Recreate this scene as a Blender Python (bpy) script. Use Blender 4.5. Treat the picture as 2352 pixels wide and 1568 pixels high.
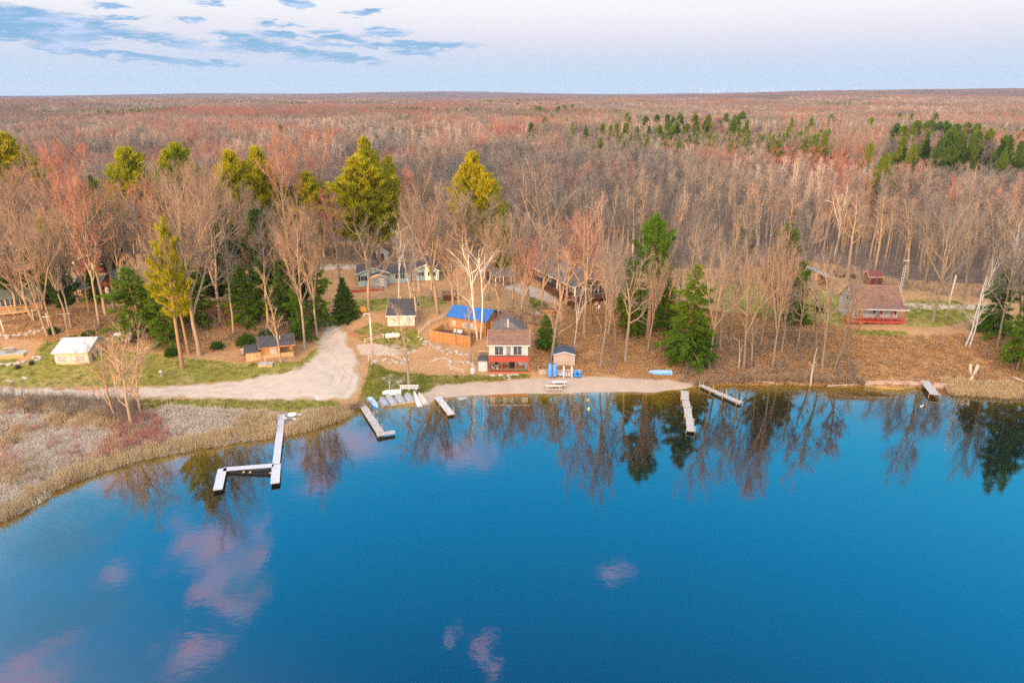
import bpy, math, random
import numpy as np
from mathutils import Vector

# ------------------------------------------------------------------ camera, world, sun, exposure
C = bpy.context.scene.collection
SC = bpy.context.scene
for o in list(bpy.data.objects): bpy.data.objects.remove(o)
CAM_H, F, HV = 48.0, 1568.0, 219.0            # camera height above the water; focal length and horizon in units of a 2352 px wide frame
PITCH = math.atan((784 - HV) / F)
SP, CP = math.sin(PITCH), math.cos(PITCH)
cam_d = bpy.data.cameras.new('camera'); cam = bpy.data.objects.new('camera', cam_d); C.objects.link(cam)
cam.location = (0, 0, CAM_H); cam.rotation_euler = (math.pi/2 - PITCH, 0, 0)
cam_d.sensor_width = 36; cam_d.lens = 24; cam_d.clip_start = 1; cam_d.clip_end = 60000
SC.camera = cam
SC.view_settings.view_transform = 'Standard'; SC.view_settings.look = 'None'
SC.view_settings.exposure = 0.66; SC.view_settings.gamma = 1
SC.cycles.max_bounces = 4; SC.cycles.diffuse_bounces = 2; SC.cycles.glossy_bounces = 2
SC.cycles.transmission_bounces = 2; SC.cycles.transparent_max_bounces = 4; SC.cycles.volume_bounces = 0
SC.cycles.caustics_reflective = False; SC.cycles.caustics_refractive = False
SC.cycles.use_denoising = False; SC.cycles.use_adaptive_sampling = False; SC.cycles.sample_clamp_indirect = 4.0
SC.cycles.denoising_prefilter = 'ACCURATE'

SUN_AZ, SUN_EL = math.radians(206), math.radians(3.4)   # low evening sun behind the lake's near shore
SUN = Vector((math.sin(SUN_AZ)*math.cos(SUN_EL), math.cos(SUN_AZ)*math.cos(SUN_EL), math.sin(SUN_EL)))
sun_d = bpy.data.lights.new('sun', 'SUN'); sun_d.energy = 5.0; sun_d.angle = math.radians(0.9); sun_d.color = (1.0, 0.52, 0.20)
sun = bpy.data.objects.new('sun', sun_d); C.objects.link(sun); sun.rotation_euler = SUN.to_track_quat('Z', 'Y').to_euler()
sun.location = (0, 0, 300)

def pdir(u, v):
    a, b = (u - 1176) / F, (v - 784) / F
    d = np.array([a, CP - b*SP, -SP - b*CP]); return d / np.linalg.norm(d)

class NT:
    """small node-building helper"""
    def __init__(s, nt): s.nt = nt; s.n = nt.nodes; s.l = nt.links
    def new(s, t, **k):
        x = s.n.new(t)
        for a, b in k.items(): setattr(x, a, b)
        return x
    def put(s, sock, v):
        if isinstance(v, bpy.types.NodeSocket): s.l.new(v, sock)
        elif v is not None: sock.default_value = v
    def m(s, op, a, b=None, c=None, clamp=False):
        x = s.new('ShaderNodeMath', operation=op, use_clamp=clamp)
        for i, v in enumerate((a, b, c)):
            if v is not None: s.put(x.inputs[i], v)
        return x.outputs[0]
    def mix(s, f, a, b, mode='MIX'):
        x = s.new('ShaderNodeMix', data_type='RGBA', blend_type=mode)
        s.put(x.inputs[0], f); s.put(x.inputs[6], a); s.put(x.inputs[7], b); return x.outputs[2]
    def noise(s, vec, scale, detail=3.0, rough=0.55, out=0, dim='3D', dist=0.0):
        x = s.new('ShaderNodeTexNoise', noise_dimensions=dim)
        if vec is not None: s.l.new(vec, x.inputs['Vector'])
        x.inputs['Scale'].default_value = scale; x.inputs['Detail'].default_value = detail
        x.inputs['Roughness'].default_value = rough; x.inputs['Distortion'].default_value = dist
        return x.outputs[out]
    def ramp(s, f, stops, interp='LINEAR'):
        x = s.new('ShaderNodeValToRGB'); r = x.color_ramp; r.interpolation = interp
        while len(r.elements) > 1: r.elements.remove(r.elements[-1])
        r.elements[0].position = stops[0][0]; r.elements[0].color = col4(stops[0][1])
        for p, c in stops[1:]:
            e = r.elements.new(p); e.color = col4(c)
        s.put(x.inputs[0], f); return x.outputs[0]
    def maprange(s, v, a, b, c=0.0, d=1.0, mode='SMOOTHSTEP'):
        x = s.new('ShaderNodeMapRange', interpolation_type=mode)
        s.put(x.inputs[0], v)
        for i, q in enumerate((a, b, c, d)): x.inputs[i+1].default_value = q
        return x.outputs[0]
def col4(c): return (c, c, c, 1) if isinstance(c, (int, float)) else (c[0], c[1], c[2], 1)

world = bpy.data.worlds.new('World'); SC.world = world; world.use_nodes = True
W = NT(world.node_tree); W.n.clear()
tc = W.new('ShaderNodeTexCoord').outputs['Generated']
sep = W.new('ShaderNodeSeparateXYZ'); W.l.new(tc, sep.inputs[0])
dx, dy, dz = sep.outputs
sky = W.ramp(W.m('MAXIMUM', dz, 0.0), [
    (0.0, (.42, .70, .92)), (.022, (.49, .69, .91)), (.045, (.60, .69, .88)), (.07, (.76, .76, .88)), (.10, (.89, .88, .93)),
    (.135, (.96, .97, 1.0)), (.22, (.80, .90, 1.0)), (.33, (.40, 1.05, 1.6)), (.42, (.06, 1.12, 1.95)), (.55, (.0, .78, 1.65)), (.72, (.0, .42, 1.02)), (1.0, (.1, .36, .7))])
sr = W.new('ShaderNodeCombineXYZ'); sr.inputs[0].default_value = SUN.x; sr.inputs[1].default_value = SUN.y; sr.inputs[2].default_value = 0.0
dt = W.new('ShaderNodeVectorMath', operation='DOT_PRODUCT'); W.l.new(tc, dt.inputs[0]); W.l.new(sr.outputs[0], dt.inputs[1])
sky = W.mix(1.0, sky, (.63, .635, .635, 1), 'MULTIPLY')
# afterglow round the low sun
glow = W.maprange(W.m('ADD', dt.outputs['Value'], W.m('MULTIPLY', dz, .45)), -.25, .95)
glow2 = W.m('MULTIPLY', W.m('POWER', W.m('MAXIMUM', dt.outputs['Value'], 0.0), 6.0), W.maprange(dz, -0.02, 0.6, 1.0, 0.0))
sky = W.mix(glow, sky, (2.5, 2.12, 1.85, 1))
sky = W.mix(W.m('MULTIPLY', glow2, .8), sky, (4.0, 2.5, 1.6, 1))
# clouds: streaks low in the north west, pink ones high up
az = W.m('ARCTAN2', dx, dy); el = W.m('ARCSINE', dz)
cv = W.new('ShaderNodeCombineXYZ'); W.put(cv.inputs[0], az); W.put(cv.inputs[1], W.m('MULTIPLY', el, 5.0))
n1 = W.noise(cv.outputs[0], 16, 7, .66, dist=.4); n3 = W.noise(cv.outputs[0], 9, 4, .6); n2 = W.noise(cv.outputs[0], 55, 4, .6)
def cloud_mask(lst, stretch, namp, lo, hi):
    acc = None
    azw = W.m('ADD', az, W.m('MULTIPLY', W.m('SUBTRACT', n3, .5), stretch)); elw = W.m('ADD', el, W.m('MULTIPLY', W.m('SUBTRACT', n1, .5), stretch*.35))
    for (u, v, ru, rv, tilt, mir) in lst:
        d = pdir(u, v); d = d * np.array([1, 1, -1 if mir else 1])
        a0, e0 = math.atan2(d[0], d[1]), math.asin(d[2])
        ra, re = ru / F, rv / F
        ct, st = math.cos(tilt), math.sin(tilt)
        x = W.m('SUBTRACT', azw, a0); y = W.m('SUBTRACT', elw, e0)
        p = W.m('DIVIDE', W.m('ADD', W.m('MULTIPLY', x, ct), W.m('MULTIPLY', y, st)), ra)
        q = W.m('DIVIDE', W.m('SUBTRACT', W.m('MULTIPLY', y, ct), W.m('MULTIPLY', x, st)), re)
        m = W.m('SUBTRACT', 1.0, W.m('SQRT', W.m('ADD', W.m('MULTIPLY', p, p), W.m('MULTIPLY', q, q))))
        acc = m if acc is None else W.m('MAXIMUM', acc, m)
    acc = W.m('ADD', acc, W.m('MULTIPLY', W.m('SUBTRACT', n1, 0.5), namp))
    acc = W.m('ADD', acc, W.m('MULTIPLY', W.m('SUBTRACT', n2, 0.5), namp * .6))
    return W.maprange(acc, lo, hi)
T_ = -0.10
lowc = [(-60, 24, 190, 22, T_, 0), (120, 42, 190, 16, T_, 0), (-90, 58, 190, 20, T_, 0), (60, 62, 210, 17, T_, 0), (300, 82, 150, 15, T_, 0), (10, 78, 120, 20, T_, 0), (180, 120, 130, 9, T_, 0), (340, 134, 150, 8, T_, 0),
        (440, 145, 120, 8, -.03, 0), (540, 85, 60, 15, 0, 0), (590, 105, 85, 18, 0, 0), (640, 80, 70, 10, T_, 0), (680, 118, 110, 12, T_, 0), (790, 135, 100, 9, T_, 0), (780, 92, 90, 14, .05, 0), (870, 105, 60, 8, 0, 0), (930, 104, 95, 10, 0, 0), (1010, 108, 90, 12, .05, 0),
        (900, 74, 48, 12, 0, 0), (830, 28, 50, 8, .1, 0), (960, 122, 70, 6, 0, 0), (260, 12, 40, 7, 0, 0), (300, 45, 60, 6, 0, 0), (500, 2, 50, 8, 0, 0), (680, 4, 40, 7, 0, 0), (610, 52, 24, 6, 0, 0), (660, 56, 26, 5, 0, 0), (740, 72, 46, 7, .05, 0), (420, 40, 30, 5, 0, 0), (220, 46, 40, 7, 0, 0)]
mlow = cloud_mask(lowc, .10, 2.0, -.06, .62)
sky = W.mix(W.m('MULTIPLY', mlow, 1.0), sky, W.mix(W.maprange(n1, .45, .7), (.12, .28, .46, 1), (.36, .43, .62, 1)))
pink = [(480, 1250, 110, 70, 0, 1), (560, 1300, 60, 60, 0, 1), (540, 1390, 75, 45, .3, 1), (440, 1500, 110, 45, 0, 1), (60, 1545, 130, 60, 0, 1), (820, 1015, 120, 55, .2, 1), (1060, 1040, 110, 50, 0, 1), (720, 1040, 80, 60, 0, 1),
        (510, 1330, 70, 110, .25, 1), (1405, 1318, 46, 22, 0, 1), (1115, 1515, 34, 60, 0, 1), (1030, 1465, 26, 20, 0, 1), (260, 1320, 60, 24, 0, 1), (330, 1080, 130, 60, 0, 1), (600, 1225, 24, 30, 0, 1), (720, 1110, 70, 30, 0, 1)]
mp = cloud_mask(pink, .16, 2.0, .05, .8)
sky = W.mix(W.m('MULTIPLY', mp, .75), sky, W.mix(W.maprange(n1, .40, .62), (.7, .7, 1.1, 1), (1.2, .58, .74, 1)))
grey = [(160, 1240, 150, 90, 0, 1), (110, 1430, 150, 80, 0, 1), (230, 1390, 120, 60, 0, 1), (560, 1340, 60, 80, 0, 1), (380, 1130, 150, 60, 0, 1)]
mg = cloud_mask(grey, .16, 1.6, .05, .9)
sky = W.mix(W.m('MULTIPLY', mg, .6), sky, (.14, .48, .76, 1))
nish = W.new('ShaderNodeTexSky', sky_type='NISHITA', sun_disc=False, sun_elevation=SUN_EL, sun_rotation=SUN_AZ)
bg1 = W.new('ShaderNodeBackground'); W.put(bg1.inputs[0], sky); bg1.inputs[1].default_value = 1.0
bg2 = W.new('ShaderNodeBackground'); W.l.new(nish.outputs[0], bg2.inputs[0]); bg2.inputs[1].default_value = 0.008
ad = W.new('ShaderNodeAddShader'); W.l.new(bg1.outputs[0], ad.inputs[0]); W.l.new(bg2.outputs[0], ad.inputs[1])
wo = W.new('ShaderNodeOutputWorld'); W.l.new(ad.outputs[0], wo.inputs[0])

# ------------------------------------------------------------------ pixel / world helpers
def P(u, v, z):
    a, b = (u - 1176) / F, (v - 784) / F
    t = (CAM_H - z) / (SP + b*CP)
    return (a*t, (CP - SP*b)*t, z)
def proj(x, y, z):
    f = y*CP - (z - CAM_H)*SP; r = -(y*SP + (z - CAM_H)*CP)
    f = np.maximum(f, 1e-3)
    return 1176 + F*x/f, 784 + F*r/f
def zat(v, Y):
    b = (v - 784) / F
    return CAM_H - Y*(SP + b*CP)/(CP - SP*b)
def sstep(a, b, x):
    t = np.clip((x - a)/(b - a), 0, 1); return t*t*(3 - 2*t)
def sdpoly(px, py, poly):
    """signed distance to a polygon, positive inside"""
    poly = np.asarray(poly, float); d = np.full(px.shape, 1e9); ins = np.zeros(px.shape, bool)
    for (ax, ay), (bx, by) in zip(poly, np.roll(poly, -1, 0)):
        ex, ey = bx - ax, by - ay; wx, wy = px - ax, py - ay
        t = np.clip((wx*ex + wy*ey)/(ex*ex + ey*ey + 1e-9), 0, 1)
        d = np.minimum(d, np.hypot(wx - t*ex, wy - t*ey))
        c = (ay > py) != (by > py)
        ins ^= c & (px < (bx - ax)*(py - ay)/((by - ay) if by != ay else 1e-9) + ax)
    return np.where(ins, d, -d)
def vnoise(x, y, s, seed=0):
    """smooth value noise 0..1"""
    x = np.asarray(x, float)*s + seed*17.3; y = np.asarray(y, float)*s + seed*7.7
    xi, yi = np.floor(x), np.floor(y); fx, fy = x - xi, y - yi
    fx = fx*fx*(3-2*fx); fy = fy*fy*(3-2*fy)
    def h(a, b):
        q = np.sin(a*127.1 + b*311.7 + seed*74.7)*43758.5453; return q - np.floor(q)
    return (h(xi, yi)*(1-fx) + h(xi+1, yi)*fx)*(1-fy) + (h(xi, yi+1)*(1-fx) + h(xi+1, yi+1)*fx)*fy

# ------------------------------------------------------------------ terrain
SHORE = [(-420, 1420), (-150, 1280), (0, 1190), (60, 1162), (110, 1128), (210, 1084), (330, 1050), (400, 1036), (470, 1022), (540, 1010), (620, 1000), (700, 985), (770, 962), (810, 945), (835, 939), (900, 935),
         (985, 926), (1000, 915), (1060, 908), (1130, 905), (1300, 902), (1500, 900), (1560, 893), (1620, 886), (1700, 883), (1800, 881), (1900, 885), (1985, 887), (2115, 888), (2200, 893), (2300, 899), (2400, 903), (2700, 915), (3200, 930)]
LAND = [(100, 1000, .3), (300, 985, .3), (30, 1080, .3), (500, 975, .4), (650, 958, .4), (760, 943, .5), (-200, 1100, .3), (-300, 900, 1.2),
        (0, 895, 1.1), (100, 897, 1.1), (250, 905, 1.1), (400, 903, 1.2), (550, 905, 1.1), (700, 890, 1.2), (800, 860, 1.3), (640, 860, 1.4), (770, 790, 2.2), (760, 740, 3.5), (740, 690, 5.0), (740, 610, 6.5), (790, 605, 6.5),
        (150, 848, 2.0), (50, 850, 2.1), (420, 845, 1.9), (620, 835, 2.2), (100, 770, 4), (300, 790, 3.2), (480, 750, 4), (620, 720, 5), (620, 680, 6), (150, 705, 6.2), (-100, 700, 6.5), (200, 660, 7.2), (-100, 850, 2.2), (-300, 700, 6.5),
        (1250, 880, .5), (1100, 875, .7), (960, 885, .8), (900, 850, 1.2), (870, 805, 2.2), (950, 820, 1.8), (1030, 830, 1.6), (1100, 857, .9), (1160, 855, .9), (1220, 857, .9), (1295, 843, 1.2), (1340, 850, 1.1), (1430, 870, .6),
        (1070, 800, 2.4), (990, 787, 2.4), (1150, 775, 3.4), (920, 750, 4.2), (850, 722, 4.6), (880, 660, 6), (1000, 650, 6.2), (1150, 700, 5.6), (1250, 770, 3.6), (1270, 720, 5.2), (1330, 692, 6.2), (1450, 838, 1.3), (1440, 785, 3.4), (1480, 745, 4.8),
        (1600, 838, 1.5), (1700, 852, 1.2), (1700, 785, 3.4), (1750, 722, 5.4), (1860, 862, .9), (1850, 765, 4.8), (2000, 855, 1.6), (2020, 805, 3.8), (1950, 760, 5.6), (2080, 766, 5.6), (2100, 855, 1.4), (2110, 775, 5.2), (2150, 740, 6.2), (2220, 800, 3.8),
        (2240, 872, .6), (2320, 855, 1.1), (2330, 785, 4), (2200, 690, 6.8), (1950, 690, 6.5), (1850, 657, 7), (1700, 650, 7), (1450, 650, 7), (1200, 650, 6.6), (900, 602, 6.5), (400, 600, 7.5), (2200, 620, 7.5), (2600, 780, 5), (2600, 690, 7), (2600, 870, 1.2)]
_c = [P(u, v, 0) for u, v in SHORE]
sh_xy = np.array([(a, b) for a, b, _ in _c])
_p = list(_c)
for i, (x, y, _) in enumerate(_c):
    tx, ty = _c[min(i+1, len(_c)-1)][0] - _c[max(i-1, 0)][0], _c[min(i+1, len(_c)-1)][1] - _c[max(i-1, 0)][1]
    l = math.hypot(tx, ty); nx, ny = ty/l, -tx/l
    if i % 2 == 0: _p += [(x + nx*5, y + ny*5, -.9), (x + nx*22, y + ny*22, -3.0)]
_p += [P(u, v, z) for u, v, z in LAND]
_p += [(x, 245, 7) for x in range(-260, 261, 65)] + [(-190, y, 7) for y in (140, 180)] + [(190, y, 6.5) for y in (150, 190)] + [(x, 20, -4) for x in (-60, 0, 60, 130)]
_p = np.array(_p)
_keep = [0]
for i in range(1, len(_p)):
    if np.min(np.hypot(_p[_keep, 0] - _p[i, 0], _p[_keep, 1] - _p[i, 1])) > 1.2: _keep.append(i)
_p = _p[_keep]
_A = -np.hypot(_p[:, None, 0] - _p[None, :, 0], _p[:, None, 1] - _p[None, :, 1])
_n = len(_p)
_M = np.zeros((_n+1, _n+1)); _M[:_n, :_n] = _A - np.eye(_n)*.15; _M[_n, :_n] = 1; _M[:_n, _n] = 1
_w = np.linalg.solve(_M, np.append(_p[:, 2], 0))
def far_h(x, y):
    z = 7 + 5*(vnoise(x, y, 1/420., 3) - .5) + 7*(vnoise(x, y, 1/1300., 4) - .4)*sstep(400, 1500, y)
    def g(cx, cy, sx, sy, h): return 1.3*h*np.exp(-((x-cx)/sx)**2 - ((y-cy)/sy)**2)
    z = z + g(3600, 5200, 2300, 1500, 44) + g(5200, 8500, 3500, 2200, 60) + g(-900, 8500, 1500, 1400, 42) + g(-3800, 9000, 1500, 1300, 30) + g(1500, 3000, 900, 700, 14) + g(-700, 2600, 1100, 500, 8)
    z = z + sstep(3000, 9000, np.abs(x)*.4 + y)*6*(vnoise(x, y, 1/700., 5))
    return z
def opp_h(x, y):
    """unseen wooded ridge south of the lake, its height shaped to shade the cabins"""
    return sstep(-400, -520, y)*(43 + 28*sstep(-400, -120, x) + 7*(vnoise(x, y, 1/60., 9) - .5) + 5*(vnoise(x, y, 1/17., 8) - .5))  # crest added behind the camera, taller eastward to block more low sun
def terr(x, y):
    x = np.atleast_1d(np.asarray(x, float)); y = np.atleast_1d(np.asarray(y, float)); sh = x.shape
    x, y = x.ravel(), y.ravel(); z = np.empty(x.shape)
    near = (y > 15) & (y < 300) & (np.abs(x) < 330)
    for i in range(0, len(x), 40000):
        s = slice(i, i+40000); k = near[s]
        if k.any():
            xx, yy = x[s][k], y[s][k]
            zz = -np.hypot(xx[:, None] - _p[None, :, 0], yy[:, None] - _p[None, :, 1]) @ _w[:_n] + _w[_n]
            b = np.clip((zz - .5)/1.5, 0, 1)
            zz = zz + b*(.22*(vnoise(xx, yy, 1/3.1, 1) - .5) + .5*(vnoise(xx, yy, 1/9., 2) - .5))
            t = z[s]; t[k] = zz
    f = far_h(x, y)
    lake = np.where(y < 15, -4.0 + opp_h(x, y) + 4.0*sstep(-380, -420, y), f)
    # beyond the mapped shore the land falls off into the lake on the near side
    side = np.where(y < 100, -4.0 + 11*sstep(60, 130, y), f)
    far = np.where(y < 15, lake, side)
    w = np.maximum(sstep(200, 260, y), sstep(200, 290, np.abs(x))); w = np.where(y < 40, np.maximum(w, sstep(40, 15, y)), w)
    z = np.where(near, z, far)
    return ((1-w)*z + w*far).reshape(sh)
def T1(x, y): return float(terr(x, y)[0])
def G(u, v):
    """ground point seen at a pixel"""
    z = 3.0
    for _ in range(30):
        x, y, _z = P(u, v, z); z = .5*z + .5*T1(x, y)
    return x, y, T1(x, y)

# ------------------------------------------------------------------ mesh helpers
def mk(name, V, Q=None, T=None, mats=(), mq=None, mt=None, smooth=False):
    me = bpy.data.meshes.new(name); V = np.asarray(V, np.float32).reshape(-1, 3)
    nq = 0 if Q is None else len(Q); nt = 0 if T is None else len(T)
    loops = np.concatenate(([np.asarray(Q, np.int32).ravel()] if nq else []) + ([np.asarray(T, np.int32).ravel()] if nt else []))
    ls = np.concatenate((np.arange(nq)*4, nq*4 + np.arange(nt)*3)).astype(np.int32)
    me.vertices.add(len(V)); me.vertices.foreach_set('co', V.ravel())
    me.loops.add(len(loops)); me.loops.foreach_set('vertex_index', loops)
    me.polygons.add(nq + nt); me.polygons.foreach_set('loop_start', ls)
    if mq is not None or mt is not None:
        mi = np.concatenate((np.asarray(mq if mq is not None else np.zeros(nq)), np.asarray(mt if mt is not None else np.zeros(nt)))).astype(np.int32)
        me.polygons.foreach_set('material_index', mi)
    me.polygons.foreach_set('use_smooth', np.full(nq+nt, smooth))
    for m in mats: me.materials.append(m)
    me.update(calc_edges=True); return me
def fattr(me, name, vals):
    a = me.attributes.new(name, 'FLOAT', 'POINT'); a.data.foreach_set('value', np.asarray(vals, np.float32))
def tag(o, label=None, cat=None, group=None, kind=None):
    if label: o['label'] = label
    if cat: o['category'] = cat
    if group: o['group'] = group
    if kind: o['kind'] = kind
    return o
def link(name, me, parent=None):
    o = bpy.data.objects.new(name, me); C.objects.link(o)
    if parent is not None: o.parent = parent
    return o
def thing(name, label, cat, loc, rz=0.0, group=None):
    o = bpy.data.objects.new(name, None); C.objects.link(o); o.location = loc; o.rotation_euler = (0, 0, rz)
    o.empty_display_size = .3
    return tag(o, label, cat, group)
def dup(root, loc, rz=0, scale=(1, 1, 1), label=None, group=None):
    r = root.copy(); C.objects.link(r); r.location = loc; r.rotation_euler = (0, 0, rz); r.scale = scale
    if label: r['label'] = label
    if group: r['group'] = group
    for ch in list(root.children):
        c = ch.copy(); C.objects.link(c); c.parent = r
        for g in ch.children:
            d = g.copy(); C.objects.link(d); d.parent = c
    return r

class MB:
    def __init__(s): s.v = []; s.f = []; s.mi = []; s.cur = 0
    def add(s, vs, fs):
        b = len(s.v); s.v += [tuple(map(float, q)) for q in vs]; s.f += [tuple(b+i for i in f) for f in fs]; s.mi += [s.cur]*len(fs); return s
    def box(s, x0, x1, y0, y1, z0, z1):
        return s.add([(x0,y0,z0),(x1,y0,z0),(x1,y1,z0),(x0,y1,z0),(x0,y0,z1),(x1,y0,z1),(x1,y1,z1),(x0,y1,z1)],
                     [(0,3,2,1),(4,5,6,7),(0,1,5,4),(1,2,6,5),(2,3,7,6),(3,0,4,7)])
    def beam(s, p, q, w, h):
        p, q = Vector(p), Vector(q); d = (q-p).normalized(); up = Vector((0,0,1))
        if abs(d.z) > .95: up = Vector((0,1,0))
        a = d.cross(up).normalized()*w/2; b = a.cross(d).normalized()*h/2
        vs = [p-a-b, p+a-b, p+a+b, p-a+b, q-a-b, q+a-b, q+a+b, q-a+b]
        return s.add(vs, [(0,1,2,3),(7,6,5,4),(0,4,5,1),(1,5,6,2),(2,6,7,3),(3,7,4,0)])
    def tube(s, pts, radii, n=8, caps=True):
        pts = [Vector(p) for p in pts]; vs = []; fs = []
        for i, p in enumerate(pts):
            d = (pts[min(i+1, len(pts)-1)] - pts[max(i-1, 0)]).normalized()
            a = d.orthogonal().normalized() if abs(d.z) < .9 else Vector((1,0,0)); a = (a - d*a.dot(d)).normalized(); b = d.cross(a)
            r = radii[i] if hasattr(radii, '__len__') else radii
            vs += [p + (a*math.cos(k*2*math.pi/n) + b*math.sin(k*2*math.pi/n))*r for k in range(n)]
        for i in range(len(pts)-1):
            for k in range(n): fs.append((i*n+k, i*n+(k+1)%n, (i+1)*n+(k+1)%n, (i+1)*n+k))
        if caps: fs += [tuple(range(n-1, -1, -1)), tuple(range((len(pts)-1)*n, len(pts)*n))]
        return s.add(vs, fs)
    def prism(s, poly, axis, a0, a1):
        n = len(poly)
        def V3(p, a): return {'x': (a, p[0], p[1]), 'y': (p[0], a, p[1]), 'z': (p[0], p[1], a)}[axis]
        vs = [V3(p, a0) for p in poly] + [V3(p, a1) for p in poly]
        return s.add(vs, [tuple(range(n)), tuple(range(2*n-1, n-1, -1))] + [(i, i+n, (i+1)%n+n, (i+1)%n) for i in range(n)])
    def loft(s, secs, caps=True):
        n = len(secs[0]); vs = [p for sec in secs for p in sec]; fs = []
        for i in range(len(secs)-1):
            for k in range(n): fs.append((i*n+k, i*n+(k+1)%n, (i+1)*n+(k+1)%n, (i+1)*n+k))
        if caps: fs += [tuple(range(n-1, -1, -1)), tuple(range((len(secs)-1)*n, len(secs)*n))]
        return s.add(vs, fs)
    def build(s, name, mat, parent=None, loc=None, smooth=False, bevel=0.0):
        me = bpy.data.meshes.new(name); me.from_pydata(s.v, [], s.f)
        for m in (mat if isinstance(mat, (list, tuple)) else [mat]): me.materials.append(m)
        me.polygons.foreach_set('material_index', s.mi)
        import bmesh
        bm = bmesh.new(); bm.from_mesh(me); bmesh.ops.recalc_face_normals(bm, faces=bm.faces)
        if bevel: bmesh.ops.bevel(bm, geom=[e for e in bm.edges if len(e.link_faces) == 2 and e.calc_face_angle(0) > .6], offset=bevel, segments=1, affect='EDGES', clamp_overlap=True)
        bm.to_mesh(me); bm.free()
        if smooth: me.polygons.foreach_set('use_smooth', np.full(len(me.polygons), True))
        o = link(name, me, parent)
        if loc is not None: o.location = loc
        return o

# ------------------------------------------------------------------ materials
MATS = {}
def mat(name, c1, c2=None, scale=4.0, rough=.8, bump=0.0, stripe=None, spec=.3, metal=0.0, detail=4, stains=0.0):
    """noise-mottled surface; stripe=(axis, period, depth) adds board or shingle courses"""
    if name in MATS: return MATS[name]
    m = bpy.data.materials.new(name); m.use_nodes = True; N = NT(m.node_tree); b = N.n['Principled BSDF']
    co = N.new('ShaderNodeTexCoord').outputs['Object']
    f = N.noise(co, scale, detail, .6)
    c2 = c2 or tuple(x*.7 for x in c1)
    c = N.mix(N.maprange(f, .3, .7), col4(c1), col4(c2))
    if stains:
        g = N.noise(co, scale*.25, 5, .65)
        c = N.mix(N.m('MULTIPLY', N.maprange(g, .5, .75), stains), c, col4(tuple(x*.35 for x in c2)))
    if stripe:
        ax, per, dep = stripe
        s3 = N.new('ShaderNodeSeparateXYZ'); N.l.new(co, s3.inputs[0])
        q = N.m('DIVIDE', s3.outputs['xyz'.index(ax)], per)
        fr = N.m('FRACT', q); line = N.m('LESS_THAN', fr, .12)
        wn = N.new('ShaderNodeTexWhiteNoise', noise_dimensions='1D'); N.put(wn.inputs['W'], N.m('FLOOR', q))
        c = N.mix(N.m('MULTIPLY', N.m('SUBTRACT', wn.outputs['Value'], .5), .25), c, (1, 1, 1, 1), 'MULTIPLY') if False else c
        c = N.mix(N.m('MULTIPLY', wn.outputs['Value'], .35), c, N.mix(1.0, c, (.55, .55, .55, 1), 'MULTIPLY'))
        c = N.mix(N.m('MULTIPLY', line, dep), c, N.mix(1.0, c, (.25, .25, .25, 1), 'MULTIPLY'))
    N.put(b.inputs['Base Color'], c); b.inputs['Roughness'].default_value = rough
    b.inputs['Specular IOR Level'].default_value = spec; b.inputs['Metallic'].default_value = metal
    if bump:
        bp = N.new('ShaderNodeBump'); bp.inputs['Strength'].default_value = bump; bp.inputs['Distance'].default_value = .05
        N.put(bp.inputs['Height'], N.noise(co, scale*3, 4)); N.l.new(bp.outputs[0], b.inputs['Normal'])
    MATS[name] = m; return m
# ------------------------------------------------------------------ plant materials
def plant_mat(name, stops, rough=.9, trans=0.0, scale=1.2, vary=.25, locscale=.012, spec=.15):
    m = bpy.data.materials.new(name); m.use_nodes = True; N = NT(m.node_tree); b = N.n['Principled BSDF']
    oi = N.new('ShaderNodeObjectInfo'); at = N.new('ShaderNodeAttribute', attribute_name='tint')
    ln = N.noise(oi.outputs['Location'], locscale, 3, .6)
    t = N.m('ADD', N.m('ADD', N.maprange(ln, .32, .68), N.m('MULTIPLY', N.m('SUBTRACT', oi.outputs['Random'], .5), .6)), at.outputs['Fac'], clamp=True)
    c = N.ramp(t, stops)
    co = N.new('ShaderNodeTexCoord').outputs['Object']
    c = N.mix(N.m('MULTIPLY', N.noise(co, scale, 3, .6), vary*2), c, N.mix(1.0, c, (.5, .5, .5, 1), 'MULTIPLY'))
    N.put(b.inputs['Base Color'], c); b.inputs['Roughness'].default_value = rough; b.inputs['Specular IOR Level'].default_value = spec
    if trans:
        tr = N.new('ShaderNodeBsdfTranslucent'); N.put(tr.inputs[0], c)
        mx = N.new('ShaderNodeMixShader'); mx.inputs[0].default_value = trans
        N.l.new(b.outputs[0], mx.inputs[1]); N.l.new(tr.outputs[0], mx.inputs[2])
        N.l.new(mx.outputs[0], N.n['Material Output'].inputs[0])
    return m
M_BARK = plant_mat('grey_brown_bark', [(0, (.30, .235, .165)), (.5, (.36, .275, .19)), (1, (.27, .215, .16))], scale=2.0)
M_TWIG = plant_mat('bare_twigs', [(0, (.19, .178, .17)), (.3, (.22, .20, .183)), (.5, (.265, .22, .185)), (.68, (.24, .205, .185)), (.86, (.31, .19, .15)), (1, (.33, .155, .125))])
M_HTWIG = plant_mat('lit_bare_twigs', [(0, (.21, .175, .145)), (.4, (.275, .205, .15)), (.7, (.32, .215, .155)), (1, (.24, .195, .16))], locscale=.05)  # warmer, brighter twig copy: the sunlit tone is put into the colour
M_FARTWIG = plant_mat('far_woods_twigs', [(0, (.105, .095, .105)), (.35, (.13, .11, .11)), (.6, (.17, .12, .10)), (.8, (.14, .11, .11)), (1, (.21, .10, .085))], locscale=.004)  # darkened mauve copy: shade missing inside far crowns is put into the colour
M_REDTWIG = plant_mat('red_budding_twigs', [(0, (.40, .20, .14)), (1, (.46, .14, .10))])
M_TANTWIG = plant_mat('tan_twigs', [(0, (.40, .29, .19)), (1, (.46, .32, .22))])
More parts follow.
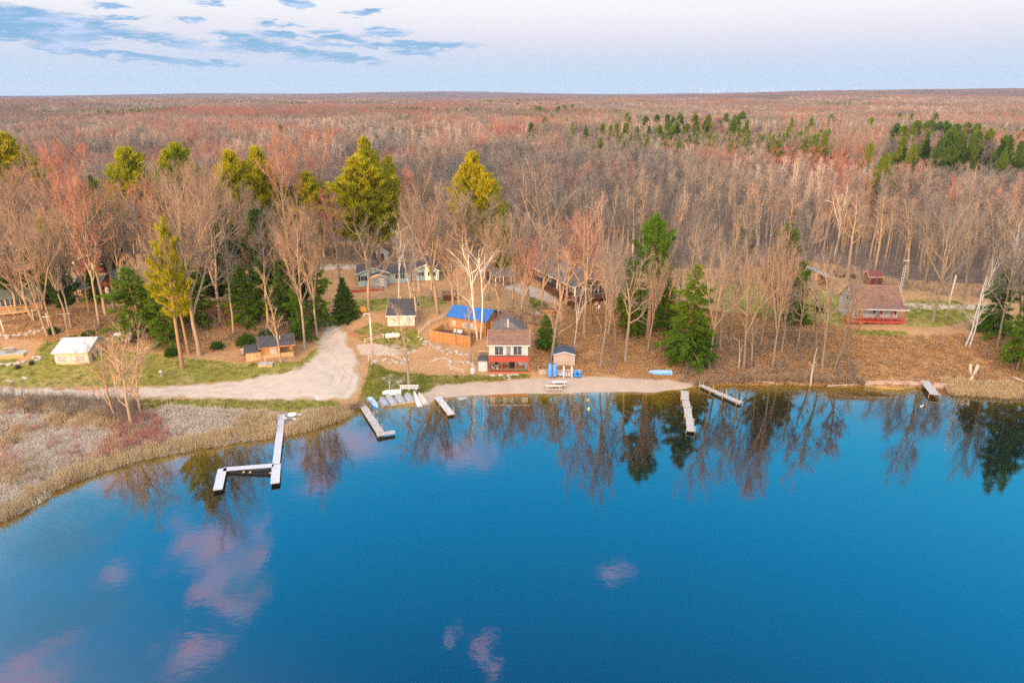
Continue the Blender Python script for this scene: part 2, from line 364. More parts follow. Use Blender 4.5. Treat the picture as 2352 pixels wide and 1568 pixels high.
M_BIRCH = plant_mat('white_birch_bark', [(0, (.66, .63, .58)), (1, (.58, .55, .50))], scale=3.5, vary=.22)
M_BTWIG = plant_mat('pale_birch_twigs', [(0, (.46, .38, .32)), (1, (.40, .34, .31))])
M_DEAD = plant_mat('weathered_dead_wood', [(0, (.58, .48, .36)), (1, (.48, .40, .32))], scale=2.0)
M_PBARK = plant_mat('pine_bark', [(0, (.34, .21, .13)), (1, (.28, .19, .13))], scale=2.0)
M_PINE = plant_mat('pine_needles', [(0, (.36, .36, .014)), (.5, (.42, .38, .012)), (1, (.28, .33, .016))], trans=.3, scale=.5, vary=.3)
M_FARPINE = plant_mat('dark_pine_needles', [(0, (.055, .12, .030)), (.5, (.09, .155, .025)), (1, (.14, .20, .02))], trans=.2, scale=.5, vary=.3)
M_HEM = plant_mat('hemlock_needles', [(0, (.085, .185, .012)), (.5, (.12, .21, .012)), (1, (.065, .165, .018))], trans=.2, scale=.6, vary=.3)
M_SPR = plant_mat('spruce_needles', [(0, (.08, .145, .02)), (1, (.06, .125, .02))], trans=.15, scale=.6, vary=.3)
M_OAKLEAF = plant_mat('dry_oak_leaves', [(0, (.52, .30, .12)), (1, (.46, .25, .12))], trans=.2)
M_BUSH = plant_mat('green_bush_leaves', [(0, (.05, .12, .012)), (1, (.07, .14, .015))], trans=.2)

# ------------------------------------------------------------------ tree generators (arrays, so they serve single trees and wooded patches alike)
def nrm(a): return a/(np.linalg.norm(a, axis=-1, keepdims=True) + 1e-9)
def tubes_np(lines):
    """lines: (pts Nx3, radii N, sides) -> verts, quads"""
    VV, QQ, off = [], [], 0
    for pts, rad, n in lines:
        d = np.gradient(pts, axis=0); d = nrm(d)
        ref = np.where(np.abs(d[:, 2:3]) > .9, np.array([[1., 0, 0]]), np.array([[0, 0, 1.]]))
        a = nrm(np.cross(d, ref)); b = np.cross(d, a)
        th = np.arange(n)*2*math.pi/n
        ring = pts[:, None] + rad[:, None, None]*(a[:, None]*np.cos(th)[None, :, None] + b[:, None]*np.sin(th)[None, :, None])
        k = len(pts); idx = np.arange(k*n).reshape(k, n) + off
        q = np.stack((idx[:-1], np.roll(idx[:-1], -1, 1), np.roll(idx[1:], -1, 1), idx[1:]), -1).reshape(-1, 4)
        VV.append(ring.reshape(-1, 3)); QQ.append(q); off += k*n
    return np.concatenate(VV), np.concatenate(QQ)
def limb(rng, p, d, L, n, up=.1, wob=.12):
    pts = [np.array(p, float)]; d = np.array(d, float)
    for _ in range(n):
        d = d + rng.normal(0, wob, 3) + np.array([0, 0, up]); d = d/np.linalg.norm(d)
        pts.append(pts[-1] + d*L/n)
    return np.array(pts)
def around(rng, d, ang, phi):
    d = d/np.linalg.norm(d); r = np.array([1., 0, 0]) if abs(d[0]) < .8 else np.array([0, 1., 0])
    a = np.cross(d, r); a /= np.linalg.norm(a); b = np.cross(d, a)
    return d*math.cos(ang) + (a*math.cos(phi) + b*math.sin(phi))*math.sin(ang)
def at_t(pts, t):
    k = len(pts)-1; f = min(t*k, k-1e-6); i = int(f); return pts[i] + (pts[i+1]-pts[i])*(f-i), pts[i+1]-pts[i]
def twigs(rng, carriers, per, L, w, up=.25, sub=2, spread=.8):
    """fine twigs as slim triangles along the carrier branches"""
    S, D = [], []
    for pts in carriers:
        n = max(2, int(per*np.linalg.norm(pts[-1]-pts[0])))
        k = len(pts)-1
        f = np.clip(rng.uniform(.12, 1.0, n)*k, 0, k-1e-6); i = f.astype(int); fr = (f-i)[:, None]
        S.append(pts[i] + (pts[i+1]-pts[i])*fr); D.append(nrm(pts[i+1]-pts[i]))
    S = np.concatenate(S); D = np.concatenate(D)
    def tri(S, D, L, w):
        d = nrm(D*.75 + nrm(rng.normal(size=S.shape))*spread + np.array([0, 0, up]))
        ll = L*rng.uniform(.5, 1.3, (len(S), 1)); side = nrm(np.cross(d, rng.normal(size=S.shape)))*w/2
        return np.stack((S-side, S+side, S+d*ll), 1), d, ll
    A, d, ll = tri(S, D, L, w); out = [A]
    for _ in range(sub):
        B, _, _ = tri(S + d*ll*rng.uniform(.25, .85, (len(S), 1)), d, L*.6, w*.75); out.append(B)
    X = np.concatenate(out); return X.reshape(-1, 3), np.arange(len(X)*3).reshape(-1, 3)
def bare_tree(seed, H=20., W=9., fork=.35, form='maple', dens=1.0, tw=.026, nl=11, r0=.37, lod=0):
    """returns (trunk verts, quads), (crown verts, quads, tris)"""
    rng = np.random.default_rng(seed); tr, cr, carriers = [], [], []
    lean = rng.normal(0, .03, 3); lean[2] = 1
    top = limb(rng, (0, 0, -.4), lean, H*.93, 9, .02, .045 if form != 'oak' else .09)
    rad = r0*np.linspace(1, .13, 10)**1.1; rad[0] *= 1.35
    stems = [(top, rad)]
    if form in ('maple', 'oak', 'vase'):
        nst = rng.integers(1, 3) if form != 'vase' else 3
        for _ in range(nst):
            p, d = at_t(top, rng.uniform(fork*.75, fork*1.2))
            st = limb(rng, p, around(rng, d, rng.uniform(.35, .6), rng.uniform(0, 6.28)), H*(.95-fork)*rng.uniform(.78, .98), 7, .07, .07)
            stems.append((st, r0*.62*np.linspace(1, .15, 8)))
    sides = 7 if lod == 0 else (5 if lod == 1 else 3)
    for pts, r in stems: tr.append((pts, r, sides))
    for si, (pts, r) in enumerate(stems):
        n = nl if si == 0 else max(4, int(nl*.6))
        lo = fork if si == 0 else .25
        for k in range(n):
            t = lo + (.96-lo)*((k + rng.uniform(0, .9))/n)
            p, d = at_t(pts, t); hh = 1-(t-lo)/(1-lo)
            if form == 'tall': L = W*.5*(.45+.75*hh)*rng.uniform(.7, 1.1); an = rng.uniform(.45, .75); up = .16
            elif form == 'oak': L = W*.62*(.5+.6*hh)*rng.uniform(.7, 1.1); an = rng.uniform(.8, 1.25); up = .07
            else: L = W*.62*(.5+.7*math.sqrt(hh))*rng.uniform(.75, 1.1); an = rng.uniform(.55, .95); up = .07
            b1 = limb(rng, p, around(rng, d, an, k*2.4 + rng.uniform(-.5, .5)), L, 6, up, .10 if form != 'oak' else .2)
            rr = np.interp(t, np.linspace(0, 1, len(r)), r)*.68
            (tr if lod == 0 else cr).append((b1, np.maximum(rr*np.linspace(1, .2, 7), .04), 5 if lod == 0 else 3)); carriers.append(b1[3:])
            if lod > 1: continue
            for j in range(int(5 + L*.9)):
                t2 = rng.uniform(.22, .97); p2, d2 = at_t(b1, t2)
                b2 = limb(rng, p2, around(rng, d2, rng.uniform(.4, .8), rng.uniform(0, 6.28)), L*.5*(1.15-t2)*rng.uniform(.7, 1.3) + .5, 4, .12, .13)
                cr.append((b2, np.maximum(rr*.42*np.linspace(1, .35, 5), .018), 3)); carriers.append(b2)
    tv = tubes_np(tr)
    tV, tT = twigs(rng, carriers, 3.4*dens if lod < 2 else 2.6*dens, 1.15 if lod < 2 else 1.7, tw, sub=3 if lod == 0 else 2)
    if cr:
        cv, cq = tubes_np(cr); return tv, (np.concatenate((cv, tV)), cq, tT + len(cv))
    return tv, (tV, np.zeros((0, 4), int), tT)
def tufts(rng, Cn, Dn, n, L, w, up=.35, spread=.75):
    """needle sprays: slim triangles fanned from each centre along its branch"""
    S = np.repeat(Cn, n, 0); D = np.repeat(Dn, n, 0)
    S = S + rng.normal(0, .14, S.shape)
    d = nrm(D*.8 + nrm(rng.normal(size=S.shape))*spread + np.array([0, 0, up]))
    ll = L*rng.uniform(.6, 1.25, (len(S), 1)); side = nrm(np.cross(d, rng.normal(size=S.shape)))*w/2
    X = np.stack((S-side, S+side, S+d*ll), 1); return X.reshape(-1, 3), np.arange(len(X)*3).reshape(-1, 3)
def conifer(seed, H=20., W=7., base=.3, form='pine', nw=20, nb=6, tn=9, tl=.62, tw=.16, r0=.24, step=.5):
    rng = np.random.default_rng(seed); lean = rng.normal(0, .02, 3); lean[2] = 1
    top = limb(rng, (0, 0, -.4), lean, H*.99, 8, 0, .015); rad = r0*np.linspace(1, .12, 9); rad[0] *= 1.25
    tr = [(top, rad, 7)]; cs, ds, br = [], [], []
    for k in range(nw):
        t = base + (.985-base)*(k + rng.uniform(-.2, .2))/(nw-1); t = min(max(t, base*.9), .985); s = max(0.0, (t-base)/(1-base))
        p, d = at_t(top, t)
        if form == 'pine': prof = (1-s**1.7)**.75*(.6+.4*min(1, s*3+.2))*(.72 + .5*rng.random()); dr, up = .04, .10
        elif form == 'red': prof = max(.15, math.sin(math.pi*min(1, .22+s*.80)))*.95; dr, up = .05, .12
        elif form == 'hemlock': prof = (1-s)**.62*(.55 + .6*rng.random()); dr, up = -.12, -.02
        else: prof = (1-s)**.95; dr, up = -.05, .02
        phi0 = rng.uniform(0, 6.28)
        for j in range(nb):
            if form != 'spruce' and rng.random() < (.14 if form != 'hemlock' else .22): continue
            L = max(.35, W*.5*prof*rng.uniform(.62, 1.12)); ph = phi0 + j*6.283/nb + rng.uniform(-.3, .3)
            el_ = .25 + .75*s if form in ('pine', 'red') else (-.18 + .7*s)
            b = limb(rng, p, (math.cos(ph)*math.cos(el_), math.sin(ph)*math.cos(el_), math.sin(el_)+dr), L, 4, up, .07)
            br.append((b, np.maximum(.055*np.linspace(1, .2, 5)*(L/3), .012), 3))
            m = max(2, int(L/step)); tt = np.linspace(.25 if form != 'red' else .5, 1, m)
            lat = nrm(np.cross(b[-1]-b[0], [0, 0, 1.]))
            for q in tt:
                c, dd = at_t(b, q); dd = dd/np.linalg.norm(dd)
                wdt = .32*L*(1.1-q)
                cs.append(c + lat*rng.uniform(-1, 1)*wdt*.5); ds.append(dd)
                if L > 1.2: cs.append(c + lat*rng.choice((-1, 1))*wdt); ds.append(dd + lat*.4)
    cs.append(top[-1]); ds.append(np.array([0, 0, 1.])); cs.append(top[-1]*[1, 1, .985]); ds.append(np.array([0, 0, 1.]))
    up = .45 if form in ('pine', 'red') else -.05
    V, T = tufts(rng, np.array(cs), np.array(ds), tn, tl, tw, up, .85 if form == 'red' else .7)
    bv, bq = tubes_np(br); return tubes_np(tr), (bv, bq), (V, T)
def snag(seed, H=8., r0=.2, nl=6, L=2.5, twg=0):
    rng = np.random.default_rng(seed); top = limb(rng, (0, 0, -.3), (rng.normal(0, .06), rng.normal(0, .04), 1), H, 8, .02, .06)
    ln = [(top, r0*np.linspace(1, .22, 9), 7)]; car = []
    for k in range(nl):
        p, d = at_t(top, rng.uniform(.35, .95)); b = limb(rng, p, around(rng, d, rng.uniform(.5, 1.0), rng.uniform(0, 6.28)), L*rng.uniform(.5, 1.2), 5, .10, .16)
        ln.append((b, r0*.4*np.linspace(1, .2, 6), 5)); car.append(b)
        for j in range(2):
            p2, d2 = at_t(b, rng.uniform(.3, .9)); b2 = limb(rng, p2, around(rng, d2, rng.uniform(.4, .9), rng.uniform(0, 6.28)), L*.4, 3, .08, .15); ln.append((b2, r0*.18*np.linspace(1, .3, 4), 3)); car.append(b2)
    return tubes_np(ln), (twigs(rng, car, twg, .8, .022) if twg else None)

# ---- kinds of tree: (trunk mesh, crown mesh), each 20 units tall, kept for copying
KIND = {}
def bare_kind(name, seeds, crown_mat=None, trunk_mat=None, **k):
    KIND[name] = []
    for s in seeds:
        t, c = bare_tree(s, **k)
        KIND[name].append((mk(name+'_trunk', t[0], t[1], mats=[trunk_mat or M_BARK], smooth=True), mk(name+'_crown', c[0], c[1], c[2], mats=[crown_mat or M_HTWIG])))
def con_kind(name, seeds, nm, **k):
    KIND[name] = []
    for s in seeds:
        t, b, f = conifer(s, **k)
        V = np.concatenate((b[0], f[0]))
        KIND[name].append((mk(name+'_trunk', t[0], t[1], mats=[M_PBARK], smooth=True),
                           mk(name+'_crown', V, b[1], f[1]+len(b[0]), mats=[M_PBARK, nm], mq=np.zeros(len(b[1])), mt=np.ones(len(f[1])))))
bare_kind('maple', (1, 2, 3), W=11, fork=.33, form='maple', tw=.026, dens=.85)
bare_kind('vase', (4, 5), W=12, fork=.28, form='vase', tw=.026, dens=.85)
bare_kind('redmaple', (6, 18), crown_mat=M_REDTWIG, W=11, fork=.36, form='maple', tw=.032, dens=1.1)
bare_kind('oak', (7, 8), W=13, fork=.32, form='oak', tw=.026, r0=.42, dens=.7)
bare_kind('forest', (9, 10, 11, 12), crown_mat=M_TWIG, W=5.6, fork=.42, form='tall', tw=.026, nl=14, r0=.25, dens=.85)
bare_kind('birch', (13, 14), crown_mat=M_BTWIG, trunk_mat=M_BIRCH, W=6.5, fork=.38, form='maple', tw=.022, nl=8, r0=.26, dens=.4)
bare_kind('sapling', (15, 16), crown_mat=M_TANTWIG, W=5.5, fork=.22, form='tall', tw=.026, nl=12, r0=.24, dens=.7)
bare_kind('willow', (19, 20, 33), crown_mat=M_TANTWIG, trunk_mat=M_TANTWIG, W=15, fork=.25, form='oak', tw=.024, nl=9, r0=.38, dens=.4)
bare_kind('leafoak', (17,), crown_mat=M_OAKLEAF, W=9, fork=.2, form='oak', tw=.10, r0=.28, dens=.55, nl=10)
con_kind('pine', (21, 22, 23), M_PINE, W=12.5, base=.2, form='pine', nw=19, nb=8, tn=11, tl=.95, tw=.22, r0=.34)
con_kind('farpine', (24, 25), M_FARPINE, W=9.5, base=.18, form='pine', nw=17, nb=7, tn=9, tl=1.0, tw=.25)
con_kind('redpine', (26, 27), M_PINE, W=8.5, base=.36, form='red', nw=11, nb=6, tn=16, tl=.7, tw=.11, r0=.34)
con_kind('greenpine', (34,), M_HEM, W=7.5, base=.55, form='red', nw=11, nb=7, tn=14, tl=.7, tw=.12, r0=.36)
con_kind('hemlock', (28, 29, 30), M_HEM, W=11.5, base=.12, form='hemlock', nw=19, nb=7, tn=10, tl=.85, tw=.2)
con_kind('spruce', (31,), M_SPR, W=12, base=.02, form='spruce', nw=26, nb=12, tn=9, tl=.8, tw=.18)
KW = {}
for _k, _v in KIND.items():
    _q = []
    for _t, _c in _v:
        _a = np.empty(len(_c.vertices)*3, np.float32); _c.vertices.foreach_get('co', _a); _a = _a.reshape(-1, 3); _q.append(2*np.percentile(np.hypot(_a[:, 0], _a[:, 1]), 93))
    KW[_k] = float(np.mean(_q))
NAMES = {'maple': 'bare_tree', 'vase': 'bare_tree', 'redmaple': 'bare_tree', 'oak': 'bare_tree', 'forest': 'bare_tree', 'birch': 'birch_tree', 'sapling': 'bare_tree', 'willow': 'willow_tree', 'leafoak': 'oak_tree', 'pine': 'pine_tree', 'farpine': 'pine_tree', 'redpine': 'pine_tree', 'greenpine': 'pine_tree', 'hemlock': 'hemlock_tree', 'spruce': 'spruce_tree'}
trng = random.Random(77)
def plant(kind, x, y, H, Wd, label, group=None, z=None, rz=None, var=None, cat='tree', tilt=(0, 0), cm_over=None):
    ms = KIND[kind]; tm, cm = ms[(var if var is not None else trng.randrange(len(ms))) % len(ms)]
    r = thing(NAMES[kind], label, cat, (x, y, T1(x, y) if z is None else z), trng.uniform(0, 6.28) if rz is None else rz, group)
    r.rotation_euler = (tilt[0], tilt[1], r.rotation_euler[2])
    s = H/20.; w = s if Wd is None else min(max(Wd/KW[kind], s*.55), s*1.9); r.scale = (w, w, s)
    link('trunk', tm, r); c_ = link('crown', cm, r)
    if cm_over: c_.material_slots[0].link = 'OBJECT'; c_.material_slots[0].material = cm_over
    return r
def plant_px(kind, u, vb, vt, wpx, label, group=None, **k):
    x, y, z = G(u, vb); H = zat(vt, y) - z; t = math.hypot(y, CAM_H - z)
    return plant(kind, x, y, H, None if wpx is None else wpx*t/F, label, group, z=z, **k)
def plant_top(kind, u, vt, wpx, label, group=None, H=25., Y=None, **k):
    """tree whose foot is hidden: set its distance from its height, or its height from its distance"""
    if Y is None:
        b = (vt-784)/F; Y = (CAM_H - 7 - H)/((SP + b*CP)/(CP - SP*b))
    t = Y/CP*.97; x = (u-1176)/F*(Y*CP + (CAM_H-20)*SP); z = T1(x, Y); H = zat(vt, Y) - z
    return plant(kind, x, Y, H, wpx*Y/F, label, group, z=z, **k)

# ------------------------------------------------------------------ ground
def ground_mat():
    m = bpy.data.materials.new('leaf_litter_ground'); m.use_nodes = True; N = NT(m.node_tree); b = N.n['Principled BSDF']
    co = N.new('ShaderNodeNewGeometry').outputs['Position']
    f1 = N.noise(co, .22, 5, .65); f2 = N.noise(co, 2.6, 5, .7); f3 = N.noise(co, 9, 3, .7)
    leaf = N.mix(N.maprange(f2, .3, .7), (.31, .17, .082, 1), (.46, .275, .13, 1))
    leaf = N.mix(N.m('MULTIPLY', N.maprange(f3, .45, .75), .7), leaf, (.62, .43, .25, 1))
    leaf = N.mix(N.m('MULTIPLY', N.maprange(f1, .48, .72), .6), leaf, (.22, .145, .09, 1))
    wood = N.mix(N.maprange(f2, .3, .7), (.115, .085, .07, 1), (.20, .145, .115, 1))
    grass = N.mix(N.maprange(f2, .3, .7), (.17, .185, .025, 1), (.27, .245, .055, 1))
    grass = N.mix(N.m('MULTIPLY', N.maprange(f1, .42, .7), .75), grass, (.36, .27, .115, 1))
    grass = N.mix(N.m('MULTIPLY', N.maprange(f3, .5, .8), .4), grass, (.42, .34, .17, 1))
    dirt = N.mix(N.maprange(f2, .3, .7), (.42, .33, .26, 1), (.54, .44, .35, 1))
    marsh = N.mix(N.maprange(f2, .3, .7), (.20, .15, .10, 1), (.38, .31, .23, 1))
    def A(n): return N.new('ShaderNodeAttribute', attribute_name=n).outputs['Fac']
    def edge(a, k): return N.maprange(N.m('ADD', a, N.m('MULTIPLY', N.m('SUBTRACT', N.noise(co, .9, 4, .7), .5), k)), .35, .65)
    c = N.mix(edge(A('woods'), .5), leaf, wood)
    c = N.mix(edge(A('marsh'), .6), c, marsh)
    c = N.mix(edge(A('lawn'), 1.1), c, grass)
    c = N.mix(edge(A('dirt'), .9), c, dirt)
    # wet rim and lake bed
    sp3 = N.new('ShaderNodeSeparateXYZ'); N.l.new(co, sp3.inputs[0])
    bed = N.mix(N.maprange(f1, .35, .7), (.40, .28, .05, 1), (.24, .165, .035, 1))
    c = N.mix(N.maprange(sp3.outputs[2], .02, .16), bed, c)
    N.put(b.inputs['Base Color'], c); b.inputs['Roughness'].default_value = .95; b.inputs['Specular IOR Level'].default_value = .1
    bp = N.new('ShaderNodeBump'); bp.inputs['Strength'].default_value = .7; bp.inputs['Distance'].default_value = .25
    N.put(bp.inputs['Height'], N.m('ADD', f2, N.m('MULTIPLY', f3, .5))); N.l.new(bp.outputs[0], b.inputs['Normal'])
    return m
def axis(lo, hi, step, far_lo, far_hi, gr=1.13):
    a = list(np.arange(lo, hi+1e-6, step)); d = step; x = a[-1]
    while x < far_hi: d *= gr; x += d; a.append(x)
    d = step; x = lo; b = []
    while x > far_lo: d *= gr; x -= d; b.append(x)
    return np.array(b[::-1] + a)
gx = axis(-135, 135, .75, -16000, 16000); gy = axis(60, 205, .75, -60, 20000)
gy = np.concatenate((np.array([-1200, -950, -800, -700, -640, -600, -570, -545, -530, -520] + list(range(-512, -396, 6)) + [-380, -340, -280, -200, -140, -100]), gy[gy > -75]))
X, Y_ = np.meshgrid(gx, gy); Z = terr(X, Y_)
nx_, ny_ = len(gx), len(gy); idx = np.arange(nx_*ny_).reshape(ny_, nx_)
Q = np.stack((idx[:-1, :-1], idx[:-1, 1:], idx[1:, 1:], idx[1:, :-1]), -1).reshape(-1, 4)
gme = mk('ground', np.stack((X, Y_, Z), -1).reshape(-1, 3), Q, mats=[ground_mat()], smooth=True)
pu, pv = proj(X.ravel(), Y_.ravel(), Z.ravel()); front = (Y_.ravel() > 30)
def pmask(polys, soft=10.):
    a = np.zeros(len(pu))
    for p in polys: a = np.maximum(a, sstep(-soft, soft, sdpoly(pu, pv, p)))
    return np.where(front, a, 0)
LAWN = [[(-400, 760), (0, 790), (60, 840), (110, 770), (250, 800), (420, 820), (560, 835), (690, 830), (735, 790), (745, 800), (690, 850), (560, 872), (400, 885), (0, 888), (-400, 880)],
        [(-400, 905), (300, 918), (640, 918), (780, 922), (790, 945), (700, 950), (600, 940), (400, 940), (300, 935)],
        [(820, 925), (838, 880), (850, 830), (905, 855), (1000, 862), (1100, 862), (1220, 860), (1215, 868), (1100, 876), (1000, 885), (975, 905), (880, 915), (830, 938)],
        [(815, 760), (860, 740), (905, 752), (960, 755), (980, 790), (930, 812), (870, 790), (825, 780)],
        [(1640, 640), (1790, 655), (1900, 660), (1950, 690), (1945, 745), (1880, 752), (1720, 735), (1640, 700)], [(2080, 690), (2200, 690), (2240, 715), (2230, 735), (2150, 752), (2085, 750)], [(1940, 755), (2085, 762), (2080, 775), (1950, 770)],
        [(1210, 680), (1250, 690), (1262, 715), (1225, 712)], [(780, 690), (1000, 680), (1040, 700), (880, 715), (790, 715)]]
DIRT = [[(815, 790), (905, 790), (960, 805), (930, 815), (830, 815)], [(870, 870), (900, 858), (950, 875), (900, 895)], [(1155, 660), (1200, 648), (1260, 672), (1290, 700), (1240, 690)], [(2080, 695), (2260, 700), (2260, 712), (2080, 708)], [(1820, 655), (1880, 655), (1870, 675), (1810, 680)]]
MARSH = [[(-400, 925), (0, 920), (300, 935), (500, 940), (800, 940), (800, 1000), (560, 1030), (300, 1090), (0, 1220), (-400, 1300)]]
lawn = pmask(LAWN, 9); dirt = pmask(DIRT, 8); marsh = pmask(MARSH, 8)
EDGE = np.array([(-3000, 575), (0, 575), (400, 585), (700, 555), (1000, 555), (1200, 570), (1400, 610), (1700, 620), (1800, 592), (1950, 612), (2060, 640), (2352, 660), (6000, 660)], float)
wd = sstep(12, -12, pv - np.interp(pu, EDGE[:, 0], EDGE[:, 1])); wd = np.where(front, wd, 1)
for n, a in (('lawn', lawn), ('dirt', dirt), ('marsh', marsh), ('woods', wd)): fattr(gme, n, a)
ground = tag(link('ground', gme), kind='structure')

# ---- sheets laid on the ground
def sheet(name, poly, m, lift=.05, ragged=.5, res=.5, soft=.8):
    poly = np.array(poly, float); w = np.array([G(u, v)[:2] for u, v in poly])
    xs = np.arange(w[:, 0].min()-2, w[:, 0].max()+2, res); ys = np.arange(w[:, 1].min()-2, w[:, 1].max()+2, res)
    x, y = np.meshgrid(xs, ys); d = sdpoly(x, y, w) + ragged*2*(vnoise(x, y, .55, 21) - .5) + ragged*(vnoise(x, y, 1.7, 22) - .5)
    z = terr(x, y) + lift*np.clip(d/soft, -1.6, 1)
    k = d > -1.4; q = k[:-1, :-1] | k[:-1, 1:] | k[1:, 1:] | k[1:, :-1]
    i = np.arange(x.size).reshape(x.shape); Qs = np.stack((i[:-1, :-1], i[:-1, 1:], i[1:, 1:], i[1:, :-1]), -1)[q]
    us, inv = np.unique(Qs, return_inverse=True)
    me = mk(name, np.stack((x, y, z), -1).reshape(-1, 3)[us], inv.reshape(-1, 4), mats=[m], smooth=True)
    fattr(me, 'inset', d.ravel()[us]); return tag(link(name, me), kind='structure')
def sand_mat(name, a, b2, ruts=False):
    m = bpy.data.materials.new(name); m.use_nodes = True; N = NT(m.node_tree); b = N.n['Principled BSDF']
    co = N.new('ShaderNodeNewGeometry').outputs['Position']
    f = N.noise(co, .5, 5, .65); g = N.noise(co, 6, 4, .7)
    c = N.mix(N.maprange(f, .3, .7), col4(a), col4(b2)); c = N.mix(N.m('MULTIPLY', N.maprange(g, .5, .8), .35), c, col4(tuple(q*.6 for q in b2)))
    if ruts:
        dd = N.new('ShaderNodeAttribute', attribute_name='inset').outputs['Fac']
        wv = N.m('ADD', dd, N.m('MULTIPLY', N.m('SUBTRACT', N.noise(co, .25, 3, .6), .5), 1.6))
        r = N.m('SINE', N.m('MULTIPLY', wv, 3.6)); r2 = N.m('SINE', N.m('MULTIPLY', wv, 8.3))
        k = N.m('MULTIPLY', N.maprange(r, .2, .95), N.maprange(N.noise(co, .12, 3, .6), .40, .62))
        c = N.mix(N.m('MULTIPLY', k, .32), c, col4(tuple(q*.6 for q in b2)))
        c = N.mix(N.m('MULTIPLY', N.maprange(r2, .5, 1.0), .12), c, col4(tuple(q*.6 for q in b2)))
        c = N.mix(N.m('MULTIPLY', N.maprange(N.m('ADD', dd, N.m('MULTIPLY', N.m('SUBTRACT', g, .5), 1.2)), .9, .0), .75), c, (.30, .23, .11, 1))
    N.put(b.inputs['Base Color'], c); b.inputs['Roughness'].default_value = .95; b.inputs['Specular IOR Level'].default_value = .1
    bp = N.new('ShaderNodeBump'); bp.inputs['Strength'].default_value = .5; bp.inputs['Distance'].default_value = .08
    N.put(bp.inputs['Height'], N.m('ADD', g, f)); N.l.new(bp.outputs[0], b.inputs['Normal']); return m
M_ROAD = sand_mat('packed_gravel', (.52, .43, .355), (.44, .365, .30), True)
M_SAND = sand_mat('beach_sand', (.42, .33, .265), (.36, .28, .225))
sheet('road', [(-420, 862), (-200, 878), (0, 889), (150, 893), (300, 890), (430, 884), (550, 874), (650, 854), (710, 828), (735, 784), (737, 755), (732, 735), (726, 712), (756, 712), (772, 734), (786, 752), (800, 776), (820, 828), (831, 865), (830, 890), (800, 918), (740, 919), (640, 919), (500, 917), (350, 914), (200, 916), (0, 908), (-200, 900), (-420, 885)], M_ROAD, ragged=.7)
sheet('side_road', [(640, 612), (760, 606), (850, 608), (850, 616), (760, 620), (640, 622)], M_ROAD, res=.8)
sheet('beach', [(960, 905), (1010, 880), (1100, 877), (1220, 869), (1330, 866), (1420, 866), (1500, 868), (1570, 872), (1600, 880), (1590, 888), (1560, 896), (1500, 905), (1300, 907), (1130, 910), (1060, 913), (1000, 922), (985, 930)], M_SAND, ragged=.5)
def water_mat():
    m = bpy.data.materials.new('lake_water'); m.use_nodes = True; N = NT(m.node_tree); N.n.remove(N.n['Principled BSDF'])
    co = N.new('ShaderNodeNewGeometry').outputs['Position']
    mp = N.new('ShaderNodeMapping'); mp.inputs['Scale'].default_value = (1.0, 1.6, 1); N.l.new(co, mp.inputs[0])
    h = N.m('ADD', N.noise(mp.outputs[0], .9, 3, .5), N.m('MULTIPLY', N.noise(mp.outputs[0], 4.0, 2, .5), .25))
    bp = N.new('ShaderNodeBump'); bp.inputs['Strength'].default_value = .016; bp.inputs['Distance'].default_value = .25; N.put(bp.inputs['Height'], h)
    gl = N.new('ShaderNodeBsdfGlossy'); gl.inputs['Roughness'].default_value = .02; N.l.new(bp.outputs[0], gl.inputs['Normal']); gl.inputs['Color'].default_value = (.88, .95, 1, 1)
    at = N.new('ShaderNodeAttribute', attribute_name='shallow').outputs['Fac']
    tr = N.new('ShaderNodeBsdfTransparent'); tr.inputs[0].default_value = (.86, .80, .50, 1)
    df = N.new('ShaderNodeBsdfDiffuse'); df.inputs[0].default_value = (.0012, .008, .013, 1)
    body = N.new('ShaderNodeMixShader'); N.put(body.inputs[0], at); N.l.new(df.outputs[0], body.inputs[1]); N.l.new(tr.outputs[0], body.inputs[2])
    lw = N.new('ShaderNodeLayerWeight'); lw.inputs['Blend'].default_value = .5; N.l.new(bp.outputs[0], lw.inputs['Normal'])
    k = N.maprange(lw.outputs['Facing'], .15, .75, .17, .31, 'LINEAR')
    mx = N.new('ShaderNodeMixShader'); N.put(mx.inputs[0], k); N.l.new(body.outputs[0], mx.inputs[1]); N.l.new(gl.outputs[0], mx.inputs[2])
    N.l.new(mx.outputs[0], N.n['Material Output'].inputs[0]); return m
wx = axis(-70, 110, 1.0, -1500, 1500, 1.25); wy = axis(40, 118, 1.0, -450, 125, 1.25)
wX, wY = np.meshgrid(wx, wy); i = np.arange(wX.size).reshape(wX.shape)
wme = mk('lake_water', np.stack((wX, wY, wX*0), -1).reshape(-1, 3), np.stack((i[:-1, :-1], i[:-1, 1:], i[1:, 1:], i[1:, :-1]), -1).reshape(-1, 4), mats=[water_mat()])
fattr(wme, 'shallow', np.clip(np.exp(terr(wX, wY).ravel()/1.5), 0, 1))
tag(link('lake_water', wme), kind='structure')
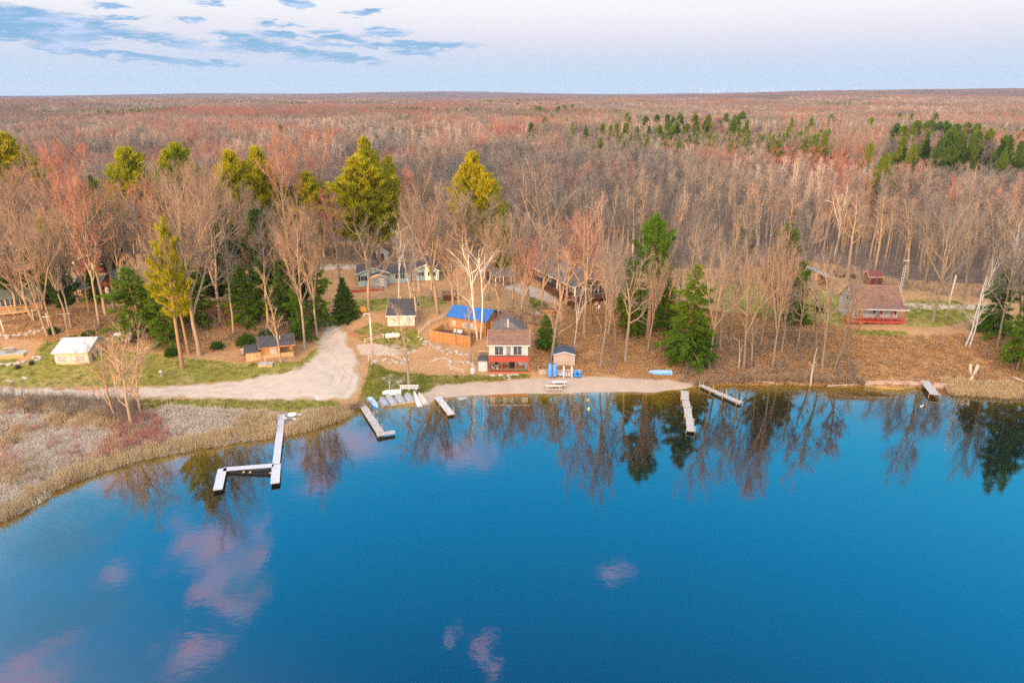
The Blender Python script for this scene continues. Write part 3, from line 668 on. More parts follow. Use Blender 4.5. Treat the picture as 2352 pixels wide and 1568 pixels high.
# ------------------------------------------------------------------ the forest beyond the front rows: one mass of trees no one could count
def scatter(name, protos, pts, rot, scl, pid, kind='stuff'):
    me = bpy.data.meshes.new(name); n = len(pts); me.vertices.add(n); me.vertices.foreach_set('co', np.asarray(pts, np.float32).ravel())
    a = me.attributes.new('rot', 'FLOAT_VECTOR', 'POINT'); a.data.foreach_set('vector', np.asarray(rot, np.float32).ravel())
    a = me.attributes.new('scl', 'FLOAT_VECTOR', 'POINT'); a.data.foreach_set('vector', np.asarray(scl, np.float32).ravel())
    a = me.attributes.new('pid', 'INT', 'POINT'); a.data.foreach_set('value', np.asarray(pid, np.int32))
    o = link(name, me); tag(o, kind=kind)
    ng = bpy.data.node_groups.new(name, 'GeometryNodeTree')
    ng.interface.new_socket('Geometry', in_out='INPUT', socket_type='NodeSocketGeometry'); ng.interface.new_socket('Geometry', in_out='OUTPUT', socket_type='NodeSocketGeometry')
    nn, ll = ng.nodes, ng.links
    gi, go = nn.new('NodeGroupInput'), nn.new('NodeGroupOutput'); jn = nn.new('GeometryNodeJoinGeometry')
    def na(nm, t):
        q = nn.new('GeometryNodeInputNamedAttribute'); q.data_type = t; q.inputs[0].default_value = nm; return q.outputs[0]
    r, s, p = na('rot', 'FLOAT_VECTOR'), na('scl', 'FLOAT_VECTOR'), na('pid', 'INT')
    e2r = nn.new('FunctionNodeEulerToRotation'); ll.new(r, e2r.inputs[0])
    for k, me_p in enumerate(protos):
        po = bpy.data.objects.new(name + '_source', me_p)
        oi = nn.new('GeometryNodeObjectInfo'); oi.inputs[0].default_value = po; oi.inputs['As Instance'].default_value = True
        cmp_ = nn.new('FunctionNodeCompare'); cmp_.data_type = 'INT'; cmp_.operation = 'EQUAL'; ll.new(p, cmp_.inputs[2]); cmp_.inputs[3].default_value = k
        ip = nn.new('GeometryNodeInstanceOnPoints'); ll.new(gi.outputs[0], ip.inputs['Points']); ll.new(cmp_.outputs[0], ip.inputs['Selection'])
        ll.new(oi.outputs['Geometry'], ip.inputs['Instance']); ll.new(e2r.outputs[0], ip.inputs['Rotation']); ll.new(s, ip.inputs['Scale'])
        ll.new(ip.outputs[0], jn.inputs[0])
    ll.new(jn.outputs[0], go.inputs[0])
    md = o.modifiers.new('scatter', 'NODES'); md.node_group = ng
    return o
def join_trees(name, items, mats):
    """items: (V, Q, T, matq, matt, tint)"""
    VV, QQ, TT, MQ, MT, TI, off = [], [], [], [], [], [], 0
    for V, Qx, Tx, mq, mt, ti in items:
        VV.append(V); TI.append(np.full(len(V), ti)); off0 = off; off += len(V)
        if len(Qx): QQ.append(Qx+off0); MQ.append(np.full(len(Qx), mq))
        if len(Tx): TT.append(Tx+off0); MT.append(np.full(len(Tx), mt))
    me = mk(name, np.concatenate(VV), np.concatenate(QQ) if QQ else None, np.concatenate(TT) if TT else None, mats=mats, mq=np.concatenate(MQ) if MQ else None, mt=np.concatenate(MT) if MT else None)
    fattr(me, 'tint', np.concatenate(TI)); return me
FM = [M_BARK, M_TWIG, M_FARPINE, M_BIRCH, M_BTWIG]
def lib(lod, seed0, n, **k):
    out = []
    for i in range(n):
        t, c = bare_tree(seed0+i, lod=lod, **k); out.append((t, c))
    return out
L1 = {'tall': lib(1, 200, 5, W=5.4, fork=.48, form='tall', tw=.042, nl=12, r0=.17, dens=.62), 'round': lib(1, 210, 4, W=9, fork=.35, form='maple', tw=.042, nl=10, r0=.2, dens=.55)}
L2 = {'tall': lib(2, 220, 5, W=5.6, fork=.5, form='tall', tw=.10, nl=11, r0=.2, dens=.9), 'round': lib(2, 230, 4, W=9.5, fork=.38, form='maple', tw=.11, nl=10, r0=.24, dens=.9)}
CONF = [conifer(300+i, W=7, base=.2, form='pine', nw=11, nb=5, tn=6, tl=1.1, tw=.38) for i in range(3)]
FM2 = [M_BARK, plant_mat('mid_woods_twigs', [(0, (.15, .138, .135)), (.3, (.175, .155, .145)), (.5, (.215, .17, .145)), (.68, (.19, .16, .15)), (.86, (.26, .15, .12)), (1, (.29, .13, .105))], locscale=.006), M_FARPINE, M_BIRCH, M_BTWIG]  # twig colours darkened here for self-shadow the sparse crowns lack
def patch(name, seed, size, n, L, ptall, pcon=0.0, pbirch=.03, tm=-.12):
    rng = np.random.default_rng(seed); g = int(math.ceil(math.sqrt(n))); items = []
    for i in range(g*g):
        x = ((i % g + rng.uniform(0, 1))/g - .5)*size; y = ((i//g + rng.uniform(0, 1))/g - .5)*size
        th = rng.uniform(0, 6.28); s = rng.uniform(.78, 1.12); wv = s*rng.uniform(.85, 1.2)
        R = np.array([[math.cos(th), -math.sin(th), 0], [math.sin(th), math.cos(th), 0], [0, 0, 1]]); off = np.array([x, y, 0])
        def tf(V): return (V*[wv, wv, s]) @ R.T + off
        r = rng.random()
        if r < pcon:
            t, b, f = CONF[rng.integers(3)]
            items += [(tf(t[0]), t[1], np.zeros((0, 3), int), 0, 0, 0), (tf(f[0]), np.zeros((0, 4), int), f[1], 2, 2, rng.uniform(-.2, .2))]
            continue
        t, c = L['tall' if rng.random() < ptall else 'round'][rng.integers(4)]
        bi = r > 1 - pbirch; ti = rng.normal(tm, .2)
        items += [(tf(t[0]), t[1], np.zeros((0, 3), int), 3 if bi else 0, 0, ti), (tf(c[0]), c[1], c[2], 4 if bi else 1, 4 if bi else 1, ti)]
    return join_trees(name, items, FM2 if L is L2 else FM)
def far_patch(name, seed, size, n):
    """woods kilometres away: crowns as loose sprays of twig"""
    rng = np.random.default_rng(seed); VV, TI = [], []
    for i in range(n):
        c = np.array([rng.uniform(-.5, .5)*size, rng.uniform(-.5, .5)*size, rng.uniform(9, 13)]); k = 26; r = rng.uniform(4, 6.5)
        d = nrm(rng.normal(size=(k, 3))); d[:, 2] = np.abs(d[:, 2])*1.15 - .25
        p = c + d*r*rng.uniform(.5, 1.05, (k, 1)); q = nrm(d*.5 + rng.normal(size=(k, 3))*.6 + [0, 0, .5])*2.6; sd = nrm(np.cross(q, rng.normal(size=(k, 3))))*.75
        VV.append(np.stack((p-sd, p+sd, p+q), 1).reshape(-1, 3)); TI.append(np.full(k*3, rng.normal(0, .2)))
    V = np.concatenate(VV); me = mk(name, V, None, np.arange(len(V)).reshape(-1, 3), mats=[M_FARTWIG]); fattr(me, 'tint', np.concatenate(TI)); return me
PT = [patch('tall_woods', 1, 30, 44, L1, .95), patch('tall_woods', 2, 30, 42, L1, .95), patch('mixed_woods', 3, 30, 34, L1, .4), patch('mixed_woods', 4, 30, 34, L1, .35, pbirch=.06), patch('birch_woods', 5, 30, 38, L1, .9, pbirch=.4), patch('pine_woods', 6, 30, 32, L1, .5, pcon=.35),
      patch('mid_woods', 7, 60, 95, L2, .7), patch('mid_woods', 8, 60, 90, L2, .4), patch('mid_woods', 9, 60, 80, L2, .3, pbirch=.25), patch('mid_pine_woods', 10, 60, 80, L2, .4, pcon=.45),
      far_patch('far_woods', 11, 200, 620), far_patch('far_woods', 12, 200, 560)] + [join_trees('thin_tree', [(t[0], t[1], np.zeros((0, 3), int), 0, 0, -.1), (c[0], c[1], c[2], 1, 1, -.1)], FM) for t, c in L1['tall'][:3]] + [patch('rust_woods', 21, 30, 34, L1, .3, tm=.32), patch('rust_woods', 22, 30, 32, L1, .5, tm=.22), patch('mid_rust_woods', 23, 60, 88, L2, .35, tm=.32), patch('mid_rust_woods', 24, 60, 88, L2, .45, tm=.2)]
frng = np.random.default_rng(5)
fp, fr_, fs, fid = [], [], [], []
def edgeY(u):
    """distance of the woods' front edge along a picture column"""
    v = np.interp(u, EDGE[:, 0], EDGE[:, 1]); return G(u, v)[1]
EU = np.linspace(-700, 3100, 60); EYv = np.array([edgeY(u) for u in EU])
def front_edge(x, y): u, _ = proj(x, y, 7.0); return np.interp(u, EU, EYv)
ROW = 12.0
for yy in np.arange(150, 930, 30):
    for xx in np.arange(-900, 901, 30):
        if abs(xx) > .80*yy + 55: continue
        fe = float(front_edge(xx, yy))
        if yy - 15 < fe + ROW: continue
        if yy > fe + 110 and float(vnoise(xx*.28, yy, 1/75., 41)) < .22: continue
        a = float(vnoise(xx, yy, 1/110., 31)); b = float(vnoise(xx, yy, 1/70., 32)); u = float(proj(xx, yy, 20)[0])
        k = (0, 1)[frng.integers(2)] if a > .42 else (2, 3)[frng.integers(2)]
        if u < 950 and frng.random() < .65: k = (2, 3)[frng.integers(2)]
        if float(vnoise(xx*.5, yy, 1/80., 51)) > (.50 if u < 1150 else .68): k = 15 + frng.integers(2)
        if b > .74: k = 4
        if (340 < yy < 520 and xx > 40 and b < .33) or (b < .10): k = 5
        hs = .84 + .26*float(vnoise(xx, yy, 1/85., 33)) + frng.uniform(-.04, .04)
        if 295 < yy < 350 and frng.random() < .5: hs *= .8
        fp.append((xx + frng.uniform(-3, 3), yy + frng.uniform(-3, 3), 0)); fr_.append((0, 0, frng.integers(4)*math.pi/2 + frng.uniform(-.1, .1))); fs.append((1.05, 1.05, hs)); fid.append(k)
for yy in np.arange(955, 3100, 60):
    for xx in np.arange(-2600, 2601, 60):
        if abs(xx) > .79*yy + 60: continue
        if float(vnoise(xx*.3, yy, 1/190., 42)) < .24: continue
        b = float(vnoise(xx, yy, 1/200., 34)); k = 9 if b < .2 else 6 + frng.integers(3)
        if b >= .2 and float(vnoise(xx*.4, yy, 1/200., 52)) > (.46 if xx < .15*yy else .62): k = 17 + frng.integers(2)
        fp.append((xx + frng.uniform(-6, 6), yy + frng.uniform(-6, 6), 0)); fr_.append((0, 0, frng.integers(4)*math.pi/2)); fs.append((1.06, 1.06, .75 + .45*float(vnoise(xx, yy, 1/170., 35)))); fid.append(k)
for yy in np.arange(3180, 12500, 200):
    for xx in np.arange(-9600, 9601, 200):
        if abs(xx) > .79*yy + 150: continue
        fp.append((xx + frng.uniform(-20, 20), yy + frng.uniform(-20, 20), 0)); fr_.append((0, 0, frng.uniform(0, 6.28))); fs.append((1.1, 1.1, .8 + .5*float(vnoise(xx, yy, 1/400., 36)))); fid.append(10 + frng.integers(2))
# thin understorey stems that close the front of the woods
for xx, yy in frng.uniform((-190, 150), (210, 250), (6000, 2)):
    u = float(proj(xx, yy, 7.0)[0]); fe = float(np.interp(u, EU, EYv))
    if not (-50 < u < 2450) or yy < fe + 1 or yy > fe + 46 or frng.random() > (.30 if u > 1050 else .12): continue
    fp.append((xx, yy, 0)); fr_.append((frng.normal(0, .05), frng.normal(0, .05), frng.uniform(0, 6.28))); q = frng.uniform(.45, .95); fs.append((q*.8, q*.8, q)); fid.append(12 + frng.integers(3))
fp = np.array(fp, float); fp[:, 2] = terr(fp[:, 0], fp[:, 1]) - .3
tag(scatter('forest', PT, fp, fr_, fs, fid), 'leafless brown forest covering the land out to the horizon', 'forest')
# ------------------------------------------------------------------ single trees
FG = 'bare trees among the cabins'; PG = 'tall pines behind the cabins'; BG_ = 'birches along the bank'
RP = 'bare trees on the leafy bank'; DP = 'pines scattered through the far woods'
# the multi-stemmed tree standing in the marsh
for u, vb, vt, w, lab, tl in ((306, 985, 735, 190, 'thickest stem of the pale bare willow clump in the reed marsh', (0, 0)), (269, 966, 752, 120, 'slim bare willow stem leaning away on the road side of the marsh clump', (0, -.10)), (325, 957, 745, 130, 'bare willow stem tilting toward the brown cabin from the marsh clump', (.02, .17))):
    plant_px('willow', u, vb, vt, w, lab, 'willow stems in the marsh', tilt=tl)
HERO = [
 ('maple', 459, 815, 385, 150, 'big bare maple with low spreading limbs on the lawn west of the brown cabin', FG),
 ('vase', 506, 738, 372, 150, 'wide bare maple rising behind the lawn maple, between two yellow pines', FG),
 ('forest', 537, 770, 470, 50, 'slim bare trunk in the leaf litter above the dark green bush', FG),
 ('forest', 616, 755, 480, 55, 'slim bare tree above the round green bush by the brown cabin', FG),
 ('sapling', 646, 832, 600, 50, 'thin bare tree growing right in front of the brown cabin', FG),
 ('maple', 701, 803, 470, 95, 'twin-trunked bare tree on the inside of the gravel bend', FG),
 ('vase', 728, 772, 468, 110, 'broad pinkish bare maple beside the gravel drive', FG),
 ('birch', 10, 762, 525, 70, 'pale forked birch at the very edge of the terraced garden', BG_),
 ('sapling', 110, 772, 545, 60, 'bare clump of thin trunks behind the white-roofed cottage', FG),
 ('maple', 126, 770, 480, 80, 'bare tree with upswept limbs behind the brick chimney', FG),
 ('forest', 164, 754, 560, 50, 'short bare tree above the green juniper by the cottage', FG),
 ('redmaple', 230, 750, 415, 105, 'tall red-tipped maple in front of the dark red barn', FG),
 ('maple', 262, 710, 455, 85, 'bare tree leaning over the log cabin with a white door', FG),
 ('maple', 288, 712, 425, 95, 'bare tan tree behind the big spreading hemlock', FG),
 ('redmaple', 350, 640, 420, 100, 'rounded red maple behind the tall red pine', FG),
 ('maple', 410, 640, 372, 90, 'bare tan maple between the pointed pine and the paired pines', FG),
 ('vase', 60, 640, 395, 150, 'spreading bare oak over the lodge roof', FG),
 ('oak', -10, 660, 400, 160, 'dark bare oak at the edge of the view above the lodge', FG),
 ('maple', 150, 600, 345, 90, 'bare tree with reddish top under the paired pines', FG),
 ('redmaple', 205, 590, 335, 85, 'red-budded maple west of the pointed pine', FG),
 ('maple', 480, 620, 362, 95, 'pinkish bare maple beside the double pine', FG),
 ('redmaple', 660, 600, 315, 80, 'coral pink maple just behind the small yellow pine', FG),
 ('redmaple', 745, 590, 305, 80, 'coral pink maple between the two biggest pines', FG),
 ('redmaple', 780, 640, 450, 70, 'bright red dome-shaped maple below the largest pine', FG),
 ('oak', 847, 714, 480, 120, 'bare oak with crooked limbs standing before the teal cottage', FG),
 ('maple', 1006, 721, 418, 130, 'large fan-shaped pink maple in front of the teal wing with dark shutters', FG),
 ('forest', 957, 747, 590, 60, 'bare tree at the corner of the pink cottage', FG),
 ('vase', 1080, 640, 440, 110, 'dark bare tree under the twin-topped pine', FG),
 ('sapling', 940, 884, 690, 66, 'orange-barked bare tree behind the white bench', FG),
 ('sapling', 1080, 833, 610, 45, 'thin leafless tree before the blue-roofed cabin', FG),
 ('sapling', 1265, 830, 560, 70, 'tall bare tree behind the blue paddle boats', FG),
 ('maple', 1243, 719, 500, 90, 'bare tree at the driveway end of the dark long house', FG),
 ('maple', 1176, 710, 480, 80, 'bare tree beside the dark carport', FG),
 ('maple', 1341, 770, 475, 115, 'broad grey tree before the porch of the dark long house', FG),
 ('oak', 1360, 745, 560, 70, 'bare trunk just uphill of the broad porch tree', FG),
 ('maple', 1378, 848, 545, 80, 'straight bare tree at the foot of the wooden stairs', FG),
 ('forest', 1397, 769, 560, 60, 'slim straight tree beside the garden chairs', FG),
 ('oak', 1437, 831, 545, 115, 'pale tree with a curved trunk east of the wooden stairs', FG),
 ('maple', 1627, 844, 545, 100, 'bare tree whose trunk stands behind the drooping hemlock', RP),
 ('maple', 1708, 847, 575, 95, 'stout bare tree beside the broken pale stump on the bank', RP),
 ('sapling', 1726, 840, 640, 50, 'thin many-stemmed tree beside the stout bank tree', RP),
 ('vase', 1774, 844, 540, 95, 'clump of tall thin pale trunks on the brushy bank', RP),
 ('oak', 1888, 846, 560, 95, 'crooked bare oak leaning before the lakeside lawn', RP),
 ('leafoak', 1915, 851, 655, 80, 'young oak still holding orange dead leaves on the bank', None),
 ('maple', 2142, 738, 470, 120, 'tall bare tree on the lawn beside the brown-roofed cabin', RP),
 ('maple', 2291, 796, 540, 100, 'bare tree at the dark evergreens on the end of the bank', RP),
 ('forest', 2005, 640, 430, 60, 'bare tree directly behind the small red shed', RP),
 ('forest', 1945, 642, 420, 70, 'bare tree behind the scrap heap near the tan garage', RP),
 ('vase', 2120, 668, 455, 100, 'pale bare tree just beyond the lattice mast', RP),
 ('maple', 1250, 612, 365, 125, 'wide orange-tinted tree behind the dark long house', FG),
 ('maple', 1560, 700, 520, 80, 'bare tree behind the twin hemlocks', RP),
 ('sapling', 1660, 690, 545, 60, 'bare tree at the edge of the lawn by the tan garage', RP),
 ('maple', 1840, 640, 470, 85, 'bare tree behind the tan garage roof', RP),
 ('vase', 205, 715, 500, 90, 'forked bare tree whose limbs cross the log cabin front', FG),
 ('maple', 155, 735, 520, 80, 'bare tree downhill of the log cabin beside the garden path', FG),
 ('forest', 245, 725, 470, 70, 'slim bare tree before the white door of the log cabin', FG),
 ('maple', 70, 725, 540, 90, 'bare tree in front of the lodge windows', FG),
 ('maple', 990, 690, 480, 85, 'bare tree on the slope between the teal wing and the pink cottage', FG),
 ('sapling', 1062, 738, 600, 55, 'thin bare tree at the uphill corner of the blue-roofed cabin', FG),
 ('maple', 1143, 748, 540, 80, 'bare tree uphill of the boathouse rear roof', FG),
 ('maple', 1197, 738, 545, 80, 'bare tree beside the orange board planter', FG),
 ('forest', 1290, 745, 520, 60, 'slim bare tree below the red deck of the long house', FG),
 ('sapling', 1415, 795, 600, 50, 'thin bare tree beside the turn of the timber stairs', FG),
 ('maple', 1488, 805, 590, 75, 'bare tree on the leaves above the small blue rowboat', RP),
 ('forest', 1655, 805, 560, 60, 'slim bare tree downhill of the garage lawn', RP),
 ('maple', 1795, 810, 585, 85, 'bare tree just east of the clump of pale trunks', RP),
 ('sapling', 1875, 800, 620, 55, 'thin bare tree uphill of the crooked oak', RP),
 ('forest', 1575, 720, 490, 60, 'slim bare tree at the uphill edge of the hemlock group', RP),
 ('maple', 180, 690, 470, 110, 'bare tree with orange-lit limbs between lodge and log cabin', FG),
 ('maple', 320, 705, 440, 120, 'broad bare tree rising over the spreading hemlock', FG),
 ('vase', 570, 690, 440, 110, 'broad bare tree above the grey-white cottage', FG),
 ('maple', 640, 700, 470, 100, 'bare tree hiding the grey-white cottage gable', FG),
 ('maple', 430, 720, 460, 110, 'bare tree just behind the two red pines', FG),
 ('maple', 40, 720, 500, 110, 'bare tree standing in front of the lodge deck', FG),
 ('oak', 80, 735, 545, 110, 'crooked bare tree over the terraced western garden', FG),
 ('maple', 665, 740, 520, 90, 'bare tree uphill of the brown cabin roof', FG),
 ('vase', 1040, 700, 520, 100, 'bare tree uphill of the blue-roofed cabin', FG),
 ('maple', 1120, 690, 500, 90, 'bare tree between the carport and the white birches', FG),
 ('maple', 1215, 690, 490, 90, 'bare tree leaning over the carport roof', FG),
 ('maple', 1300, 700, 500, 100, 'bare tree whose limbs cross the long house roof', FG),
 ('maple', 1530, 760, 540, 100, 'bare tree just uphill of the drooping hemlock', RP),
 ('vase', 1680, 760, 530, 105, 'bare tree on the brush slope below the tan garage', RP),
 ('maple', 1590, 660, 480, 95, 'bare tree at the back of the hemlock group', RP),
 ('maple', 1745, 800, 590, 85, 'bare tree in the thick brush beside the clump of pale trunks', RP),
 ('oak', 1830, 800, 590, 90, 'crooked bare tree below the bushy pine', RP),
 ('maple', 1935, 800, 610, 80, 'bare tree crossing the gable end of the brown-roofed cabin', RP),
 ('maple', 2215, 690, 480, 100, 'bare tree behind the pole and the leaning birches', RP),
 ('maple', 2300, 690, 470, 110, 'bare tree deep in the woods at the end of the view', RP),
 ('forest', 2180, 680, 450, 60, 'slim tree just behind the weathered lawn pole', RP),
 ('forest', 2080, 660, 440, 60, 'slim tree right behind the lattice mast', RP),
 ('vase', 2330, 770, 560, 80, 'bare tree tangled among the evergreens at the end of the shore', RP),
]
for k, u, vb, vt, w, lab, gr in HERO: plant_px(k, u, vb, vt, w*(1.1 if gr == RP else 1.3 if k in ('maple', 'vase', 'redmaple') else 1.1), lab, gr, cm_over=M_TWIG if (u > 1150 and k in ('maple', 'vase', 'oak')) else None)  # eastern crowns take the greyer twigs, without the sunlit tone
BIRCH = [(916, 690, 495, 60, 'white birch with yellow lichen before the teal cottage porch', 0), (944, 684, 500, 55, 'white birch before the teal wing, leaning slightly', .06), (963, 668, 505, 50, 'thin white birch beside the shuttered teal wing', .05),
         (1319, 798, 640, 60, 'forked white birch behind the tan shed', 0),
         (1345, 470, 392, 50, None, 0), (2255, 690, 520, 60, 'white birch among the grey trunks east of the wooden pole', .1), (2310, 720, 500, 60, 'pale birch in the evergreens at the end of the shore', -.05)]
for u, vb, vt, w, lab, tl in BIRCH:
    if lab: plant_px('birch', u, vb, vt, w, lab, BG_, tilt=(0, tl))
plant_top('birch', 1345, 392, 50, 'white forked birch standing out of the grey woods', BG_, Y=215)
# pines, hemlocks and the spruce
PINES = [('pine', 320, 340, 92, 'pointed golden pine standing alone above the red maples', 185), ('pine', 402, 345, 60, 'golden pine, the darker of a close pair', 200), ('pine', 428, 330, 70, 'golden pine, taller of a close pair', 206), ('pine', 50, 305, 85, 'golden pine with a rounded crown above the lodge', 205), ('pine', 0, 312, 80, 'golden pine cut by the frame edge', 200),
         ('pine', 542, 346, 80, 'broad golden pine with two tops, the wider half', 180), ('pine', 597, 338, 80, 'golden pine pressed against the double-topped one', 184), ('pine', 850, 316, 60, 'tall narrow pine peeking over the largest pine', 212), ('pine', 838, 358, 104, 'largest golden pine, broad with drooping green lower boughs', 178),
         ('pine', 893, 360, 38, 'thin pine squeezed beside the largest pine', 186), ('pine', 715, 394, 80, 'low yellow-green pine beside the coral maples', 182), ('pine', 1083, 350, 72, 'twin-topped pine, the taller half', 190), ('pine', 1124, 400, 62, 'twin-topped pine, the lower greener half', 184), ('farpine', 665, 430, 50, 'small yellow pine poking over the bare maples', 178)]
for k, u, vt, w, lab, Y in PINES: plant_top(k, u, vt, w*1.3, lab, PG, Y=Y)
EV = [('redpine', 420, 846, 495, 78, 'tall red pine with a long bare trunk on the west lawn'), ('redpine', 434, 812, 560, 60, 'second thinner red pine trunk behind the lawn red pine'), ('pine', 140, 690, 500, 60, 'slim bright pine above the garden terrace'), ('hemlock', 330, 770, 610, 130, 'big spreading hemlock beside the log cabin'), ('hemlock', 385, 790, 640, 80, 'hemlock filling the gap behind the red pine'),
      ('farpine', 615, 700, 480, 85, 'dark pine behind the slim trunks near the grey cottage'), ('farpine', 690, 720, 530, 70, 'dark pine by the inner side of the gravel bend'), ('farpine', 540, 690, 470, 80, 'dark evergreen in the shade behind the wide maple'), ('hemlock', 735, 755, 590, 60, 'hemlock with low boughs over the gravel drive'), ('farpine', 260, 640, 480, 70, 'dark evergreen behind the red barn'), ('farpine', 40, 700, 560, 80, 'dark evergreen hiding the lodge roof'),
      ('hemlock', 450, 745, 600, 80, 'shady hemlock between the red pines and the lawn maple'), ('farpine', 500, 705, 555, 70, 'dark evergreen deep in shade behind the lawn maple'), ('hemlock', 565, 745, 605, 80, 'hemlock uphill of the round dark green bush'), ('hemlock', 605, 732, 590, 65, 'narrow hemlock hiding the grey-white cottage door'), ('farpine', 662, 757, 600, 70, 'dark pine just uphill of the brown cabin roof'), ('hemlock', 692, 782, 650, 55, 'young hemlock at the inside of the gravel bend'), ('hemlock', 95, 692, 565, 80, 'hemlock standing over the lodge roof'), ('farpine', 158, 722, 590, 60, 'dark evergreen between the lodge and the log cabin'), ('hemlock', 222, 694, 615, 46, 'young hemlock in front of the log cabin wall'), ('hemlock', 1455, 770, 640, 60, 'lower hemlock beside the pale curved tree'), ('hemlock', 1525, 760, 640, 60, 'small hemlock in the shade of the bank red pine'), ('hemlock', 1830, 745, 620, 55, 'drooping evergreen in front of the garage door'),
      ('greenpine', 1487, 778, 490, 80, 'red pine with a green tuft of crown above the bank'), ('hemlock', 1510, 720, 560, 90, 'dark hemlock just behind the bank red pine'), ('hemlock', 1575, 835, 605, 105, 'drooping hemlock leaning out over the small blue boat'), ('hemlock', 1612, 838, 740, 55, 'short hemlock at the foot of the drooping one'), ('farpine', 1795, 735, 515, 90, 'bushy pine in front of the tan garage'), ('farpine', 1700, 600, 520, 45, 'small green pine at the edge of the grey woods'),
      ('hemlock', 1253, 800, 722, 44, 'young hemlock between the boathouse and the tan shed'), ('hemlock', 2275, 765, 620, 80, 'dark hemlock behind the leaning white birch'), ('hemlock', 2335, 850, 560, 85, 'tall hemlock at the end of the shore'), ('hemlock', 2385, 820, 530, 90, 'hemlock cut by the frame beyond the shore reeds'), ('farpine', 1150, 640, 480, 60, 'dark pine behind the carport'), ('hemlock', 1440, 720, 590, 80, 'hemlock shading the end of the dark long house')]
for k, u, vb, vt, w, lab in EV: plant_px(k, u, vb, vt, w, lab, 'evergreens near the cabins')
plant_px('spruce', 796, 730, 634, 62, 'neat cone-shaped spruce at the top of the gravel road', None)
FARP = [(1889, 298, 17, 'pine in the gap behind the grey woods, narrow and alone'), (1987, 330, 34, 'light green pine at the near edge of the far hollow'), (2014, 355, 48, 'bushy pine rising from the bare woods above the red shed'), (2069, 290, 36, 'tall layered pine in the evergreen stand'), (2104, 277, 36, None), (2134, 277, 30, None), (2164, 278, 32, None), (2214, 282, 30, None), (2236, 285, 30, None), (2261, 295, 34, None), (2181, 304, 24, None), (2226, 310, 26, None), (2306, 311, 30, None), (2335, 325, 32, None), (2090, 330, 28, None), (2290, 340, 26, None),
        (1906, 262, 22, None), (1859, 270, 18, None), (2149, 259, 18, None), (2064, 260, 16, None), (2089, 261, 14, None), (2001, 269, 20, None), (1816, 271, 14, None), (1221, 282, 22, None), (1250, 270, 20, None), (1303, 270, 14, None), (1313, 285, 18, None), (1383, 284, 22, None), (1400, 288, 18, None), (1437, 282, 24, None), (1512, 286, 22, None), (1530, 275, 18, None), (1562, 260, 24, None), (1545, 267, 14, None), (1596, 277, 20, None), (1626, 264, 22, None), (1666, 261, 22, None), (1703, 256, 22, None), (1691, 290, 16, None), (650, 287, 16, 'single green pine in the red woods above the pines'), (235, 405, 24, None), (1460, 292, 18, None), (1490, 290, 16, None), (1575, 285, 22, None), (1345, 288, 16, None)]
wq = np.random.default_rng(8)
FARP += [(wq.uniform(2045, 2360), wq.uniform(275, 318), wq.uniform(24, 40), None) for _ in range(22)] + [(wq.uniform(1380, 1720), wq.uniform(258, 289), wq.uniform(16, 28), None) for _ in range(20)] + [(wq.uniform(1180, 1320), wq.uniform(236, 246), wq.uniform(12, 20), None) for _ in range(8)]
for u, vt, w, lab in FARP:
    Yq = None
    if lab is None: lab = 'dark pine in the thick evergreen stand beyond the grey woods' if u > 2040 and vt > 270 else ('small distant pine on the far slope above the evergreen stand' if u > 1780 else 'distant pine in the row of evergreens behind the grey aspens')
    if u == 235: lab = 'single dark pine among pale birches over the barn'
    plant_top('farpine', u, vt, w*1.15, lab, DP, H=24.)
# the front rows of the woods, tree by tree
taken = [(o.location.x, o.location.y) for o in C.objects if o.parent is None and o.get('category') == 'tree']
wr = np.random.default_rng(42); cnt = 0
def zone(u):
    for lim, s in ((520, 'woods behind the lodge and the red barn'), (900, 'woods behind the coral maples'), (1180, 'woods behind the teal shed'), (1420, 'woods behind the dark long house'), (1700, 'woods above the twin hemlocks'), (1900, 'woods behind the tan garage'), (2080, 'woods behind the red shed'), (9999, 'woods beyond the lattice mast')):
        if u < lim: return s
for tr_ in range(9000):
    if cnt >= 178: break
    x, y = wr.uniform(-190, 190), wr.uniform(150, 236)
    u = float(proj(x, y, 7.0)[0]); fe = float(np.interp(u, EU, EYv))
    if u < -60 or u > 2420 or y < fe or y > fe + ROW + 12: continue
    if min((x-a)**2 + (y-b)**2 for a, b in taken) < 4.3**2: continue
    taken.append((x, y)); cnt += 1
    kd = 'forest' if (u > 1000 or wr.random() < .35) else ('maple', 'vase', 'redmaple', 'maple')[wr.integers(4)]
    bi = wr.random() < .05
    plant('birch' if bi else kd, x, y, wr.uniform(16.5, 21.5), wr.uniform(4.6, 7.2) if kd == 'forest' or bi else wr.uniform(8, 10.5), ('pale birch' if bi else 'slim bare tree' if kd == 'forest' else 'red-tipped maple' if kd == 'redmaple' else 'spreading bare tree') + ' at the front of the ' + zone(u), ('birches' if bi else 'bare trees') + ' of the ' + zone(u))
# and the wooded slope around the western cabins
WEST = [(30, 640), (90, 655), (330, 600), (450, 600), (580, 610), (640, 640), (700, 640), (560, 640), (20, 600), (120, 620), (300, 560), (380, 570), (520, 560), (620, 560), (690, 575), (590, 700), (645, 690), (670, 705), (700, 700), (480, 690), (550, 720), (830, 560), (760, 560), (920, 560), (1040, 560), (1000, 600), (1060, 620), (1120, 600), (1160, 580), (820, 590)]
for u, v in WEST:
    u += wr.uniform(-8, 8); v += wr.uniform(-4, 4); x, y, z = G(u, v)
    k = ('forest', 'maple', 'forest', 'sapling', 'maple')[wr.integers(5)]
    plant(k, x, y, wr.uniform(14, 20), wr.uniform(5, 9), 'bare tree on the shaded wooded slope ' + ('around the western cabins' if u < 740 else 'uphill of the teal cottage'), 'bare trees on the slope ' + ('around the western cabins' if u < 740 else 'uphill of the teal cottage'), z=z)
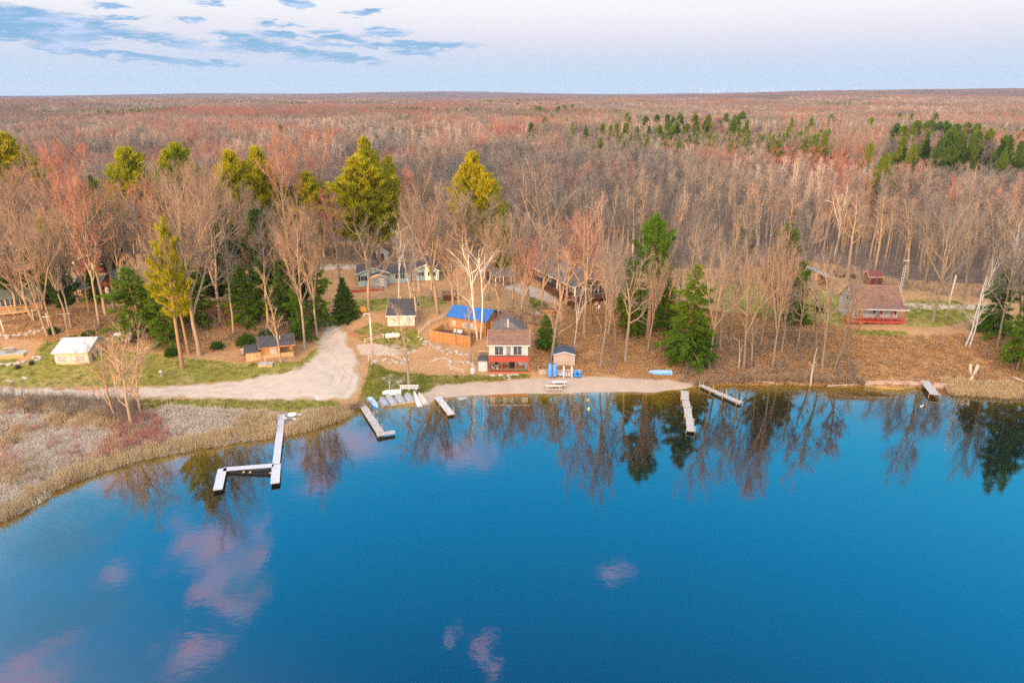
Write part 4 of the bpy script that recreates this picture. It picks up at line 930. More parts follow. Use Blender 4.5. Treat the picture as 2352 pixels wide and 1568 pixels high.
# dead trees and stumps
def dead(u, vb, vt, label, seed, r0=.2, nl=5, L=2.5, m=None, tilt=(0, 0), tw=0, name='dead_tree', group=None):
    x, y, z = G(u, vb); H = zat(vt, y) - z; t, c = snag(seed, H, r0, nl, L, tw)
    r = thing(name, label, 'dead tree', (x, y, z), 0, group); r.rotation_euler = (tilt[0], tilt[1], 0)
    link('trunk', mk('trunk', t[0], t[1], mats=[m or M_DEAD], smooth=True), r)
    if c is not None: link('crown', mk('crown', c[0], None, c[1], mats=[M_BTWIG]), r)
    return r
dead(2216, 797, 655, 'leaning white birch trunk with bare forked top on the leafy bank', 61, .17, 7, 4.2, M_BIRCH, (0, .07), 1.0)
dead(2226, 798, 628, 'twin white birch trunk leaning the same way, slightly taller', 62, .17, 6, 3.4, M_BIRCH, (0, .13), 1.0)
dead(1096, 782, 580, 'white birch behind the boathouse with bare white spreading arms', 66, .24, 9, 6.0, M_BIRCH, (0, -.04), 1.2, name='birch_tree', group=BG_)
dead(1104, 779, 590, 'second white birch trunk behind the boathouse, tilting toward it', 67, .2, 7, 5.0, M_BIRCH, (0, .10), 1.2, name='birch_tree', group=BG_)
dead(1862, 886, 798, 'broken pale snag standing at the water edge', 63, .2, 3, 1.2)
dead(1697, 848, 775, 'splintered pale snag beside the stout bank tree', 64, .18, 4, 2.2)
dead(1075, 640, 560, 'bare white dead tree behind the blue-roofed cabin', 65, .16, 7, 3.0)
m_ = MB()
def stump(u, v):
    x, y, z = G(u, v); r = thing('tree_stump', 'cut forked pale stump standing in the shore reeds', 'stump', (x, y, z))
    q = MB(); q.tube([(0, 0, -.3), (.02, 0, .5), (0, 0, 1.5)], [.55, .36, .30], 10); q.tube([(0, 0, 1.1), (-.45, .1, 2.3), (-.62, .1, 3.5)], [.28, .26, .23], 10); q.tube([(0, 0, 1.1), (.4, 0, 2.2), (.62, 0, 3.4)], [.28, .27, .25], 10)
    q.build('trunk', M_DEAD, r, smooth=True)
    e = MB(); e.tube([(-.62, .1, 3.5), (-.622, .1, 3.53)], .2, 10); e.tube([(.62, 0, 3.4), (.623, 0, 3.43)], .21, 10); e.build('cut_face', mat('cut_wood', (.7, .55, .36), (.6, .45, .3), 6), r)
stump(2228, 880)
# ------------------------------------------------------------------ buildings
M_WHITE = mat('white_paint', (.66, .64, .62), (.58, .56, .54), 3, .6)
M_TRIM = mat('white_trim', (.68, .66, .65), (.60, .59, .57), 3, .55)
M_CREAM = mat('cream_siding', (.74, .56, .38), (.66, .50, .34), 2.5, .7, stripe=('z', .2, .25))
M_METALW = mat('white_metal_roof', (.53, .565, .61), (.46, .49, .54), 1.2, .45, stripe=('x', .4, .22), stains=.3)
M_SHING = mat('charcoal_shingles', (.085, .085, .095), (.055, .055, .062), 5, .9, .3, stripe=('y', .28, .35), stains=.3)
M_SHBR = mat('brown_shingles', (.26, .145, .105), (.17, .10, .08), 1.6, .9, .3, stripe=('y', .28, .3), stains=.5)
M_SHGR = mat('grey_shingles', (.17, .165, .17), (.115, .112, .12), 2, .9, .3, stripe=('y', .28, .3), stains=.4)
M_SHGN = mat('weathered_green_shingles', (.13, .15, .135), (.09, .105, .095), 2, .9, .3, stripe=('y', .28, .3), stains=.5)
M_ORWOOD = mat('orange_wood_siding', (.56, .27, .09), (.44, .20, .065), 3, .7, stripe=('x', .22, .35), stains=.25)
M_TANWOOD = mat('tan_wood_siding', (.62, .40, .22), (.52, .33, .18), 3, .75, stripe=('x', .2, .3), stains=.25)
M_REDWOOD = mat('stained_red_wood', (.46, .085, .045), (.36, .065, .04), 3, .65, stripe=('z', .16, .3), stains=.25)
M_REDPAINT = mat('red_paint', (.56, .10, .055), (.46, .075, .045), 4, .55)
M_BARN = mat('dark_red_siding', (.20, .045, .038), (.15, .035, .03), 3, .7, stripe=('x', .3, .3), stains=.3)
M_LOG = mat('log_siding', (.34, .14, .055), (.25, .10, .045), 2, .7, stripe=('z', .26, .55), stains=.3)
M_TEAL = mat('pale_teal_siding', (.46, .62, .60), (.40, .55, .54), 2.5, .7, stripe=('z', .18, .25), stains=.12)
M_PINKW = mat('pale_pink_siding', (.74, .60, .53), (.66, .53, .47), 2.5, .7, stripe=('z', .2, .25), stains=.15)
M_DKBLUE = mat('dark_blue_siding', (.045, .048, .072), (.032, .034, .052), 3, .7, stripe=('z', .2, .3))
M_BLUEROOF = mat('blue_metal_roof', (.035, .17, .50), (.028, .13, .40), 1.5, .4, stripe=('x', .5, .3), stains=.35)
M_TANSH = mat('tan_panel_siding', (.60, .46, .36), (.54, .41, .32), 3, .8, stripe=('x', .3, .15))
M_METALG = mat('grey_metal_roof', (.42, .44, .47), (.34, .36, .39), 1.5, .5, stripe=('x', .5, .25), stains=.3)
M_GREYW = mat('grey_white_siding', (.50, .49, .48), (.42, .41, .40), 3, .7, stripe=('z', .2, .2))
M_DKWOOD = mat('dark_stained_wood', (.15, .062, .04), (.10, .045, .03), 3, .75, stripe=('x', .16, .4))
M_DECKBR = mat('brown_deck_boards', (.17, .075, .05), (.12, .055, .04), 4, .75, stripe=('x', .15, .45))
M_GREYWD = mat('weathered_grey_boards', (.44, .42, .41), (.33, .315, .31), 3, .85, stripe=None, stains=.35)
M_YELWD = mat('raw_yellow_lumber', (.62, .42, .16), (.52, .34, .13), 3, .75)
M_BRICK = mat('red_brick', (.32, .15, .10), (.25, .11, .08), 6, .9, stripe=('z', .09, .4))
M_GLASS = mat('window_glass', (.06, .075, .095), (.035, .045, .06), 1.2, .06, spec=.9)
M_GLASSL = mat('curtained_glass', (.45, .45, .44), (.30, .31, .32), 2.2, .12, spec=.8)
M_BLACK = mat('black_plastic', (.025, .025, .028), (.02, .02, .022), 5, .5)
M_STONE = mat('field_stones', (.50, .43, .37), (.34, .28, .25), 2.2, .9, .4)
M_CONC = mat('concrete', (.42, .40, .38), (.34, .32, .31), 3, .9)
M_GALV = mat('galvanised_metal', (.50, .52, .54), (.42, .44, .46), 3, .4, metal=.5)
M_ALU = mat('dull_aluminium', (.46, .48, .52), (.36, .38, .42), 2.5, .42, metal=.45, stains=.25)
M_BLUEP = mat('bright_blue_plastic', (.02, .26, .74), (.015, .22, .64), 3, .35, spec=.5)
M_LBLUE = mat('faded_blue_hull', (.30, .50, .74), (.42, .58, .78), 2.0, .5, stains=.25)
M_ORPOST = mat('orange_posts', (.62, .40, .20), (.5, .32, .16), 3, .8)  # plain orange-brown wood colour for posts and lift pads
M_DOCKW = mat('white_dock_decking', (.48, .495, .53), (.42, .435, .47), 2.5, .6, stains=.12)
M_GREENMAT = mat('green_turf_mat', (.03, .15, .035), (.04, .18, .04), 8, .95)

def base(u1, v1, u2, v2, z):
    """front edge of a building from its two lower corners at a given level: (location, angle, width)"""
    a, b = P(u1, v1, z), P(u2, v2, z); dx_, dy_ = b[0]-a[0], b[1]-a[1]
    return ((a[0]+b[0])/2, (a[1]+b[1])/2, z), math.atan2(dy_, dx_), math.hypot(dx_, dy_)
def walls(root, x0, x1, y0, y1, h, rise, ax, m, name='wall', z0=0., ridge=.5, sink=.8):
    q = MB()
    if rise <= 0: q.box(x0, x1, y0, y1, z0-sink, z0+h)
    elif ax == 'x': q.prism([(y0, z0-sink), (y1, z0-sink), (y1, z0+h), (y0+(y1-y0)*ridge, z0+h+rise), (y0, z0+h)], 'x', x0, x1)
    else: q.prism([(x0, z0-sink), (x1, z0-sink), (x1, z0+h), (x0+(x1-x0)*ridge, z0+h+rise), (x0, z0+h)], 'y', y0, y1)
    return q.build(name, m, root)
def gable_roof(root, x0, x1, y0, y1, h, rise, ax, m, ov=.35, th=.14, z0=0., ridge=.5, trim=M_TRIM, ext=(0, 0), name='roof'):
    """two pitched slabs on top of the walls plus the fascia boards; ext lengthens the front or back slope"""
    z = z0 + h
    if ax == 'x': a, b, lo, hi = y0, y1, x0-ov, x1+ov
    else: a, b, lo, hi = x0, x1, y0-ov, y1+ov
    c = a + (b-a)*ridge; s1, s2 = rise/(c-a), rise/(b-c); ea, eb = a-ov-ext[0], b+ov+ext[1]
    q = MB(); g = .012
    p1 = [(ea, z - s1*(a-ea) + g), (c, z+rise+g), (c, z+rise+th+g), (ea, z - s1*(a-ea) + th+g)]
    p2 = [(c, z+rise+g), (eb, z - s2*(eb-b) + g), (eb, z - s2*(eb-b) + th+g), (c, z+rise+th+g)]
    q.prism(p1, ax, lo, hi); q.prism(p2, ax, lo, hi); r = q.build(name, m, root)
    if trim:
        t = MB(); w = .035
        t.prism([(ea-w, p1[0][1]-.06), (ea-.004, p1[0][1]-.06), (ea-.004, p1[3][1]-.01), (ea-w, p1[3][1]-.01)], ax, lo, hi)
        for e0, e1 in ((lo-w, lo-.004), (hi+.004, hi+w)):
            for pp in (p1, p2):
                t.prism([(pp[0][0], pp[0][1]-.06), (pp[1][0], pp[1][1]-.06), (pp[2][0], pp[2][1]-.01), (pp[3][0], pp[3][1]-.01)], ax, e0, e1)
        t.build('fascia', trim, root)
    return r
def place(q, face, x, y, z):
    """turn a front-facing piece round to the left or right wall"""
    if face == 'front': q.v = [(x+a, y+b, z+c) for a, b, c in q.v]
    elif face == 'left': q.v = [(x+b, y-a, z+c) for a, b, c in q.v]
    else: q.v = [(x-b, y+a, z+c) for a, b, c in q.v]
    return q
def window(root, x, z, w, h, y=0., face='front', glass=None, frame=None, mull=1, bars=0, shutters=None):
    t = .07; q = MB()
    q.box(-w/2-t, w/2+t, -.05, 0.02, -t, 0); q.box(-w/2-t, w/2+t, -.05, 0.02, h, h+t); q.box(-w/2-t, -w/2, -.05, .02, 0, h); q.box(w/2, w/2+t, -.05, .02, 0, h)
    for i in range(1, mull+1): c = -w/2 + w*i/(mull+1); q.box(c-.03, c+.03, -.045, .02, 0, h)
    for i in range(1, bars+1): c = h*i/(bars+1); q.box(-w/2, w/2, -.04, .02, c-.025, c+.025)
    f = place(q, face, x, y, z).build('window', frame or M_TRIM, root)
    place(MB().box(-w/2, w/2, -.018, .015, 0, h), face, x, y, z).build('pane', glass or M_GLASS, f)
    if shutters:
        for sx in (-1, 1): place(MB().box(sx*(w/2+.32)-.2, sx*(w/2+.32)+.2, -.045, .02, -.05, h+.05), face, x, y, z).build('shutter', shutters, root)
    return f
def door(root, x, z, w, h, m, y=0., face='front', name='door'):
    d = place(MB().box(-w/2, w/2, -.05, .02, 0, h), face, x, y, z).build(name, m, root)
    place(MB().box(w/2-.16, w/2-.08, -.1, -.051, h*.46, h*.5), face, x, y, z).build('handle', M_BLACK, d); return d
def rail(root, p, q, h, m, top=.08, gap=.14, posts=True, name='railing', nrail=1):
    p, q = Vector(p), Vector(q); L = (q-p).length; d = (q-p)/L; up = Vector((0, 0, 1)); k = MB()
    k.beam(p+up*h, q+up*h, .09, top)
    if nrail > 1: k.beam(p+up*.12, q+up*.12, .05, .07)
    n = int(L/gap)
    for i in range(1, n): b = p + d*(L*i/n); k.beam(b+up*.05, b+up*(h-.03), .035, .035)
    if posts:
        m2 = max(1, int(L/2.2))
        for i in range(m2+1): b = p + d*(L*i/m2); k.beam(b - up*.05, b+up*(h+.06), .1, .1)
    return k.build(name, m, root)
def chimney(root, x, y, z0, z1, w=.55, m=None):
    c = MB(); c.box(x-w/2, x+w/2, y-w/2, y+w/2, z0, z1); c.box(x-w/2-.06, x+w/2+.06, y-w/2-.06, y+w/2+.06, z1+.003, z1+.12); c.box(x-.14, x+.14, y-.14, y+.14, z1+.123, z1+.35)
    return c.build('chimney', m or M_BRICK, root)

# cream cottage with the white metal roof
loc, rz, w = base(131, 843, 208, 840, 1.9)
r = thing('cottage', 'small cream cottage with white metal roof and brick chimney on the grass', 'house', loc, rz)
walls(r, -w/2, w/2, 0, 7.2, 2.7, 1.3, 'x', M_CREAM, ridge=.6)
walls(r, w/2-.6, w/2+.02, 7.22, 9.2, 2.2, 0, 'x', M_CREAM, 'rear_wall')
gable_roof(r, -w/2, w/2, 0, 7.2, 2.7, 1.3, 'x', M_METALW, ridge=.6, ov=.22)
pr = MB(); pr.prism([(-.42, 2.60), (2.0, 3.28), (2.0, 3.38), (-.42, 2.70)], 'x', -w/2-.3, w/2+.3); pr.build('porch_roof', M_METALW, r, loc=(0, 0, .12))
for sx in (-1.6, 1.35): window(r, sx, 1.0, 1.5, .95, mull=0, bars=1, glass=M_GLASSL, shutters=M_TRIM)
window(r, w/2, 1.0, .8, .9, y=3.4, face='right', mull=0); door(r, w/2, .05, .85, 1.95, mat('dark_door', (.10, .09, .09)), y=1.5, face='right')
chimney(r, -w/2-.45, 1.2, -.4, 3.0, .6)
x, y, z = G(149, 800); a = thing('antenna', 'thin rooftop style TV antenna on a pole behind the cream cottage', 'antenna', (x-1.5, y+4, T1(x, y+4)))
q = MB(); q.tube([(0, 0, -.3), (0, 0, 5.2)], .04, 6); q.build('pole', M_GALV, a); q = MB(); q.beam((-1.2, 0, 5.0), (1.3, 0, 5.1), .05, .05)
for i in range(7): q.beam((-1.1+i*.35, -.5, 5.05), (-1.1+i*.35, .5, 5.05), .03, .03)
q.build('aerial', M_GALV, a)
x, y, z = G(283, 788); a = thing('trailer', 'white covered trailer parked behind the cream cottage', 'trailer', (x, y, z), .3)
MB().loft([[(-1.5, -.8, .5), (1.5, -.8, .5), (1.5, .8, .5), (-1.5, .8, .5)], [(-1.6, -.85, 1.4), (1.6, -.85, 1.4), (1.6, .85, 1.4), (-1.6, .85, 1.4)], [(-1.1, -.6, 2.1), (1.2, -.6, 2.1), (1.2, .6, 2.1), (-1.1, .6, 2.1)]]).build('body', M_WHITE, a, bevel=.12)
for sy in (-.8, .8): MB().tube([(0, sy-.12, .34), (0, sy+.12, .34)], .34, 14).build('wheel', M_BLACK, a)
MB().beam((1.5, 0, .5), (2.6, 0, .45), .1, .1).build('drawbar', M_GALV, a)

# brown cabin on the inside of the bend
loc, rz, w = base(602, 827, 676, 818, 2.1)
r = thing('cabin', 'orange-brown wooden cabin with charcoal roof and lower side addition', 'cabin', loc, rz)
ow = w/2
walls(r, -ow, ow*.12, 0, 4.2, 2.5, 0, 'x', M_ORWOOD); walls(r, ow*.12+.01, ow, 1.5, 4.2, 2.5, 0, 'x', M_ORWOOD, 'porch_back_wall')
MB().box(ow*.12+.01, ow, 0, .1, -.8, .95).build('porch_panel', M_TANWOOD, r); MB().box(-ow-.01, ow*.12, -.03, -.004, -.8, .95).build('lower_panel', M_TANWOOD, r)
q = MB()
for px_ in (ow*.12+.08, ow-.08): q.box(px_-.06, px_+.06, .0, .12, .952, 2.5)
q.build('porch_post', M_ORWOOD, r); MB().box(ow*.12+.02, ow-.02, .11, 1.49, .1, .2).build('porch_floor', M_DECKBR, r)
gable_roof(r, -ow, ow, 0, 4.2, 2.5, 1.15, 'x', M_SHING, ridge=.62, ov=.4, trim=M_ORWOOD)
walls(r, -ow-2.7, -ow-.03, -.1, 2.6, 1.75, 0, 'x', M_TANWOOD, 'side_room')
q = MB(); q.prism([(-.35, 1.78), (2.7, 2.3), (2.7, 2.42), (-.35, 1.9)], 'x', -ow-2.95, -ow-.05); q.build('side_roof', M_SHING, r)
window(r, -.75, 1.15, .95, .95, y=-.03, mull=1, bars=1, glass=M_GLASSL)
MB().tube([(.7, 1.3, 2.9), (.7, 1.3, 4.0)], .07, 8).build('stove_pipe', M_GALV, r)
x, y, z = G(565, 815); a = thing('metal_box', 'pale metal box standing against the side addition of the brown cabin', 'box', (x, y, z), rz)
MB().box(-.7, .5, -.4, .4, .35, 1.1).build('body', M_GALV, a, bevel=.05); MB().box(-.75, .55, -.45, .45, 1.103, 1.18).build('lid', M_WHITE, a); q = MB()
for sx in (-.6, .4): q.box(sx-.05, sx+.05, -.3, .3, -.1, .347)
q.build('leg', M_GALV, a)
x, y, z = G(612, 837); a = thing('timber_platform', 'square timber platform with a short post in front of the brown cabin', 'platform', (x, y, z+.05), .1)  # pallet-like timber deck with a post
q = MB()
for i in range(8): q.box(-1.3, 1.2, -.8+i*.2, -.62+i*.2, .1, .2)
q.build('boards', M_GREYWD, a); MB().box(-1.3, 1.2, -.8, .8, -.3, .097).build('frame', M_TANWOOD, a); MB().box(-.3, -.16, .3, .44, .2, 1.3).build('post', M_ORPOST, a)

# teal cottage: west half, wing and east half
loc, rz, w = base(826, 656, 892, 653, 6.1)
r = thing('cottage', 'pale teal cottage with wide dark low-pitched gable, porch and side wing', 'house', loc, rz)
x0, x1 = -w/2-.3, w/2+.2
walls(r, x0, x1, 0, 8, 2.9, 1.25, 'y', M_TEAL); gable_roof(r, x0, x1, 0, 8, 2.9, 1.25, 'y', M_SHING, ov=.5)
walls(r, -.9, 3.0, -2.2, -.02, 2.5, .5, 'y', M_GREYW, 'porch_wall'); gable_roof(r, -.9, 3.0, -2.2, -.3, 2.5, .5, 'y', M_SHING, ov=.3, name='porch_roof')
walls(r, x1+.02, x1+5.1, .6, 5, 2.6, 0, 'x', M_TEAL, 'wing_wall'); q = MB(); q.prism([(.2, 2.62), (5.4, 3.7), (5.4, 3.82), (.2, 2.74)], 'x', x1+.15, x1+5.4); q.build('wing_roof', M_SHING, r)
window(r, -2.2, 1.1, 1.5, 1.2, glass=M_GLASS, shutters=M_BLACK); window(r, x1+2.6, 1.15, 1.0, 1.0, y=.6, shutters=M_BLACK); window(r, .4, .9, 1.4, 1.3, y=-2.2, glass=M_GLASSL, mull=1); door(r, 1.9, .1, .85, 2.0, M_WHITE, y=-2.2)
chimney(r, .6, 1.5, 3.2, 5.1, .6); chimney(r, 1.6, 7.5, 3.6, 6.6, .75)
MB().box(x0-1.6, x1-1.2, -4.0, -2.25, -1.6, -.25).build('terrace', M_REDWOOD, r)
rail(r, (x0-1.5, -3.95, -.25), (x1-1.3, -3.95, -.25), .8, M_DKWOOD, gap=.3)
loc, rz, w = base(948, 645, 1008, 644, 6.3)
r = thing('cottage', 'pale teal cottage wing with gabled front and black-shuttered small windows', 'house', loc, rz)
walls(r, -w/2, w/2, 0, 7, 2.5, 1.5, 'y', M_TEAL, ridge=.55); gable_roof(r, -w/2, w/2, 0, 7, 2.5, 1.5, 'y', M_SHING, ov=.4, ridge=.55)
MB().box(-w/2, w/2, -.06, -.004, -.8, .05).build('foundation', M_BRICK, r)
for sx in (-1.3, 1.45): window(r, sx, 1.25, .75, .85, shutters=M_BLACK)
# teal shed and the parked car behind
loc, rz, w = base(865, 600, 891, 600, 6.6)
r = thing('shed', 'small teal gabled shed alone uphill of the teal cottage', 'shed', loc, rz)
walls(r, -w/2, w/2, 0, 3.6, 2.6, 1.1, 'y', M_TEAL); gable_roof(r, -w/2, w/2, 0, 3.6, 2.6, 1.1, 'y', M_SHBR, ov=.35)
door(r, .1, .0, .8, 2.1, M_DKBLUE); q = MB(); q.box(-.85, -.45, -.06, -.004, .1, 2.2); q.build('corner_board', M_TRIM, r)
x, y, z = G(979, 597); r = thing('parked_car', 'pale silver car parked under the trees behind the teal cottage', 'car', (x, y, z), 1.3)
MB().loft([[(-2.2, -.85, .45), (2.2, -.85, .45), (2.2, .85, .45), (-2.2, .85, .45)], [(-2.25, -.9, .8), (2.25, -.9, .75), (2.25, .9, .75), (-2.25, .9, .8)], [(-2.15, -.85, 1.05), (2.1, -.82, .95), (2.1, .82, .95), (-2.15, .85, 1.05)]]).build('body', mat('silver_paint', (.62, .66, .72), (.58, .62, .68), 2, .25, spec=.6), r, bevel=.08)
cb = MB().loft([[(-2.1, -.78, 1.06), (1.0, -.78, 1.0), (1.0, .78, 1.0), (-2.1, .78, 1.06)], [(-1.85, -.66, 1.62), (.3, -.66, 1.62), (.3, .66, 1.62), (-1.85, .66, 1.62)]]).build('cabin', M_GLASS, r)
MB().box(-1.86, .31, -.67, .67, 1.623, 1.68).build('roof', MATS['silver_paint'], r)
for sx in (-1.4, 1.4):
    for sy in (-.85, .85): MB().tube([(sx, sy-.1, .34), (sx, sy+.1, .34)], .34, 14).build('wheel', M_BLACK, r)
# pink cottage
loc, rz, w = base(891, 749, 953, 748, 4.2)
r = thing('cottage', 'pale pink cottage with a dark roof and two small windows', 'house', loc, rz)
walls(r, -w/2, w/2, 0, 7.4, 2.2, 1.7, 'x', M_PINKW, ridge=.8); gable_roof(r, -w/2, w/2, 0, 7.4, 2.2, 1.7, 'x', M_SHING, ridge=.8, ov=.3)
for sx in (-1.4, 1.2): window(r, sx, .95, .55, .75, mull=0, bars=1, glass=M_GLASSL)
window(r, 1.9, .95, .55, .75, mull=0, glass=M_GLASSL); MB().box(-w/2, w/2, -.05, -.004, -.8, .0).build('foundation', M_BRICK, r); MB().tube([(-.6, 6.2, 3.6), (-.6, 6.2, 4.3)], .08, 8).build('vent_pipe', M_WHITE, r)
# blue-roofed orange cabin and its walled deck
loc, rz, w = base(990, 786, 1079, 800, 2.2)
r = thing('cabin', 'bright orange cabin with blue metal roof behind its board-walled deck', 'cabin', loc, rz)
walls(r, -2.6, w/2+1.2, 4.6, 10.5, 3.6, 1.2, 'x', M_ORWOOD, z0=.9, sink=2.0); gable_roof(r, -2.6, w/2+1.2, 4.6, 10.5, 3.6, 1.2, 'x', M_BLUEROOF, ov=.5, z0=.9, trim=M_BLUEROOF)
window(r, 1.9, 2.35, 3.0, 1.0, y=4.6, mull=3, bars=1, glass=M_GLASSL); window(r, -1.5, 2.5, .6, .9, y=4.6, mull=0, bars=1, glass=M_GLASSL)
walls(r, w/2+1.25, w/2+5.0, 6.6, 11.0, 2.9, 0, 'x', M_ORWOOD, 'side_room', z0=.9); q = MB(); q.prism([(6.2, 3.85), (11.3, 4.3), (11.3, 4.42), (6.2, 3.97)], 'x', w/2+1.0, w/2+5.4); q.build('side_roof', M_SHBR, r)
MB().box(-w/2+.05, w/2-.05, .05, 4.58, 1.2, 1.35).build('deck', M_DECKBR, r)
MB().box(-w/2, w/2, -.05, .04, -1.6, 2.3).build('deck_wall', M_ORWOOD, r); MB().box(-w/2-.05, -w/2+.04, .045, 5.2, -1.0, 2.3).build('deck_wall', M_ORWOOD, r); MB().box(w/2-.04, w/2+.05, .045, 4.55, -1.6, 1.9).build('deck_wall', M_ORWOOD, r)
q = MB()
for i in range(6): c = -w/2 + w*i/5; q.box(c-.07, c+.07, -.12, -.053, -1.6, 2.36)
q.box(-w/2-.1, w/2+.1, -.14, .1, 2.363, 2.43); q.build('trim_boards', M_TANWOOD, r)
for sx in (-.6, .2, .75):
    cx = Vector((sx, 3.0, 1.35)); a = thing('deck_chair', 'white plastic chair on the orange cabin deck, one of three', 'chair', Vector(loc) + Vector((cx.x*math.cos(rz)-cx.y*math.sin(rz), cx.x*math.sin(rz)+cx.y*math.cos(rz), cx.z)), rz, 'white chairs on the orange deck')
    MB().box(-.25, .25, -.25, .25, .4, .45).build('seat', M_WHITE, a); MB().box(-.25, .25, .22, .28, .453, .95).build('backrest', M_WHITE, a)
    for lx in (-.22, .22):
        for ly in (-.22, .22): MB().box(lx-.025, lx+.025, ly-.025, ly+.025, 0, .397).build('leg', M_WHITE, a)
# red and white boathouse
loc, rz, w = base(1122.5, 856, 1214, 856, .85)
r = thing('boathouse', 'two-storey white cottage with red balcony and open lower deck on the beach', 'house', loc, rz)
h1 = 2.75; BL = w/2
walls(r, -BL+.15, BL-.15, 2.6, 9.6, 5.0, 0, 'x', mat('tan_wall', (.56, .42, .28), (.48, .36, .24), 3, .8), 'lower_wall')
walls(r, -BL+.1, BL-.1, 1.0, 5.6, 2.05, 1.45, 'x', M_WHITE, 'upper_wall', z0=3.0, sink=0, ridge=.82)
gable_roof(r, -BL+.1, BL-.1, 1.0, 5.6, 2.05, 1.45, 'x', M_SHBR, ov=.35, z0=3.0, ridge=.82)
q = MB(); a0, a1, rg = -BL+.4, BL-.6, 0.1
q.add([(a0, 5.65, 5.6), (a1, 5.65, 5.6), (rg, 6.6, 7.7), (a0, 12, 5.6), (a1, 12, 5.6), (rg, 9.5, 7.7)], [(0, 1, 2), (1, 4, 5, 2), (4, 3, 5), (3, 0, 2, 5), (0, 3, 4, 1)]); q.build('rear_roof', M_SHGR, r)
walls(r, -BL+.8, BL-1.0, 9.65, 11.6, 5.55, 0, 'x', M_WHITE, 'rear_wall'); MB().tube([(-.1, 6.2, 5.9), (-.1, 6.2, 8.1)], .11, 10).build('vent_pipe', M_WHITE, r)
for sx in (-1.75, 1.6): window(r, sx, 3.15, 1.45, 1.6, y=1.0, mull=1)
door(r, -.05, 3.05, .72, 1.85, mat('grey_glass_door', (.30, .32, .34), (.2, .22, .24), 2, .3), y=1.0)
MB().box(-BL, BL, -.0, .06, 2.1, 3.0).build('balcony_panel', M_REDPAINT, r); MB().box(-BL, BL, .065, .995, 2.62, 2.74).build('balcony_floor', M_REDWOOD, r); MB().box(-BL-.04, BL+.04, -.05, .11, 3.003, 3.09).build('handrail', M_REDPAINT, r)
for sx in (-BL+.08, -1.3, 1.25, BL-.08): MB().box(sx-.07, sx+.07, .0, .12, 0.203, 2.097).build('post', M_REDPAINT, r)
MB().box(-BL, BL, -.05, 2.595, -.3, .2).build('deck', M_DECKBR, r); MB().box(-BL-.03, BL+.03, -.11, -.053, -.2, .3).build('deck_edge', M_REDPAINT, r)
door(r, 2.15, .3, .8, 1.6, M_WHITE, y=2.6)
def on(root_loc, rz_, x, y, z): return (root_loc[0] + x*math.cos(rz_) - y*math.sin(rz_), root_loc[1] + x*math.sin(rz_) + y*math.cos(rz_), root_loc[2] + z)
BH = (loc, rz)
a = thing('doormat', 'green turf mat on the lower deck of the boathouse', 'mat', on(*BH, 2.35, 1.0, .2), rz); MB().box(-1.1, 1.1, -.8, .7, .003, .025).build('turf', M_GREENMAT, a)
a = thing('grill', 'black covered barbecue on the lower deck of the boathouse', 'grill', on(*BH, .62, 1.7, .2), rz)
MB().box(-.45, .45, -.3, .3, .1, .85).build('cabinet', M_BLACK, a, bevel=.04); MB().loft([[(-.5, -.35, .853), (.5, -.35, .853), (.5, .35, .853), (-.5, .35, .853)], [(-.4, -.25, 1.2), (.4, -.25, 1.2), (.4, .3, 1.2), (-.4, .3, 1.2)]]).build('lid', M_DKBLUE, a, bevel=.05)
a = thing('bin', 'grey bin at the end of the boathouse deck', 'bin', on(*BH, 3.15, 1.3, .2), rz)
MB().tube([(0, 0, .0), (0, 0, .85)], [.26, .3], 14).build('body', M_GALV, a); MB().tube([(0, 0, .853), (0, 0, .95)], [.32, .2], 14).build('lid', M_GALV, a)
M_WICK = mat('pale_wicker', (.60, .48, .38), (.5, .4, .31), 8, .85)
a = thing('patio_table', 'round pale wicker table on the boathouse deck', 'table', on(*BH, -2.05, 1.3, .2), rz)
MB().tube([(0, 0, .68), (0, 0, .73)], .5, 18).build('top', M_WICK, a); MB().tube([(0, 0, .02), (0, 0, .677)], [.28, .07], 10).build('leg', M_WICK, a)
def chair(loc_, rz_, m, lab, grp=None):
    a = thing('patio_chair', lab, 'chair', loc_, rz_, grp)
    MB().box(-.28, .28, -.26, .26, .38, .45).build('seat', m, a, bevel=.02); MB().loft([[(-.28, .22, .453), (.28, .22, .453), (.28, .3, .453), (-.28, .3, .453)], [(-.26, .34, 1.0), (.26, .34, 1.0), (.26, .42, 1.0), (-.26, .42, 1.0)]]).build('backrest', m, a)
    for lx in (-.25, .25):
        MB().box(lx-.035, lx+.035, -.24, .24, .62, .67).build('armrest', m, a)
        for ly in (-.22, .22): MB().box(lx-.03, lx+.03, ly-.03, ly+.03, 0, .377).build('leg', m, a)
    return a
chair(on(*BH, -2.8, 1.2, .2), rz+1.2, M_WICK, 'pale wicker chair beside the corner post of the boathouse deck'); chair(on(*BH, -2.2, 2.1, .2), rz, M_BLACK, 'dark chair behind the round wicker table'); chair(on(*BH, -1.15, 1.4, .2), rz-1.3, M_REDPAINT, 'orange-red chair between wicker table and grill')
